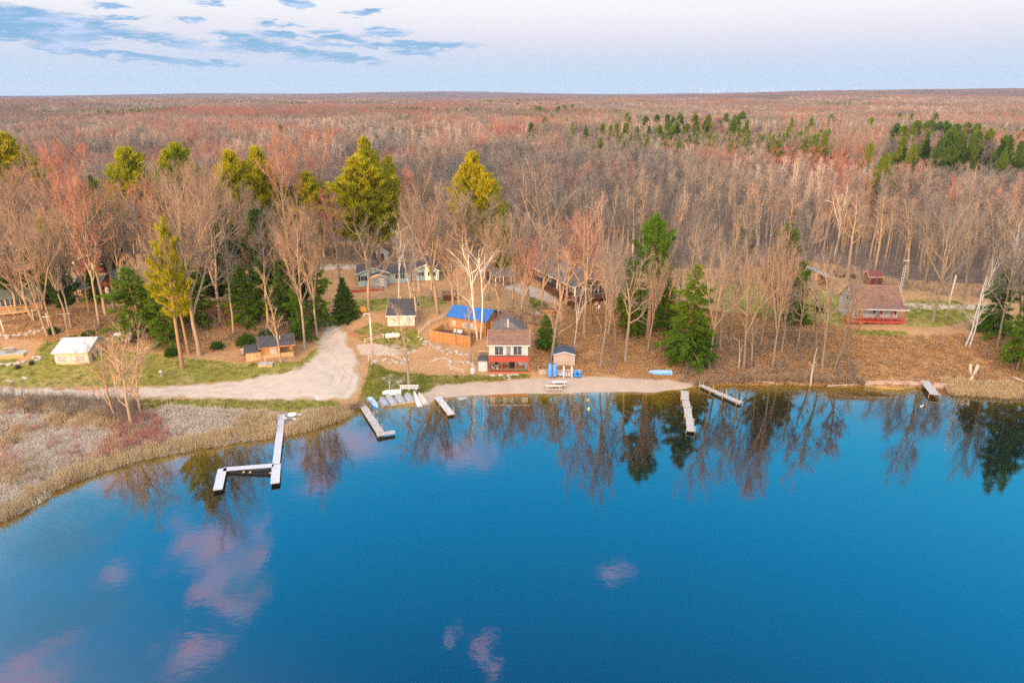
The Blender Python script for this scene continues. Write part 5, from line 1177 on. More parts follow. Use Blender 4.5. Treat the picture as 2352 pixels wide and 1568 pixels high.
# tall white locker shed beside it, side landing
loc2, rz2, w2 = base(1099, 853.5, 1119.5, 853.5, .9)
r = thing('storage_shed', 'narrow white storage shed with dark roof beside the red boathouse', 'shed', loc2, rz2)
walls(r, -w2/2, w2/2, 0, 1.8, 2.15, 0, 'x', M_WHITE, sink=.2); q = MB(); q.prism([(-.2, 2.16), (2.1, 2.95), (2.1, 3.03), (-.2, 2.24)], 'x', -w2/2-.1, w2/2+.1); q.build('roof', M_SHING, r); door(r, .05, .1, .85, 1.75, M_TRIM)
r = thing('landing', 'small wooden landing with railing on the uphill side of the boathouse', 'deck', on(*BH, -BL-.95, 2.2, 2.7), rz)
MB().box(-.9, .9, -.6, 1.6, -.15, 0).build('deck', M_GREYWD, r); rail(r, (-.88, -.58, .0), (.88, -.58, 0), .9, M_YELWD, gap=.16)
q = MB()
for sx in (-.8, .8): q.box(sx-.06, sx+.06, -.5, -.38, -2.2, -.153)
q.build('leg', M_GREYWD, r)
# tan shed with its low planter wall
loc, rz, w = base(1272, 842, 1319, 842, 1.15)
r = thing('shed', 'plain tan shed with a blue-grey gabled roof above the beach', 'shed', loc, rz)
walls(r, -w/2, w/2, 0, 3.4, 2.35, .5, 'y', M_TANSH, sink=.2); gable_roof(r, -w/2, w/2, 0, 3.4, 2.35, .5, 'y', mat('slate_blue_shingles', (.07, .10, .135), (.055, .08, .11), 4, .9, stripe=('y', .28, .3)), ov=.15)
q = MB()
for sx in (-w/2-.03, w/2-.09): q.box(sx, sx+.12, -.035, -.004, -.1, 2.3)
q.build('corner_board', M_TRIM, r)
x, y, z = G(1286, 859); r = thing('retaining_wall', 'low tan board retaining wall below the tan shed', 'wall', (x, y, z), 0)
MB().box(-3.9, 3.9, -.06, .06, -.3, .85).build('boards', M_TANSH, r); q = MB()
for i in range(7): q.box(-3.9+i*1.28, -3.78+i*1.28, -.12, -.063, -.3, .9)
q.build('post', M_TANWOOD, r); MB().box(-3.9, -3.78, .063, 2.2, -.3, .83).build('return_wall', M_TANSH, r)
# dark long house
loc, rz, w = base(1320.6, 682.5, 1391, 673, 7.3)
r = thing('house', 'long dark blue house with grey roof, white-framed porch windows and red deck', 'house', loc, rz)
L = 21.; hh = 2.5
walls(r, -w/2, w/2, 0, L, hh, 1.5, 'y', M_DKBLUE, sink=2.6); gable_roof(r, -w/2, w/2, 0, L, hh, 1.5, 'y', M_SHGR, ov=.7)
for i in range(4): window(r, -w/2 + w*(i+.5)/4, .15, w/4-.3, 2.1, mull=1, glass=M_GLASS)
for yy, ww in ((1.2, 1.2), (4.2, 1.6), (11.5, 2.0), (16, 2.0)): window(r, -w/2, .8, ww, 1.1, y=yy+.5, face='left')
q = MB()
for yy in (0.1, 6.5, 8.0, 14.0, 14.6, 20.8): q.box(-w/2-.06, -w/2-.004, yy-.3, yy+.3, 0, 2.4)
q.build('white_panel', M_WHITE, r)
MB().box(-w/2-2.2, w/2+2.0, -2.4, -.06, -.3, -.05).build('deck', M_DKWOOD, r); MB().box(-w/2-2.2, -w/2-.07, -.055, 11.5, -.3, -.05).build('deck', M_DKWOOD, r)
rail(r, (-w/2-2.1, -2.3, -.05), (w/2+1.9, -2.3, -.05), .85, M_DKWOOD, gap=.2); rail(r, (-w/2-2.1, -2.2, -.05), (-w/2-2.1, 11.4, -.05), .85, M_DKWOOD, gap=.2)
for i in range(6): MB().box(-w/2-2.0+i*2.15, -w/2-1.8+i*2.15, -2.3, -2.1, -2.8, -.303).build('deck_post', M_DKWOOD, r)
for zz, yy in ((-.9, 0), ): MB().box(-.5, .9, -.08, -.06, -2.0, -.5).build('lower_door', M_TEAL, r)
MB().tube([(.3, -.05, 3.0), (.3, -.12, 3.0)], .22, 12).build('porch_lamp', M_WHITE, r)
q = MB(); q.tube([(2.2, 9, 3.2), (2.2, 9, 4.2)], .09, 8); q.build('vent_pipe', M_WHITE, r)
loc, rz, w = base(1138, 661, 1175, 657, 6.2)
r = thing('carport', 'dark open carport with white posts and grey roof beside the long house', 'carport', loc, rz)
walls(r, -w/2, w/2, 2.6, 6, 2.4, 0, 'x', M_DKBLUE, 'back_wall'); q = MB()
for sx in (-w/2+.1, 0, w/2-.1): q.box(sx-.09, sx+.09, 0, .18, -.5, 2.4)
q.build('post', M_WHITE, r); MB().box(-w/2, w/2, -.02, .2, 2.403, 2.6).build('beam', M_WHITE, r); q = MB(); q.prism([(-.4, 2.62), (6.4, 3.9), (6.4, 4.03), (-.4, 2.75)], 'x', -w/2-.4, w/2+.4); q.build('roof', M_SHGR, r)
# tan garage with metal roof and firewood lean-to
loc, rz, w = base(1815, 656.5, 1876, 656.5, 7.0)
r = thing('garage', 'tan wooden garage with pale metal roof and open firewood lean-to', 'garage', loc, rz)
walls(r, -w/2, w/2, 0, 7, 3.0, 1.4, 'y', M_TANWOOD); gable_roof(r, -w/2, w/2, 0, 7, 3.0, 1.4, 'y', M_METALG, ov=.35, trim=None)
MB().box(-1.6, 1.9, -.05, -.004, .0, 2.5).build('garage_door', mat('taupe_door', (.36, .31, .27), (.30, .26, .23), 3, .7, stripe=('z', .5, .3)), r)
q = MB(); q.prism([(w/2+.36, 2.75), (w/2+4.2, 1.55), (w/2+4.2, 1.66), (w/2+.36, 2.87)], 'y', -.3, 7.2); q.build('lean_to_roof', M_METALG, r)
MB().box(w/2+.02, w/2+3.9, 6.6, 6.7, -.5, 1.6).build('lean_to_wall', M_BARN, r); MB().box(w/2+3.8, w/2+3.95, 0.1, .25, -.5, 1.55).build('lean_to_post', M_TANWOOD, r)
wl = on(loc, rz, w/2+1.9, 2.5, 0); a = thing('firewood', 'stacked split logs under the garage lean-to', 'firewood', wl, rz); q = MB(); rr = random.Random(4)
for i in range(9):
    for j in range(4): q.tube([(-1.5+i*.36, -.4, .2+j*.33), (-1.5+i*.36, .5, .2+j*.33)], .165, 7)
q.build('logs', M_TANWOOD, a)
# brown-roofed cabin on the bank top
loc, rz, w = base(1944, 736, 2077, 739, 6.7)
r = thing('cabin', 'white cabin with steep brown roof and red porch railing on the bank top', 'cabin', loc, rz)
a0, a1 = -w/2+1.75, w/2-.55
walls(r, a0, a1, 1.9, 8.9, 2.8, 2.95, 'x', M_WHITE, ridge=.5, sink=1.2)
gable_roof(r, a0-.1, a1+.5, 1.9, 8.9, 2.8, 2.95, 'x', M_SHBR, ov=.3, ridge=.5)
q = MB(); q.prism([(-.5, 2.30), (1.62, 2.58), (1.62, 2.69), (-.5, 2.41)], 'x', a0-.4, a1+.95); q.build('porch_roof', M_SHBR, r, loc=(0, 0, .1)); MB().box(a0-.42, a1+.97, -.55, -.503, 2.27, 2.46).build('gutter', M_TRIM, r, loc=(0, 0, .1))
MB().box(-w/2, w/2, -.1, 1.88, -.22, 0).build('porch_floor', M_REDWOOD, r); MB().box(-w/2-.02, w/2+.02, -.17, -.103, -.3, .02).build('porch_edge', M_REDPAINT, r)
rail(r, (-w/2+.06, 0, 0), (w/2-.06, 0, 0), .75, M_REDPAINT, gap=.15, posts=False); rail(r, (-w/2+.06, .1, 0), (-w/2+.06, 1.8, 0), .75, M_REDPAINT, gap=.15, posts=False)
for sx in (-w/2+.07, -w/2+2.75, .55, 2.9, w/2-.07): MB().box(sx-.08, sx+.08, -.08, .08, -2.6, 2.4).build('post', M_REDPAINT, r)
window(r, -1.0, .95, 2.1, .95, y=1.9, mull=1, glass=M_GLASSL, shutters=M_DKWOOD); window(r, 3.0, .95, 2.1, .95, y=1.9, mull=1, glass=M_GLASSL, shutters=M_DKWOOD); door(r, 1.05, .05, .8, 1.95, M_GLASSL, y=1.9)
window(r, a0, 2.7, .8, 1.0, y=5.2, face='left', mull=0); window(r, a0, .9, 1.0, 1.0, y=5.2, face='left'); MB().box(a0+.02, a1-.02, 1.93, 2.0, -2.5, -.25).build('foundation', M_CREAM, r)
loc, rz, w = base(1994, 655, 2025, 655, 7.2)
r = thing('shed', 'small dark red shed showing above the brown cabin roof', 'shed', loc, rz)
walls(r, -w/2, w/2, 0, 2.6, 2.0, .9, 'x', M_BARN); gable_roof(r, -w/2, w/2, 0, 2.6, 2.0, .9, 'x', mat('dark_red_roof', (.20, .06, .055), (.15, .045, .045), 3, .85), ov=.2, trim=M_CREAM)
# red barn, log cabin and lodge on the west slope
loc, rz, w = base(176, 627, 240, 628, 7.4)
r = thing('barn', 'dark red gabled barn with a white door high on the west slope', 'barn', loc, rz)
walls(r, -w/2, w/2, 0, 7, 2.6, 2.0, 'y', M_BARN); gable_roof(r, -w/2, w/2, 0, 7, 2.6, 2.0, 'y', M_SHGR, ov=.5); window(r, .3, .4, 1.1, 2.0, mull=0, glass=M_GLASSL)
loc, rz, w = base(176, 684, 234, 683, 6.3)
r = thing('log_cabin', 'log cabin with mossy grey-green roof below the red barn', 'cabin', loc, rz)
walls(r, -w/2, w/2, 0, 6, 2.2, 1.9, 'x', M_LOG); gable_roof(r, -w/2, w/2, 0, 6, 2.2, 1.9, 'x', M_SHGN, ov=.5, trim=None)
walls(r, w/2+.03, w/2+3.6, .4, 5.6, 2.8, 2.4, 'y', M_BARN, 'end_wall'); gable_roof(r, w/2+.3, w/2+3.6, .4, 5.6, 2.8, 2.4, 'y', M_SHGN, ov=.25, trim=None, name='end_roof')
for sx in (-1.6, 1.2): window(r, sx, .8, .9, .8, mull=1)
door(r, w/2+1.2, .1, .8, 2.0, M_WHITE, y=.4); window(r, w/2+2.6, 1.1, .6, .8, y=.4)
loc, rz, w = base(-12, 712, 100, 700, 6.6)
r = thing('lodge', 'long log lodge with green-grey roof, blue skylight and timber deck', 'house', loc, rz)
walls(r, -w/2, w/2, 0, 8, 2.4, 2.4, 'x', M_LOG); gable_roof(r, -w/2, w/2, 0, 8, 2.4, 2.4, 'x', M_SHGN, ov=.6, trim=None)
for i in range(5): window(r, -w/2+1.2+i*w/5, .5, 1.5, 1.5, mull=1)
q = MB(); s_ = 2.4/4.; q.prism([(1.2, 2.4+1.2*s_+.17), (2.8, 2.4+2.8*s_+.17), (2.8, 2.4+2.8*s_+.26), (1.2, 2.4+1.2*s_+.26)], 'x', w/2-2.2, w/2-1.2); q.build('skylight', mat('skylight_glass', (.10, .38, .50), (.08, .30, .42), 2, .2), r)
MB().box(-w/2, w/2, -2.6, -.05, -.5, -.2).build('deck', M_TANWOOD, r); rail(r, (-w/2, -2.5, -.2), (w/2, -2.5, -.2), .9, M_YELWD, gap=.3); 
for i in range(6): MB().box(-w/2+i*w/5.1, -w/2+.15+i*w/5.1, -2.5, -2.35, -2.5, -.503).build('deck_post', M_TANWOOD, r)
loc, rz, w = base(575, 678, 632, 676, 5.8)
r = thing('cottage', 'grey-white cottage half hidden by dark evergreens above the bend', 'house', loc, rz)
walls(r, -w/2, w/2, 0, 6, 2.4, 1.4, 'x', M_GREYW); gable_roof(r, -w/2, w/2, 0, 6, 2.4, 1.4, 'x', M_SHGR, ov=.4); window(r, -1, .9, 1.2, 1.0); door(r, 1.2, 0, .85, 2.0, M_WHITE)
# the raised deck at the western edge of the lawn
loc, rz, w = base(-20, 832, 56, 826, 2.2)
r = thing('raised_deck', 'raised grey terrace with slatted timber front at the western lawn edge', 'deck', loc, rz)
MB().box(-w/2, w/2, .1, 4.5, .9, 1.05).build('floor', M_GREYWD, r); q = MB()
for i in range(7): q.box(-w/2, w/2, -.03, .09, -.5+i*.24, -.5+i*.24+.19)
q.build('front_slats', M_YELWD, r); MB().box(w/2-.1, w/2, .1, 4.5, -.5, .897).build('side_wall', M_GREYWD, r)
a = thing('picnic_table', 'weathered wooden picnic table on the raised terrace', 'picnic table', on(loc, rz, w/2-3.0, 2.2, 1.05), rz+.2)
for yy in (-.26, 0, .26): MB().box(-.9, .9, yy-.12, yy+.12, .72, .77).build('top_board', M_GREYWD, a)
for yy in (-.75, .75): MB().box(-.9, .9, yy-.14, yy+.14, .42, .46).build('bench', M_GREYWD, a)
q = MB()
for sx in (-.6, .6): q.beam((sx, -.8, 0), (sx, -.2, .72), .08, .08); q.beam((sx, .8, 0), (sx, .2, .72), .08, .08); q.box(sx-.04, sx+.04, -.8, .8, .36, .417)
q.build('legs', M_GREYWD, a)
# ------------------------------------------------------------------ docks
def dock(name, label, segs, z, m, posts=(), post_h=.9, group=None, pm=None, plank=.2, boards=True, wob=0., th=.09):
    """segs: ((u,v),(u,v),width) runs of decking; posts: (segment, t, side)"""
    o = P(*segs[0][0], z); r = thing(name, label, 'dock', (o[0], o[1], 0), 0, group); rr = random.Random(len(label))
    W3 = []
    for a, b, w in segs:
        pa, pb = Vector(P(*a, z)) - Vector((o[0], o[1], 0)), Vector(P(*b, z)) - Vector((o[0], o[1], 0)); W3.append((pa, pb, w))
        d = (pb-pa); L = d.length; d /= L; n = Vector((-d.y, d.x, 0)); q = MB()
        k = max(2, int(L/plank)) if boards else max(2, int(L/1.2)); st = L/k
        for i in range(k):
            t0, t1 = i*st + .01, (i+1)*st - .012; e = rr.uniform(-wob, wob); dz_ = Vector((0, 0, rr.uniform(-wob, wob)*.35))
            c0, c1 = pa + d*t0 + n*e + dz_, pa + d*t1 + n*e + dz_; hw = n*w/2; dn = Vector((0, 0, -.05))
            q.add([c0-hw+dn, c1-hw+dn, c1+hw+dn, c0+hw+dn, c0-hw, c1-hw, c1+hw, c0+hw], [(0, 3, 2, 1), (4, 5, 6, 7), (0, 1, 5, 4), (1, 2, 6, 5), (2, 3, 7, 6), (3, 0, 4, 7)])
        q.build('deck', m, r)
        f = MB()
        for s in (-1, 1): f.beam(pa + n*s*(w/2-.05) - Vector((0, 0, .053+th/2)), pb + n*s*(w/2-.05) - Vector((0, 0, .053+th/2)), .06, th)
        f.beam(pb - d*.04 - n*w/2 - Vector((0, 0, .053+th/2)), pb - d*.04 + n*w/2 - Vector((0, 0, .053+th/2)), .06, th)
        f.build('frame', pm or M_GREYWD, r)
    for si, t, s in posts:
        pa, pb, w = W3[si]; d = (pb-pa).normalized(); n = Vector((-d.y, d.x, 0)); p = pa + (pb-pa)*t + n*s*(w/2+.06)
        MB().tube([(p.x, p.y, -1.6), (p.x, p.y, z+post_h*rr.uniform(.75, 1.1))], .055, 7).build('post', pm or M_ORPOST, r)
    return r
dock('dock', 'long white dock bent into an L with two open ends', [((648, 945), (634, 1064), 1.0), ((635, 1065), (631.5, 1109), 1.15), ((629, 1067.5), (513, 1077), 1.0), ((511, 1075), (500, 1124), 1.15)], .5, M_DOCKW, [(0, .45, 1), (0, .45, -1), (0, .62, 1), (0, .8, -1)], .05, boards=False, pm=M_DKWOOD, th=.11)

x0_, y0_, _ = P(648, 945, .5)
x, y, _ = P(570, 1084, .2); a = thing('boat_lift', 'low dark boat lift frame floating alongside the white dock arm', 'boat lift', (x, y, 0), -.06)
q = MB(); q.beam((-3.4, .25, .25), (3.4, .25, .25), .14, .3); q.beam((-3.4, -.25, .2), (3.4, -.25, .2), .12, .2); q.build('frame', M_BLACK, a)
for sx in (-3.2, -.5, .4, 3.2): MB().box(sx-.12, sx+.12, -.38, -.12, .303, .42).build('pad', M_ORPOST, a)
x, y, _ = P(649, 949, .5); a = thing('ramp', 'pale plank ramp from the shore to the white dock', 'ramp', (x, y, .5), 0); q = MB()
for i in range(6): q.box(-.85, .6, .1+i*.22, .3+i*.22, -.02+i*.02, .03+i*.02)
q.build('planks', M_DOCKW, a); q = MB(); q.beam((-.7, 0, -.08), (-.7, 1.5, .02), .08, .1); q.beam((.5, 0, -.08), (.5, 1.5, .02), .08, .1); q.build('frame', M_GREYWD, a)
dock('dock', 'weathered grey plank dock ending in a short crosswise platform', [((829, 924), (873, 992), 1.15), ((865, 998), (907, 990.5), 1.0)], .5, M_GREYWD, [(0, .28, 1), (0, .5, 1), (0, .68, 1), (0, .9, 1)], .8, wob=.03)
dock('dock', 'short pale dock beside the overturned rowboats', [((1005, 911), (1037, 951), 1.15)], .45, M_DOCKW, [(0, .0, -1), (0, .02, 1), (0, .4, -1), (0, .38, 1), (0, .92, -1), (0, .9, 1)], .7, boards=False, pm=M_ORPOST)
dock('dock', 'warped grey dock of uneven planks running straight out from the beach', [((1572, 897), (1574, 917), 1.25), ((1575, 919), (1578, 934), 1.2), ((1579, 936), (1582, 958), 1.15), ((1583, 959), (1587, 989), 1.15)], .5, M_GREYWD, [(0, .3, 1), (0, .9, -1), (1, .6, -1), (2, .1, 1), (2, .9, -1), (3, .3, 1), (3, .95, -1), (3, .95, 1)], .6, wob=.05)
dock('dock', 'narrow grey dock slanting out beside brush, with pale posts', [((1608, 883), (1702, 924), 1.0)], .5, M_GREYWD, [(0, .02, 1), (0, .04, -1), (0, .28, 1), (0, .3, -1), (0, .6, 1), (0, .62, -1), (0, .95, 1), (0, .95, -1)], .8)
x, y, _ = P(1676, 911, .5); a = thing('tyre_bumper', 'black bumper ring hanging off the slanting dock', 'bumper', (x+.3, y+.6, .45)); q = MB(); q.tube([(math.cos(t)*.28, 0, math.sin(t)*.28) for t in np.linspace(0, 6.283, 13)], .09, 7, False); q.build('ring', M_BLACK, a)
dock('dock', 'dark old dock in front of the timber seawall', [((2122, 872), (2148, 905), 1.5)], .75, M_GREYWD, [(0, .5, 1), (0, .97, 1), (0, .97, -1)], .1, plank=.3)
def seawall(u1, v1, u2, v2, label):
    a, b = P(u1, v1, .1), P(u2, v2, .1); r = thing('seawall', label, 'seawall', (a[0], a[1], 0), math.atan2(b[1]-a[1], b[0]-a[0])); L = math.hypot(b[0]-a[0], b[1]-a[1])
    q = MB(); q.box(0, L, -.12, .12, -1.0, .42); q.box(0, L, -.15, .16, .423, .85); q.build('timbers', mat('faded_painted_timber', (.66, .52, .42), (.50, .34, .26), .9, .85, stains=.5), r)
    q = MB(); q.box(-.05, L+.05, -.2, .22, .853, .95); q.build('cap', mat('worn_red_timber', (.42, .22, .17), (.55, .42, .34), .8, .85), r)
seawall(1986, 885, 2120, 887, 'long faded timber seawall below the brown-roofed cabin'); seawall(2142, 890, 2192, 893, 'shorter red-capped seawall piece beside the reeds')

# ------------------------------------------------------------------ boats turned over on the grass
def rowboat(label, u1, v1, u2, v2, B, Hh, m, group=None, bow=.55, z=None, side=None, roll=0., tm=None, name='rowboat', cat='boat', lift=.05):
    """keel-up hull from stern point to bow point"""
    s, b = G(u1, v1), G(u2, v2); s = Vector(s); b = Vector(b); L = (b-s).length; rz_ = math.atan2(b.y-s.y, b.x-s.x); pit = math.asin((b.z-s.z)/L)
    r = thing(name, label, cat, s + Vector((0, 0, lift)), rz_, group); r.rotation_euler = (roll, -pit, rz_)
    secs = []
    for t in np.linspace(0, 1, 13):
        k = 1. if t < bow else max(.03, 1-((t-bow)/(1-bow))**2.1)
        bg = B/2*(.86 + .14*math.sin(math.pi*min(1, t*1.2)))*k; bb = bg*.74; hz = Hh*(1-.30*max(0, (t-.7)/.3)**2); x = L*t
        secs.append([(x, -bg, 0), (x, -bb, hz*.82), (x, -bb*.55, hz), (x, 0, hz+.03), (x, bb*.55, hz), (x, bb, hz*.82), (x, bg, 0)])
    MB().loft(secs).build('hull', m, r)
    if side:
        q = MB()
        for sg in (-1, 1):
            for i in range(12):
                A, B2 = secs[i], secs[i+1]; j0, j1 = (0, 1) if sg < 0 else (6, 5); e = sg*.012
                q.add([(A[j0][0], A[j0][1]+e, A[j0][2]), (B2[j0][0], B2[j0][1]+e, B2[j0][2]), (B2[j1][0], B2[j1][1]+e, B2[j1][2]), (A[j1][0], A[j1][1]+e, A[j1][2])], [(0, 1, 2, 3)])
        q.build('side_stripe', side, r)
    q = MB()
    for sg in (-1, 1): q.tube([(c[0][0], c[0][1] if sg < 0 else c[6][1], .0) for c in secs], .035, 5)
    q.build('gunwale', tm or m, r); q = MB()
    for yy in (-.28, 0, .28): q.tube([(c[3][0], c[3][1] + yy*B*.9*(abs(c[1][1])/(B*.37)), max(c[3][2], .05)+.005-.03*abs(yy)/.28) for c in secs[:-2]], .022, 4)
    q.build('keel_strakes', tm or m, r)
    MB().box(-.03, -.003, -B*.40, B*.40, .03, Hh*.8).build('transom', tm or M_ALU, r)
    return r
M_PTR = mat('pale_transom', (.66, .54, .48), (.56, .45, .40), 3, .6)
rowboat('overturned blue rowboat with its bow toward the water', 849, 918, 868, 941, 1.35, .5, M_LBLUE, side=M_BLUEP)
GB = 'overturned aluminium boats on the grass'
rowboat('overturned aluminium boat with dull stern, next to the blue one', 889, 934, 873, 913, 1.25, .45, M_ALU, GB); rowboat('overturned aluminium boat with pale stern, second from the blue one', 906, 932, 887, 907, 1.3, .48, M_ALU, GB, tm=M_PTR)
rowboat('overturned aluminium boat beside the short white stake', 925, 929, 910, 906, 1.4, .5, M_ALU, GB, tm=M_PTR); rowboat('overturned aluminium boat with blunt bow, next to the pale kayak', 943, 926, 934, 905, 1.45, .5, M_ALU, GB, bow=.7, tm=M_PTR)
rowboat('long narrow lavender-white canoe lying between boats', 966, 937, 950, 899, .8, .38, mat('pale_lilac_hull', (.66, .68, .78), (.58, .61, .72), 3, .4), bow=.35)
rowboat('overturned tan boat at the end of the boat row', 979, 931, 961, 904, 1.2, .45, mat('tan_hull', (.55, .47, .40), (.47, .40, .34), 3, .6), bow=.45, tm=M_PTR)
rowboat('white overturned boat lying crosswise in front of the bench', 921, 903, 878, 905, 1.3, .55, mat('white_hull', (.76, .80, .76), (.66, .72, .68), 3, .4), bow=.6, tm=M_WHITE)
rowboat('small light blue rowboat overturned at the foot of the leafy bank', 1543, 858, 1490, 857, 1.45, .5, M_LBLUE, side=mat('mid_blue_paint', (.10, .34, .62), (.14, .40, .66), 3, .45))
x, y, z = G(895, 893); a = thing('stake', 'short white stake standing in the grass above the boats', 'post', (x, y, z)); MB().tube([(0, 0, -.3), (0, 0, 1.25)], .06, 8).build('post', M_WHITE, a); MB().tube([(0, 0, 1.253), (0, 0, 1.31)], [.065, .03], 8).build('cap', M_WHITE, a)
x, y, z = G(920, 927); a = thing('stake', 'thin white stake between the overturned aluminium boats', 'post', (x, y, z)); MB().tube([(0, 0, -.3), (0, 0, 1.5)], .05, 8).build('post', M_WHITE, a)
x, y, z = P(1062, 915, .0); a = thing('sunken_crate', 'bluish crate half sunk in the shallows by the short dock', 'crate', (x, y, 0), .4); q = MB()
for i in range(4): q.box(-.8, .8, -.5+i*.27, -.32+i*.27, .02, .1)
q.build('slats', M_GREYWD, a); MB().box(-.75, .75, -.5, .5, -.5, .017).build('frame', M_GALV, a)
# bench and picnic tables
x, y, z = G(940, 897); a = thing('bench', 'long white slatted bench facing the lake under the orange tree', 'bench', (x, y, z), .02)
for yy in (-.16, .05): MB().box(-1.6, 1.6, yy-.09, yy+.09, .45, .5).build('seat', M_WHITE, a)
for zz in (.62, .84): MB().box(-1.6, 1.6, .17, .21, zz, zz+.17).build('backrest', M_WHITE, a)
for sx in (-1.2, 0, 1.2):
    q = MB(); q.box(sx-.06, sx+.06, -.2, -.1, 0, .447); q.box(sx-.06, sx+.06, .212, .28, 0, 1.0); q.box(sx-.05, sx+.05, -.2, .21, .38, .447); q.build('leg', M_WHITE, a)
def picnic(label, u, v, m, rz_, L=2.2):
    x, y, z = G(u, v); a = thing('picnic_table', label, 'picnic table', (x, y, z), rz_)
    for yy in (-.27, 0, .27): MB().box(-L/2, L/2, yy-.125, yy+.125, .72, .77).build('top_board', m, a)
    for yy in (-.75, .75): MB().box(-L/2, L/2, yy-.14, yy+.14, .42, .47).build('bench', m, a)
    for sx in (-L*.34, L*.34):
        q = MB(); q.beam((sx, -.85, 0), (sx, -.2, .715), .08, .08); q.beam((sx, .85, 0), (sx, .2, .715), .08, .08); q.box(sx-.041, sx+.041, -.85, .85, .34, .417); q.build('leg', m, a)
picnic('white picnic table on the sand, the one nearer the tan shed', 1284, 886, M_WHITE, .02, 2.6); picnic('cream wooden picnic table on the sand, the one nearer the water', 1271, 895, mat('pale_lumber', (.66, .53, .42), (.58, .46, .36), 3, .75), .02, 2.8)
x, y, z = G(672, 962); a = thing('picnic_table', 'round white picnic table with attached seats beside the white dock', 'picnic table', (x, y, max(z, .4)))
MB().tube([(0, 0, .72), (0, 0, .79)], .72, 20).build('top', M_WHITE, a); MB().tube([(0, 0, 0), (0, 0, .717)], .12, 10).build('pedestal', M_WHITE, a)
for k in range(4):
    c, s = math.cos(k*1.571+.6), math.sin(k*1.571+.6); MB().tube([(c*1.15, s*1.15, .42), (c*1.15, s*1.15, .47)], .3, 14).build('seat', M_WHITE, a); q = MB(); q.beam((c*.1, s*.1, .1), (c*1.15, s*1.15, .4), .07, .06); q.beam((c*1.1, s*1.1, 0), (c*1.1, s*1.1, .41), .07, .07); q.build('leg', M_WHITE, a)
x, y, z = G(731, 937); a = thing('sign', 'small blank white sign on a thin post by the gravel turnaround', 'sign', (x, y, z)); MB().tube([(0, 0, -.3), (0, 0, 1.9)], .035, 6).build('post', M_GALV, a); MB().box(-.26, .26, -.06, -.037, 1.45, 2.15).build('panel', M_WHITE, a)
# things leaning on the planter wall
for i, (u, lab) in enumerate(((1263, 'bright blue kayak hull standing against the tan wall, one of a pair'), (1274, 'bright blue kayak hull standing against the tan wall, one of a pair'))):
    x, y, z = G(u, 866); a = thing('kayak', lab, 'kayak', (x, y-.25, z), 0, 'blue kayaks against the tan wall'); secs = []
    for t in np.linspace(0, 1, 9): hw = .40*math.sin(math.pi*(.14+.74*t))**.6; zc = .05+2.45*t; secs.append([(math.cos(p)*hw, .75*t - math.sin(p)*hw*.55, zc) for p in np.linspace(0, 6.283, 11)[:-1]])
    MB().loft(secs).build('hull', M_BLUEP, a, smooth=True); q = MB()
    for sx in (-.14, .14): q.tube([(sx, .75*t - .5*.40*math.sin(math.pi*(.14+.74*t))**.6, .05+2.45*t) for t in np.linspace(.08, .92, 7)], .04, 5)
    q.build('keel_ribs', M_LBLUE, a)
x, y, z = G(1304, 868); a = thing('pontoon_frame', 'upended frame of two white pontoons with crossbars against the tan wall', 'pontoon frame', (x, y-.2, z))
for sx in (-.72, .72): MB().tube([(sx, 0, 0), (sx, .3, .4), (sx, .7, 1.9), (sx, .78, 2.1)], [.1, .16, .16, .08], 10).build('pontoon', M_WHITE, a, smooth=True)
q = MB()
for zz in (.35, .9, 1.5): q.beam((-.62, zz*.36+.05, zz), (.62, zz*.36+.05, zz), .08, .06)
q.build('crossbar', M_GALV, a)
for sx in (-.25, .25): MB().tube([(sx, .1, .45), (sx, .3, .9)], [.16, .12], 10).build('float', M_PINKW, a)
x, y, z = G(1288, 861); a = thing('inflatable_boat', 'small grey-blue inflatable lying between kayaks and pontoon frame', 'boat', (x, y-.3, z+.15)); q = MB(); q.tube([(math.cos(t)*.55, math.sin(t)*.33, .1) for t in np.linspace(0, 6.283, 15)], .15, 8, False); q.build('tube', M_LBLUE, a, smooth=True); MB().box(-.45, .45, -.24, .24, .02, .06).build('floor', M_GALV, a)
x, y, z = G(1326, 864); a = thing('paddle_boat', 'compact blue paddle boat parked at the end of the tan wall', 'paddle boat', (x, y-.1, z))
MB().loft([[(-.62, -.5, .05), (.62, -.5, .05), (.55, .6, .05), (-.55, .6, .05)], [(-.7, -.55, .45), (.7, -.55, .45), (.62, .7, .45), (-.62, .7, .45)]]).build('hull', M_BLUEP, a, bevel=.08)
for sx in (-.32, .32): MB().loft([[(sx-.24, .1, .453), (sx+.24, .1, .453), (sx+.24, .55, .453), (sx-.24, .55, .453)], [(sx-.22, .42, 1.0), (sx+.22, .42, 1.0), (sx+.22, .58, 1.0), (sx-.22, .58, 1.0)]]).build('seat', M_BLUEP, a, bevel=.04)
MB().box(-.2, .2, -.4, -.1, .453, .7).build('pedal_box', M_DKBLUE, a)
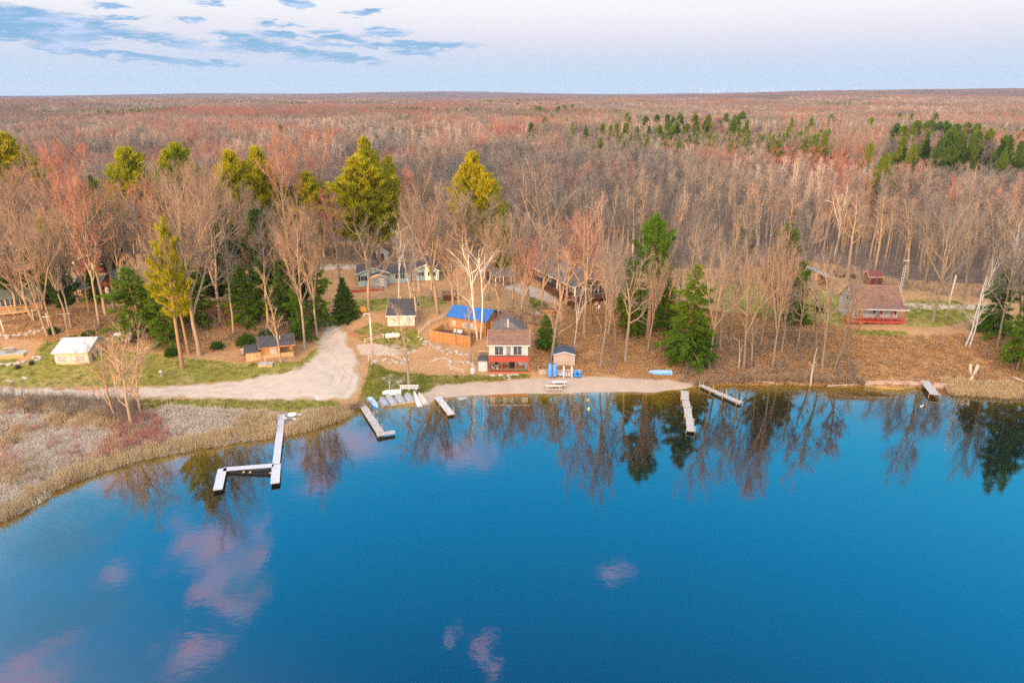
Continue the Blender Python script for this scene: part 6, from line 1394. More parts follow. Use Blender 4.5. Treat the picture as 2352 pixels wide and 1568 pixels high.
# tanks, poles, mast
x, y, z = G(902, 779); a = thing('propane_tank', 'long cream propane tank on stubby feet below the pink cottage', 'propane tank', (x, y, z), .18); q = MB(); q.tube([(-1.45, 0, .75), (-1.4, 0, .75), (-1.2, 0, .75), (1.2, 0, .75), (1.4, 0, .75), (1.45, 0, .75)], [.12, .33, .5, .5, .33, .12], 16); q.build('vessel', M_CREAM if False else mat('cream_enamel', (.76, .68, .54), (.7, .62, .5), 3, .4), a, smooth=True)
for sx in (-.8, .8): MB().box(sx-.1, sx+.1, -.3, .3, -.1, .35).build('foot', M_CONC, a)
MB().tube([(.1, 0, 1.2), (.1, 0, 1.42)], .16, 10).build('valve_cap', M_TEAL, a)
x, y, z = G(1086, 860); a = thing('gas_cylinder', 'upright white gas cylinder beside the white storage shed', 'gas cylinder', (x, y, z)); MB().tube([(0, 0, .08), (0, 0, .2), (0, 0, 1.05), (0, 0, 1.25), (0, 0, 1.3)], [.3, .38, .38, .25, .1], 16).build('vessel', M_WHITE, a, smooth=True); MB().tube([(0, 0, 1.3), (0, 0, 1.48)], .15, 10).build('collar', M_GALV, a); MB().tube([(0, 0, -.1), (0, 0, .077)], .3, 12).build('foot_ring', M_GALV, a)
def pole(label, u, vb, vt, rad, m, name='utility_pole', cat='pole', arm=False, tilt=0):
    x, y, z = G(u, vb); H = zat(vt, y) - z; a = thing(name, label, cat, (x, y, z)); a.rotation_euler[1] = tilt
    MB().tube([(0, 0, -.5), (0, 0, H)], [rad*1.2, rad*.8], 10).build('shaft', m, a, smooth=True); MB().tube([(0, 0, H+.003), (0, 0, H+.12)], [rad*.85, rad*.3], 10).build('cap', M_GALV, a)
    if arm: MB().box(-.9, .9, -rad-.12, -rad-.003, H-.7, H-.58).build('crossarm', m, a)
    return a
M_POLE = mat('weathered_pole', (.66, .54, .42), (.55, .44, .34), 3, .85)
pole('bare pale pole at the lake end of the garden fence by the gravel road', 856, 818, 727, .16, M_POLE); pole('bare weathered pole on the lawn east of the brown-roofed cabin', 2172, 731, 632, .17, M_POLE, tilt=.015); pole('tall thin utility pole behind the dark long house', 1207, 620, 545, .14, M_POLE, arm=True)
x, y, z = G(2067, 676); a = thing('lattice_mast', 'white lattice TV mast with a small aerial beside the brown-roofed cabin', 'mast', (x, y, z)); H = zat(608, y) - z
q = MB(); pr_ = [(.26*math.cos(t), .26*math.sin(t)) for t in (.5, 2.6, 4.7)]
for px_, py_ in pr_: q.beam((px_, py_, 0), (px_, py_, H-.6), .07, .07); q.beam((px_, py_, H-.6), (0, 0, H), .06, .06)
n_ = int(H/.62)
for i in range(n_):
    for k in range(3): q.beam((*pr_[k], i*.62), (*pr_[(k+1) % 3], i*.62), .05, .05)
q.build('lattice', M_WHITE, a); MB().tube([(0, 0, H), (0, 0, H+.9)], .03, 6).build('top_rod', M_GALV, a); q = MB(); q.beam((-.6, 0, H+.9), (.6, 0, H+.95), .07, .1)
for i in range(5): q.beam((-.5+i*.25, -.4, H+.92), (-.5+i*.25, .4, H+.92), .05, .05)
q.build('aerial', M_WHITE, a)
# fences and stone edging
def fence(label, pts, h=.95, rails=2, name='rail_fence', m=None, cat='fence'):
    g = [G(u, v) for u, v in pts]; o = Vector(g[0]); r = thing(name, label, cat, o); q = MB()
    for a, b in zip(g[:-1], g[1:]):
        a, b = Vector(a)-o, Vector(b)-o
        for k in range(rails): zz = h*(.92-.42*k); q.tube([a+Vector((0, 0, zz)), (a+b)/2+Vector((0, .03, zz-.06)), b+Vector((0, 0, zz))], .055, 6)
    q.build('rails', m or M_POLE, r)
    for p in g: p = Vector(p)-o; MB().tube([p-Vector((0, 0, .3)), p+Vector((0, 0, h*1.1))], .08, 7).build('post', m or M_POLE, r)
fence('split-rail fence bending round the stony bed near the gravel road', [(847, 829), (885, 818), (929, 834)]); fence('single-rail fence crossing the grass behind the stony bed', [(887, 813), (926, 812)], rails=1); fence('split-rail fence up the slope beneath the propane tank', [(838, 789), (881, 778)]); fence('long split-rail fence climbing from the orange deck toward the trees', [(962, 770), (985, 748), (1040, 722), (1060, 700)]); fence('grey pipe-rail fence along stones west of the storage shed', [(1035, 852), (1066, 860)])
def stones(label, pts, n, s, spread=.35, name='stone_edging', cat='stones'):
    g = np.array([G(u, v) for u, v in pts]); o = Vector(g[0]); r = thing(name, label, cat, o); q = MB(); rr = np.random.default_rng(n+len(label)); tt = np.linspace(0, len(g)-1.001, n)
    for t in tt:
        i = int(t); p = g[i] + (g[i+1]-g[i])*(t-i) + np.append(rr.normal(0, spread, 2), 0); k = s*rr.uniform(.5, 1.2); zz = T1(p[0], p[1])
        th0 = rr.uniform(0, 6.28); secs = []
        for f, rd in ((-.3, .6), (.1, 1.0), (.45, .85), (.65, .4)): secs.append([(p[0]-o.x+math.cos(th0+a_)*k*rd*rr.uniform(.8, 1.2), p[1]-o.y+math.sin(th0+a_)*k*rd*.8*rr.uniform(.8, 1.2), zz-o.z+k*f*1.1) for a_ in np.linspace(0, 6.283, 8)[:-1]])
        MB().loft(secs).build('stone', M_STONE, r)
stones('rows of field stones edging the bed at the rail fence', [(850, 833), (885, 826), (925, 836), (935, 828)], 40, .32); stones('curved stone border on the grass below the orange deck', [(990, 832), (1005, 824), (1022, 823), (1035, 832), (1030, 842)], 46, .26, .15); stones('stone row running to the storage shed', [(1042, 833), (1066, 832), (1085, 835), (1090, 845)], 30, .28, .2); stones('loose stones along the foot of the orange deck', [(965, 775), (1000, 800), (1040, 810), (1085, 818)], 70, .3, .5)
def rocks(lab, grp, pts, s):
    for k, (u, v) in enumerate(pts):
        x, y, z = G(u, v); rr = np.random.default_rng(int(u*7+v)); k_ = s*rr.uniform(.7, 1.2); secs = []
        for f, rd in ((-.3, .6), (.1, 1.0), (.45, .85), (.65, .4)): secs.append([(math.cos(a_)*k_*rd*rr.uniform(.8, 1.2), math.sin(a_)*k_*rd*.8*rr.uniform(.8, 1.2), k_*f*1.1) for a_ in np.linspace(0, 6.283, 9)[:-1]])
        o = MB().loft(secs).build('boulder', M_STONE, loc=(x, y, z)); tag(o, lab, 'rock', grp)
rocks('pale boulder in the line along the boathouse deck edge', 'boulders along the boathouse deck', [(1128, 863), (1133, 864), (1147, 862), (1151, 863), (1168, 862), (1174, 862), (1182, 861), (1188, 862)], .42)
rocks('pale garden rock lying on the west lawn near the road', 'rocks on the west lawn', [(20, 875), (27, 877), (55, 868), (60, 870)], .4)
stones('low stone terrace above the western lawn', [(0, 775), (40, 770), (90, 760), (110, 752)], 60, .4, .6); stones('stones scattered beside the western deck', [(2, 838), (30, 836), (50, 832)], 16, .35, .3); stones('stone edging of the driveway bank by the spruce', [(850, 770), (880, 768), (905, 772)], 22, .28, .2)
stones('ring of pale stones round a fire pit in front of the boathouse', [(1158, 869), (1164, 872), (1172, 871), (1173, 867), (1165, 865), (1158, 868)], 14, .24, .04, 'fire_ring', 'fire pit'); stones('dark fire ring on the western lawn', [(76, 823), (84, 827), (93, 825), (92, 820), (82, 819), (76, 822)], 16, .3, .05, 'fire_ring', 'fire pit')
# small garden things
x, y, z = G(834, 719); a = thing('garden_chair', 'bright orange wooden armchair beside the cone-shaped spruce', 'chair', (x, y, z), .1); M_OR = mat('orange_paint', (.72, .34, .05), (.62, .28, .04), 4, .6)
MB().box(-.6, .6, -.5, .4, .4, .48).build('seat', M_OR, a); MB().loft([[(-.6, .35, .483), (.6, .35, .483), (.6, .43, .483), (-.6, .43, .483)], [(-.55, .6, 1.35), (.55, .6, 1.35), (.55, .68, 1.35), (-.55, .68, 1.35)]]).build('backrest', M_OR, a)
for sx in (-.68, .68): MB().box(sx-.08, sx+.08, -.5, .4, .68, .74).build('armrest', M_OR, a); MB().box(sx-.06, sx+.06, -.45, -.35, 0, .677).build('leg', M_OR, a); MB().box(sx-.06, sx+.06, .3, .38, 0, .677).build('leg', M_OR, a)
x, y, z = G(843, 727); a = thing('sawhorse', 'white painted sawhorse barrier by the orange chair', 'sawhorse', (x, y, z), -.15); MB().box(-.75, .75, -.06, .06, .55, .7).build('beam', M_WHITE, a)
for sx in (-.6, .6): q = MB(); q.beam((sx, -.3, 0), (sx, 0, .547), .08, .06); q.beam((sx, .3, 0), (sx, 0, .547), .08, .06); q.build('leg', M_WHITE, a)
def adiron(u, v, rz_, lab): x, y, z = G(u, v); return chair((x, y, z), rz_, mat('grey_paint', (.60, .58, .58), (.52, .5, .5), 4, .6), lab, 'garden chairs round the fire ring')
adiron(1368, 704, -1.2, 'grey garden chair turned sideways below the dark long house, uphill one'); adiron(1374, 712, -.7, 'grey garden chair turned sideways below the dark long house, downhill one'); adiron(1393, 703, .8, 'grey garden chair facing the others below the dark long house')
stones('fire ring among the garden chairs', [(1385, 716), (1390, 718), (1395, 716), (1390, 714), (1385, 716)], 9, .25, .05, 'fire_ring', 'fire pit')
def stairs(label, pts, wd, m, handrail=None, rise=.2):
    g = [G(u, v) for u, v in pts]; o = Vector(g[0]); r = thing('stairs', label, 'stairs', o)
    for a, b in zip(g[:-1], g[1:]):
        a, b = Vector(a)-o, Vector(b)-o; d = b-a; n = max(3, int(d.length/.34)); h = Vector((d.x, d.y, 0)).normalized(); s = Vector((-h.y, h.x, 0))*wd/2; q = MB()
        for i in range(n): p = a + d*((i+.5)/n) + Vector((0, 0, .22)); q.beam(p-s, p+s, .26, .07)
        q.build('treads', m, r); q = MB()
        for sg in (-1, 1): q.beam(a+s*sg*1.03+Vector((0, 0, .1)), b+s*sg*1.03+Vector((0, 0, .1)), .07, .22)
        q.build('stringers', m, r)
        if handrail:
            q = MB(); q.beam(a+s*1.05+Vector((0, 0, 1.1)), b+s*1.05+Vector((0, 0, 1.1)), .1, .12)
            for t in (0, .5, 1): p = a+d*t+s*1.05; q.beam(p, p+Vector((0, 0, 1.1)), .1, .1)
            q.build('handrail', handrail, r)
M_STR = mat('old_brown_timber', (.27, .16, .10), (.20, .12, .08), 3, .85)
stairs('brown timber stairs turning down the leafy bank to the beach', [(1384, 778), (1418, 815), (1402, 857)], 1.0, M_STR); stairs('upper timber stairs with a bright yellow handrail', [(1364, 736), (1374, 766)], 1.1, M_STR, M_YELWD)
x, y, z = G(1257, 718); a = thing('planter_box', 'orange board planter on the slope below the dark long house', 'planter', (x, y, z), -.1); MB().box(-1.5, 1.5, -.4, .4, -.2, .85).build('boards', M_ORWOOD, a); MB().box(-1.4, 1.4, -.32, .32, .853, .88).build('soil', M_DECKBR, a)
x, y, z = G(1234, 722); a = thing('boulder', 'single grey boulder beside the orange planter', 'rock', (x, y, z)); MB().loft([[(math.cos(t)*s_*.9, math.sin(t)*s_*.7, z_) for t in np.linspace(0, 6.283, 9)[:-1]] for z_, s_ in ((-.2, .6), (.15, .7), (.45, .5), (.6, .2))]).build('rock', M_CONC, a)
x, y, z = G(1035, 690); a = thing('storage_box', 'brown wooden lean-to box uphill of the blue-roofed cabin', 'shed', (x, y, z), .1); MB().box(-1.6, 1.6, 0, 1.6, -.4, 1.2).build('wall', M_DKWOOD, a); q = MB(); q.prism([(-.2, 1.21), (1.8, 1.65), (1.8, 1.75), (-.2, 1.31)], 'x', -1.8, 1.8); q.build('roof', M_SHBR, a)
x, y, z = G(937, 838 if False else 810); 
x, y, z = G(820, 742); a = thing('board_fence', 'low dark board edging along the garden by the gravel road', 'fence', (x, y, z), 0)
q = MB(); o = Vector(G(800, 768)); a.location = o; g = [Vector(G(u, v))-o for u, v in ((800, 768), (825, 775), (850, 776), (875, 772))]
for p, p2 in zip(g[:-1], g[1:]): q.beam(p+Vector((0, 0, .3)), p2+Vector((0, 0, .3)), .06, .75)
q.build('boards', M_STR, a); q = MB()
for p in g: q.tube([p-Vector((0, 0, .3)), p+Vector((0, 0, .85))], .07, 6)
q.build('post', M_STR, a)
for u, v, lab in ((1930, 636, 'rusty heap of scrap in the leaves behind the tan garage'), ):
    x, y, z = G(u, v); a = thing('scrap_heap', lab, 'heap', (x, y, z)); rr = random.Random(3); q = MB()
    for i in range(14): q.beam((rr.uniform(-1.5, 1.5), rr.uniform(-.6, .6), rr.uniform(.05, .35)), (rr.uniform(-1.5, 1.5), rr.uniform(-.6, .6), rr.uniform(.1, .5)), .12, .1)
    q.build('scrap', M_BARN, a)
x, y, z = G(1968, 638); a = thing('utility_trailer', 'flat dark utility trailer parked behind the brown-roofed cabin', 'trailer', (x, y, z), -.15); MB().box(-1.7, 1.5, -.8, .8, .45, .7).build('bed', M_BLACK, a); MB().beam((1.5, 0, .5), (2.9, 0, .4), .1, .1).build('drawbar', M_BLACK, a)
for sy in (-.9, .9): MB().tube([(-.2, sy-.1, .35), (-.2, sy+.1, .35)], .35, 12).build('wheel', M_BLACK, a)
# buoys, birdhouse poles, garden cross
for u, v, lab, m in ((1352, 941, 'yellow marker buoy in the shallows beyond the cream picnic table', mat('yellow_buoy', (.72, .58, .06), (.65, .52, .05), 3, .4)), (1351, 921, 'small orange buoy just off the beach', M_OR)):
    x, y, _ = P(u, v, 0); a = thing('buoy', lab, 'buoy', (x, y, 0)); MB().tube([(0, 0, -.2), (0, 0, 0), (0, 0, .3), (0, 0, .45)], [.12, .22, .2, .06], 12).build('float', m, a, smooth=True); MB().tube([(0, 0, .45), (0, 0, .62)], .03, 6).build('rod', M_GALV, a)
x, y, _ = P(2116, 934, 0); a = thing('duck', 'white duck floating off the old seawall dock', 'duck', (x, y, 0), .3)
secs = []
for xx, rd, zc in ((-.34, .03, .16), (-.25, .11, .10), (-.05, .17, .08), (.12, .15, .09), (.22, .08, .16), (.26, .06, .28), (.31, .07, .34), (.38, .05, .34), (.46, .02, .32)): secs.append([(xx, math.cos(t)*rd, zc+math.sin(t)*rd) for t in np.linspace(0, 6.283, 9)[:-1]])
MB().loft(secs).build('body', M_WHITE, a, smooth=True)
x, y, z = G(113, 790-30); 
pole('white signless cross-shaped post in the terraced western garden', 113, 752, 720, .07, M_WHITE, 'garden_post', 'post', True); pole('green birdhouse pole in the terraced western garden', 79, 738, 712, .06, M_TEAL, 'birdhouse_pole', 'post')
x, y, z = G(371, 862); a = thing('garden_globe', 'pale round garden globe on the west lawn beside the red pine', 'ornament', (x, y, z)); MB().tube([(0, 0, .35), (0, 0, .42), (0, 0, .65), (0, 0, .88), (0, 0, .95)], [.08, .25, .35, .25, .06], 14).build('globe', M_GREYW, a, smooth=True); MB().tube([(0, 0, -.1), (0, 0, .36)], [.2, .08], 10).build('pedestal', M_CONC, a)
for u, v, lab in ((42, 846, 'black tub on the western lawn, the one nearer the deck'), (73, 837, 'black tub on the western lawn, the one nearer the fire ring')):
    x, y, z = G(u, v); a = thing('tub', lab, 'tub', (x, y, z)); MB().tube([(0, 0, 0), (0, 0, .55)], [.36, .42], 14).build('body', M_BLACK, a); MB().tube([(0, 0, .553), (0, 0, .58)], .44, 14).build('lid', M_BLACK, a)
def lamp(u, vb, vt, lab):
    x, y, z = G(u, vb); H = max(zat(vt, y) - z, 2.2); a = thing('lamp_post', lab, 'lamp post', (x, y, z)); MB().tube([(0, 0, -.3), (0, 0, H-.32)], .06, 8).build('post', M_WHITE, a); MB().tube([(0, 0, H-.317), (0, 0, H-.15), (0, 0, H)], [.12, .2, .08], 10).build('lamp_head', M_PINKW, a)
lamp(1206, 652, 626, 'white lamp post at the back corner of the dark long house')
x, y, z = G(2275, 876); a = thing('tyre', 'old tyre lying flat among leaves near the forked stump', 'tyre', (x, y, z+.12)); q = MB(); q.tube([(math.cos(t)*.42, math.sin(t)*.42, 0) for t in np.linspace(0, 6.283, 17)], .15, 8, False); q.build('ring', M_GALV, a)
def log(u1, v1, u2, v2, rd, lab, m=M_DEAD):
    a, b = Vector(G(u1, v1)), Vector(G(u2, v2)); r = thing('fallen_log', lab, 'log', a); d = b-a; up = Vector((0, 0, rd)); MB().tube([up, d*.5+up*1.4, d+up], [rd, rd*.9, rd*.6], 8).build('stem', m, r, smooth=True); MB().tube([d*.6+up, d*.75+up*5+Vector((.3, .2, 0))], [rd*.4, rd*.12], 6).build('branch', m, r)
log(1275, 772, 1331, 738, .14, 'pale cut log lying on the slope above the boathouse'); log(2325, 868, 2352, 880, .2, 'fallen pale log near the shore past the stump'); log(1900, 888, 1985, 884, .14, 'driftwood log along the waterline by the seawall'); log(1738, 876, 1790, 884, .13, 'drift branch lying at the water edge below the bank'); log(1493, 802, 1500, 815, .10, 'short pale log on the leaves beneath the red pine')
# wind turbines on the horizon
TU = [(1608, 14), (1637, 8), (1648, 8), (1660, 14), (1712, 13), (1748, 11), (1753, 12), (1761, 8), (1772, 15), (1820, 16), (1845, 9), (1878, 15), (1902, 12), (1961, 11), (1996, 9), (2066, 12), (2130, 7), (2249, 9), (2301, 11), (2344, 8)]
tm_ = None; TW = mat('turbine_white', (.60, .63, .68), (.56, .60, .65), 1, .5)
for i, (u, px_) in enumerate(TU):
    Y = 13500.; x = (u-1176)/F*(Y*CP + CAM_H*SP); hub = px_*Y/F
    q = MB(); z0 = -60-10*0
    top = 48 + (219-213)/F*Y*.94 + hub*.45; q.tube([(0, 0, -80), (0, 0, top)], [3.4, 2.0], 8); rot = i*.7
    q.box(-2.2, 2.2, -6, 6, top, top+4)
    for k in range(3): an = rot + k*2.0944; q.tube([(0, -7, top+2), (math.cos(an)*30, -7, top+2+math.sin(an)*30), (math.cos(an)*52, -7, top+2+math.sin(an)*52)], [1.2, 1.6, .4], 5)
    o = q.build('wind_turbine', TW); o.location = (x, Y, 0); tag(o, 'white three-bladed wind turbine standing far away on the horizon', 'wind turbine', 'wind turbines on the horizon')

# ------------------------------------------------------------------ reeds, brush and litter: growth no one could count
def blades(seed, n, R, h0, h1, w, lean, flat=0.):
    rng = np.random.default_rng(seed); b = np.zeros((n, 3)); th = rng.uniform(0, 6.28, n); rr = R*np.sqrt(rng.uniform(0, 1, n)); b[:, 0] = np.cos(th)*rr; b[:, 1] = np.sin(th)*rr
    h = rng.uniform(h0, h1, n); d = rng.normal(0, lean, (n, 3)); d[:, 2] = 1; d[:, 0] += flat; d = nrm(d); tip = b + d*h[:, None]; mid = b + d*h[:, None]*.55 + rng.normal(0, .03, (n, 3)); sd = nrm(np.cross(d, rng.normal(size=(n, 3))))*w/2
    V = np.stack((b-sd, b+sd, mid+sd*.9, mid-sd*.9, tip), 1).reshape(-1, 3); i = np.arange(n)*5
    return V, np.stack((i, i+1, i+2, i+3), -1), np.stack((i+3, i+2, i+4), -1)
M_REED = plant_mat('straw_reeds', [(0, (.60, .44, .24)), (.5, (.68, .51, .30)), (1, (.53, .38, .21))], locscale=.3, scale=.6)
M_SEDGE = plant_mat('grey_sedge', [(0, (.62, .53, .44)), (.5, (.70, .60, .51)), (1, (.54, .45, .34))], locscale=.2, scale=.6)
M_BRUSH = plant_mat('brown_brush', [(0, (.32, .22, .15)), (.5, (.40, .27, .18)), (1, (.34, .25, .14))], locscale=.15)
M_DOG = plant_mat('red_dogwood_stems', [(0, (.52, .20, .17)), (1, (.46, .22, .18))])
M_LEAF = plant_mat('dead_leaves', [(0, (.50, .27, .11)), (.35, (.60, .35, .155)), (.7, (.42, .235, .11)), (1, (.66, .44, .23))], locscale=2.0, trans=.1)
M_GRASS = plant_mat('spring_grass', [(0, (.17, .21, .025)), (.5, (.26, .25, .045)), (1, (.38, .31, .11))], locscale=.25, trans=.2)
def bl(nm, m, *a, **k): V, q, t = blades(*a, **k); return mk(nm, V, q, t, mats=[m])
def bushy(nm, seed, m, H, W_, n=9, per=5, tw=.02, L=.5):
    rng = np.random.default_rng(seed); ln, car = [], []
    for k in range(n):
        b = limb(rng, (rng.normal(0, .12), rng.normal(0, .12), -.1), (rng.normal(0, .35*W_/H*1.6), rng.normal(0, .35*W_/H*1.6), 1), H*rng.uniform(.6, 1), 4, .05, .14); ln.append((b, np.linspace(.022, .008, 5), 3)); car.append(b)
    v, q = tubes_np(ln); tv, tt = twigs(rng, car, per, L, tw, up=.3, sub=1); return mk(nm, np.concatenate((v, tv)), q, tt+len(v), mats=[m])
def litter(nm, seed, n, R):
    rng = np.random.default_rng(seed); c = np.zeros((n, 3)); th = rng.uniform(0, 6.28, n); rr = R*np.sqrt(rng.uniform(0, 1, n)); c[:, 0] = np.cos(th)*rr; c[:, 1] = np.sin(th)*rr; c[:, 2] = rng.uniform(.02, .12, n)
    a = rng.normal(size=(n, 3))*[1, 1, .45]; a = nrm(a)*rng.uniform(.04, .09, (n, 1)); b = nrm(np.cross(a, rng.normal(size=(n, 3))*[.4, .4, 1]))*rng.uniform(.03, .06, (n, 1))
    V = np.stack((c-a, c+b, c+a, c-b), 1).reshape(-1, 3); return mk(nm, V, np.arange(n*4).reshape(-1, 4), None, mats=[M_LEAF])
srng = np.random.default_rng(99)
def fill(poly, n, dens=None, zmin=.02, zmax=99.):
    """random ground points inside a region outlined on the ground"""
    poly = np.array(poly, float); w = np.array([G(u, v)[:2] for u, v in poly]); lo, hi = w.min(0), w.max(0); out = np.zeros((0, 2)); t_ = 0
    while len(out) < n and t_ < 40:
        p = srng.uniform(lo, hi, (n*2, 2)); d = sdpoly(p[:, 0], p[:, 1], w); p = p[d > 0]; out = np.concatenate((out, p)); t_ += 1
    out = out[:n]; z = terr(out[:, 0], out[:, 1]); k = (z > zmin) & (z < zmax); return np.column_stack((out, z))[k]
def shore_pts(u0, u1, n, off0, off1):
    us = np.array([P(u, v, 0)[:2] for u, v in SHORE]); uu = np.array([u for u, v in SHORE]); t = srng.uniform(u0, u1, n); x = np.interp(t, uu, us[:, 0]); y = np.interp(t, uu, us[:, 1]); e = .5
    tx = np.interp(t+4, uu, us[:, 0]) - x; ty = np.interp(t+4, uu, us[:, 1]) - y; l = np.hypot(tx, ty); o = srng.uniform(off0, off1, n); x, y = x - ty/l*o, y + tx/l*o
    return np.column_stack((x, y, np.maximum(terr(x, y), -.3)))
def put(name, protos, groups, label, cat, rx=.1, ry=.1, s0=.7, s1=1.25):
    pts = np.concatenate([g[0] for g in groups]); pid = np.concatenate([srng.choice(g[1], len(g[0])) for g in groups])
    if name == 'reeds':   # the white dock and the round table keep clear ground
        a, b, t_ = np.array(P(648, 942, .5)[:2]), np.array(P(634, 1064, .5)[:2]), np.array(G(672, 962)[:2]); d = b-a; q = np.clip(((pts[:, :2]-a)@d)/(d@d), 0, 1)
        k_ = (np.hypot(*(pts[:, :2]-a-q[:, None]*d).T) > .95) & (np.hypot(*(pts[:, :2]-t_).T) > 1.9) & ~((pts[:, 1] < t_[1]) & (np.abs(pts[:, 0]-t_[0]) < 1.3) & (pts[:, 1] > t_[1]-3)); pts, pid = pts[k_], pid[k_]
    n = len(pts)
    rot = np.column_stack((srng.normal(0, rx, n), srng.normal(0, ry, n), srng.uniform(0, 6.283, n))); sc_ = srng.uniform(s0, s1, n); sc_ = np.column_stack((sc_, sc_, sc_*srng.uniform(.8, 1.2, n)))
    return tag(scatter(name, protos, pts, rot, sc_, pid), label, cat)
MA = [(-300, 925), (0, 918), (260, 930), (400, 938), (560, 948), (640, 955), (625, 1000), (540, 1010), (400, 1035), (210, 1084), (0, 1190), (-300, 1330)]
MB2 = [(655, 955), (700, 950), (770, 948), (800, 955), (770, 962), (700, 985), (660, 992)]
reedP = [bl('reed_clump', M_REED, 1, 46, .55, .8, 1.5, .035, .14), bl('reed_clump', M_REED, 2, 40, .55, .6, 1.2, .035, .2), bl('sedge_clump', M_SEDGE, 3, 60, .7, .5, 1.1, .035, .5, flat=.9), bl('sedge_clump', M_SEDGE, 4, 60, .7, .5, 1.0, .04, .7), bl('sedge_clump', M_SEDGE, 5, 50, .7, .6, 1.2, .035, .45, flat=-.8)]
ma_ = fill(MA, 7600); pn = vnoise(ma_[:, 0], ma_[:, 1], 1/5.5, 61); pn2 = vnoise(ma_[:, 0], ma_[:, 1], 1/2.4, 62)
keep_ = (pn2 > .30) | (pn > .7); gold_ = (pn < .36) & keep_; lay_ = (pn > .58) & keep_; mid_ = keep_ & ~gold_ & ~lay_
put('reeds', reedP, [(ma_[gold_], [0, 1, 1, 4]), (ma_[lay_], [2, 2, 4]), (ma_[mid_], [3, 3, 2, 4, 1]), (shore_pts(-150, 640, 900, -.7, 1.6), [0, 1, 0, 2]), (fill(MB2, 420), [0, 1, 3, 2]), (shore_pts(655, 800, 260, -.9, 1.2), [0, 1]), (shore_pts(2170, 2420, 800, -2.6, 1.6), [0, 0, 1]), (shore_pts(2420, 2700, 300, -2, 1.5), [0, 1])], 'straw-coloured reeds and matted sedge filling the marsh and shore edges', 'reeds')
brP = [bushy('brush', 1, M_BRUSH, 1.6, 1.4, 10), bushy('brush', 2, M_BRUSH, 1.1, 1.6, 9), bushy('brush', 3, M_TANTWIG, 1.9, 1.2, 8), bushy('dogwood', 4, M_DOG, 1.7, 1.6, 16, 3), bushy('sapling_brush', 5, M_TWIG, 3.2, 1.8, 5, 4, .02, .7)]
BK = [(1560, 880), (1560, 800), (1640, 780), (1760, 760), (1900, 770), (1940, 790), (1980, 860), (1980, 882), (1800, 878), (1640, 880)]
put('undergrowth', brP, [(fill([(0, 918), (150, 915), (330, 930), (320, 985), (240, 975), (100, 950), (0, 945)], 520), [0, 1, 0, 4]), (fill([(0, 945), (250, 985), (320, 1000), (200, 1060), (0, 1150)], 150), [0, 1, 1, 3]), (fill([(215, 1045), (300, 985), (350, 1000), (425, 1005), (400, 1025), (300, 1045), (230, 1062)], 120), [3, 3, 3, 0]), (fill([(240, 960), (300, 940), (360, 960), (380, 1000), (300, 1010), (240, 990)], 240), [0, 1, 3, 0]),
     (fill(BK, 480), [0, 1, 2, 4]), (fill([(1230, 800), (1240, 730), (1370, 720), (1500, 740), (1560, 800), (1560, 860), (1420, 850), (1340, 840)], 170), [1, 1, 0]), (fill([(1980, 862), (1990, 790), (2200, 770), (2352, 790), (2352, 890), (2200, 880)], 130), [1, 1, 0]), (fill([(0, 740), (300, 720), (560, 720), (720, 700), (720, 780), (540, 790), (440, 800), (240, 760), (0, 770)], 420), [1, 0, 4]), (fill([(740, 560), (1200, 560), (1700, 600), (1900, 600), (2352, 650), (2352, 700), (1900, 650), (1700, 660), (1000, 640), (740, 620)], 1500), [4, 4, 4, 0]),
     (fill([(1130, 720), (1230, 700), (1250, 760), (1130, 770)], 60), [1, 0]), (shore_pts(1600, 1990, 260, .1, 1.2), [1, 0, 2]), (shore_pts(780, 850, 60, .2, 1.2), [1, 0])], 'bare brown brush and red dogwood along the bank and marsh', 'brush')
lfP = [litter('leaf_litter', 1, 120, .9), litter('leaf_litter', 2, 120, .9)]
put('leaf_litter', lfP, [(fill([(1230, 850), (1230, 720), (1370, 690), (1560, 700), (1900, 740), (1950, 770), (2100, 770), (2352, 760), (2352, 895), (1990, 885), (1620, 880), (1400, 862)], 6500), [0, 1]), (fill([(0, 720), (400, 700), (720, 690), (720, 790), (560, 800), (440, 810), (0, 770)], 2300), [0, 1])], 'brown dead leaves covering the wooded slopes', 'leaf litter', .05, .05, .8, 1.4)
grP = [bl('grass_tuft', M_GRASS, 11, 34, .45, .10, .28, .03, .5), bl('grass_tuft', M_GRASS, 12, 30, .5, .08, .22, .03, .6)]
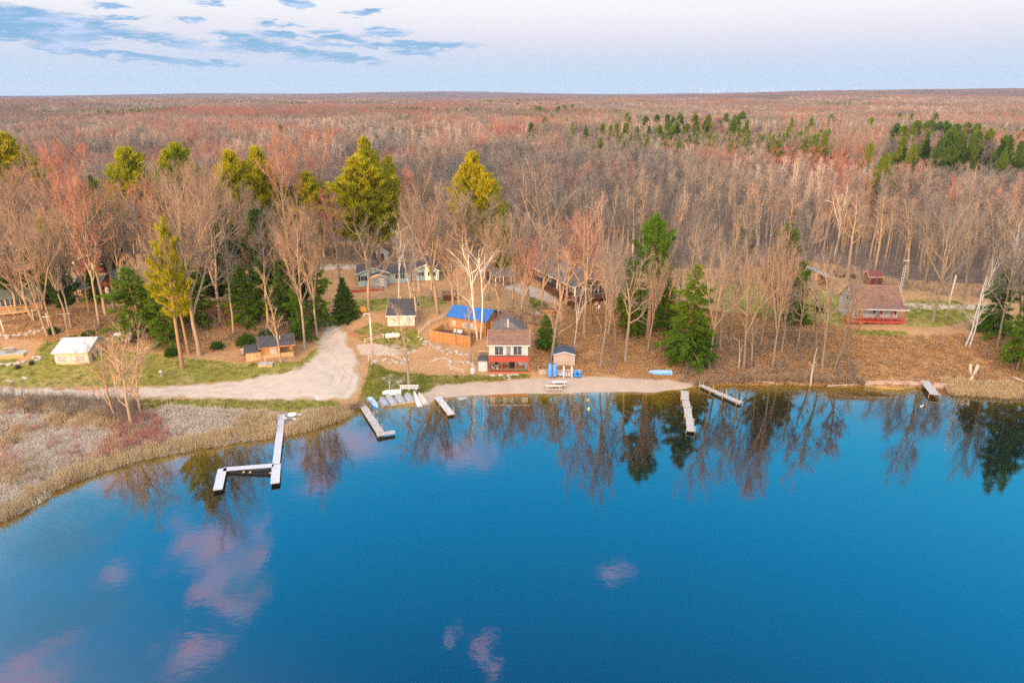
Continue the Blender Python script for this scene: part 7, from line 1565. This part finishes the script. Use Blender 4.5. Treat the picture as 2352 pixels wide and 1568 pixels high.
put('lawn_grass', grP, [(fill(p, k), [0, 1]) for p, k in zip(LAWN, (2600, 900, 1500, 450, 700, 400, 120, 150, 250))], 'short patchy spring grass on the lawns', 'grass')
# green bushes
def bush(u, v, hgt, lab, m=M_BUSH, wd=1.):
    x, y, z = G(u, v); rng = np.random.default_rng(int(u)); n = 420; d = nrm(rng.normal(size=(n, 3))); d[:, 2] = np.abs(d[:, 2]); c = d*(rng.uniform(.5, 1, (n, 1)))*[hgt*.75*wd, hgt*.75*wd, hgt*.8] + [0, 0, .1]
    V, T = tufts(rng, c, d, 7, .34, .13, .2, .9); r = thing('bush', lab, 'bush', (x, y, z)); link('foliage', mk('foliage', V, None, T, mats=[m]), r); q = MB()
    for k in range(5): q.tube([(0, 0, -.2), (math.cos(k*1.3)*hgt*.3, math.sin(k*1.3)*hgt*.3, hgt*.6)], [.05, .02], 5)
    q.build('stems', M_BRUSH, r)
for a in ((565, 790, 2.4, 'round dark green bush behind the brown cabin'), (610, 775, 1.6, 'smaller green bush uphill of the round one'), (500, 800, 1.4, 'low green bush in the leaves west of the round one'), (205, 775, 1.6, 'green juniper bush behind the white-roofed cottage'), (170, 790, 1.7, 'dark juniper beside the brick chimney'), (125, 765, 1.2, 'green shrub in the terraced garden'), (1885, 715, 1.3, 'green shrub on the lawn below the tan garage'), (690, 765, 1.5, 'green bush at the inner side of the gravel bend'), (395, 815, 1.6, 'low evergreen bush beside the red pine trunks')): bush(*a)

# ------------------------------------------------------------------ haze over the land
hz = bpy.data.materials.new('haze'); hz.use_nodes = True; HN = NT(hz.node_tree); HN.n.remove(HN.n['Principled BSDF'])
pv_ = HN.new('ShaderNodeVolumePrincipled'); pv_.inputs['Color'].default_value = (.42, .58, .84, 1); pv_.inputs['Density'].default_value = 5e-5; pv_.inputs['Anisotropy'].default_value = 0.0
HN.l.new(pv_.outputs[0], HN.n['Material Output'].inputs['Volume'])
tag(MB().box(-17000, 17000, -1400, 22000, -6, 270).build('haze', hz), kind='stuff')
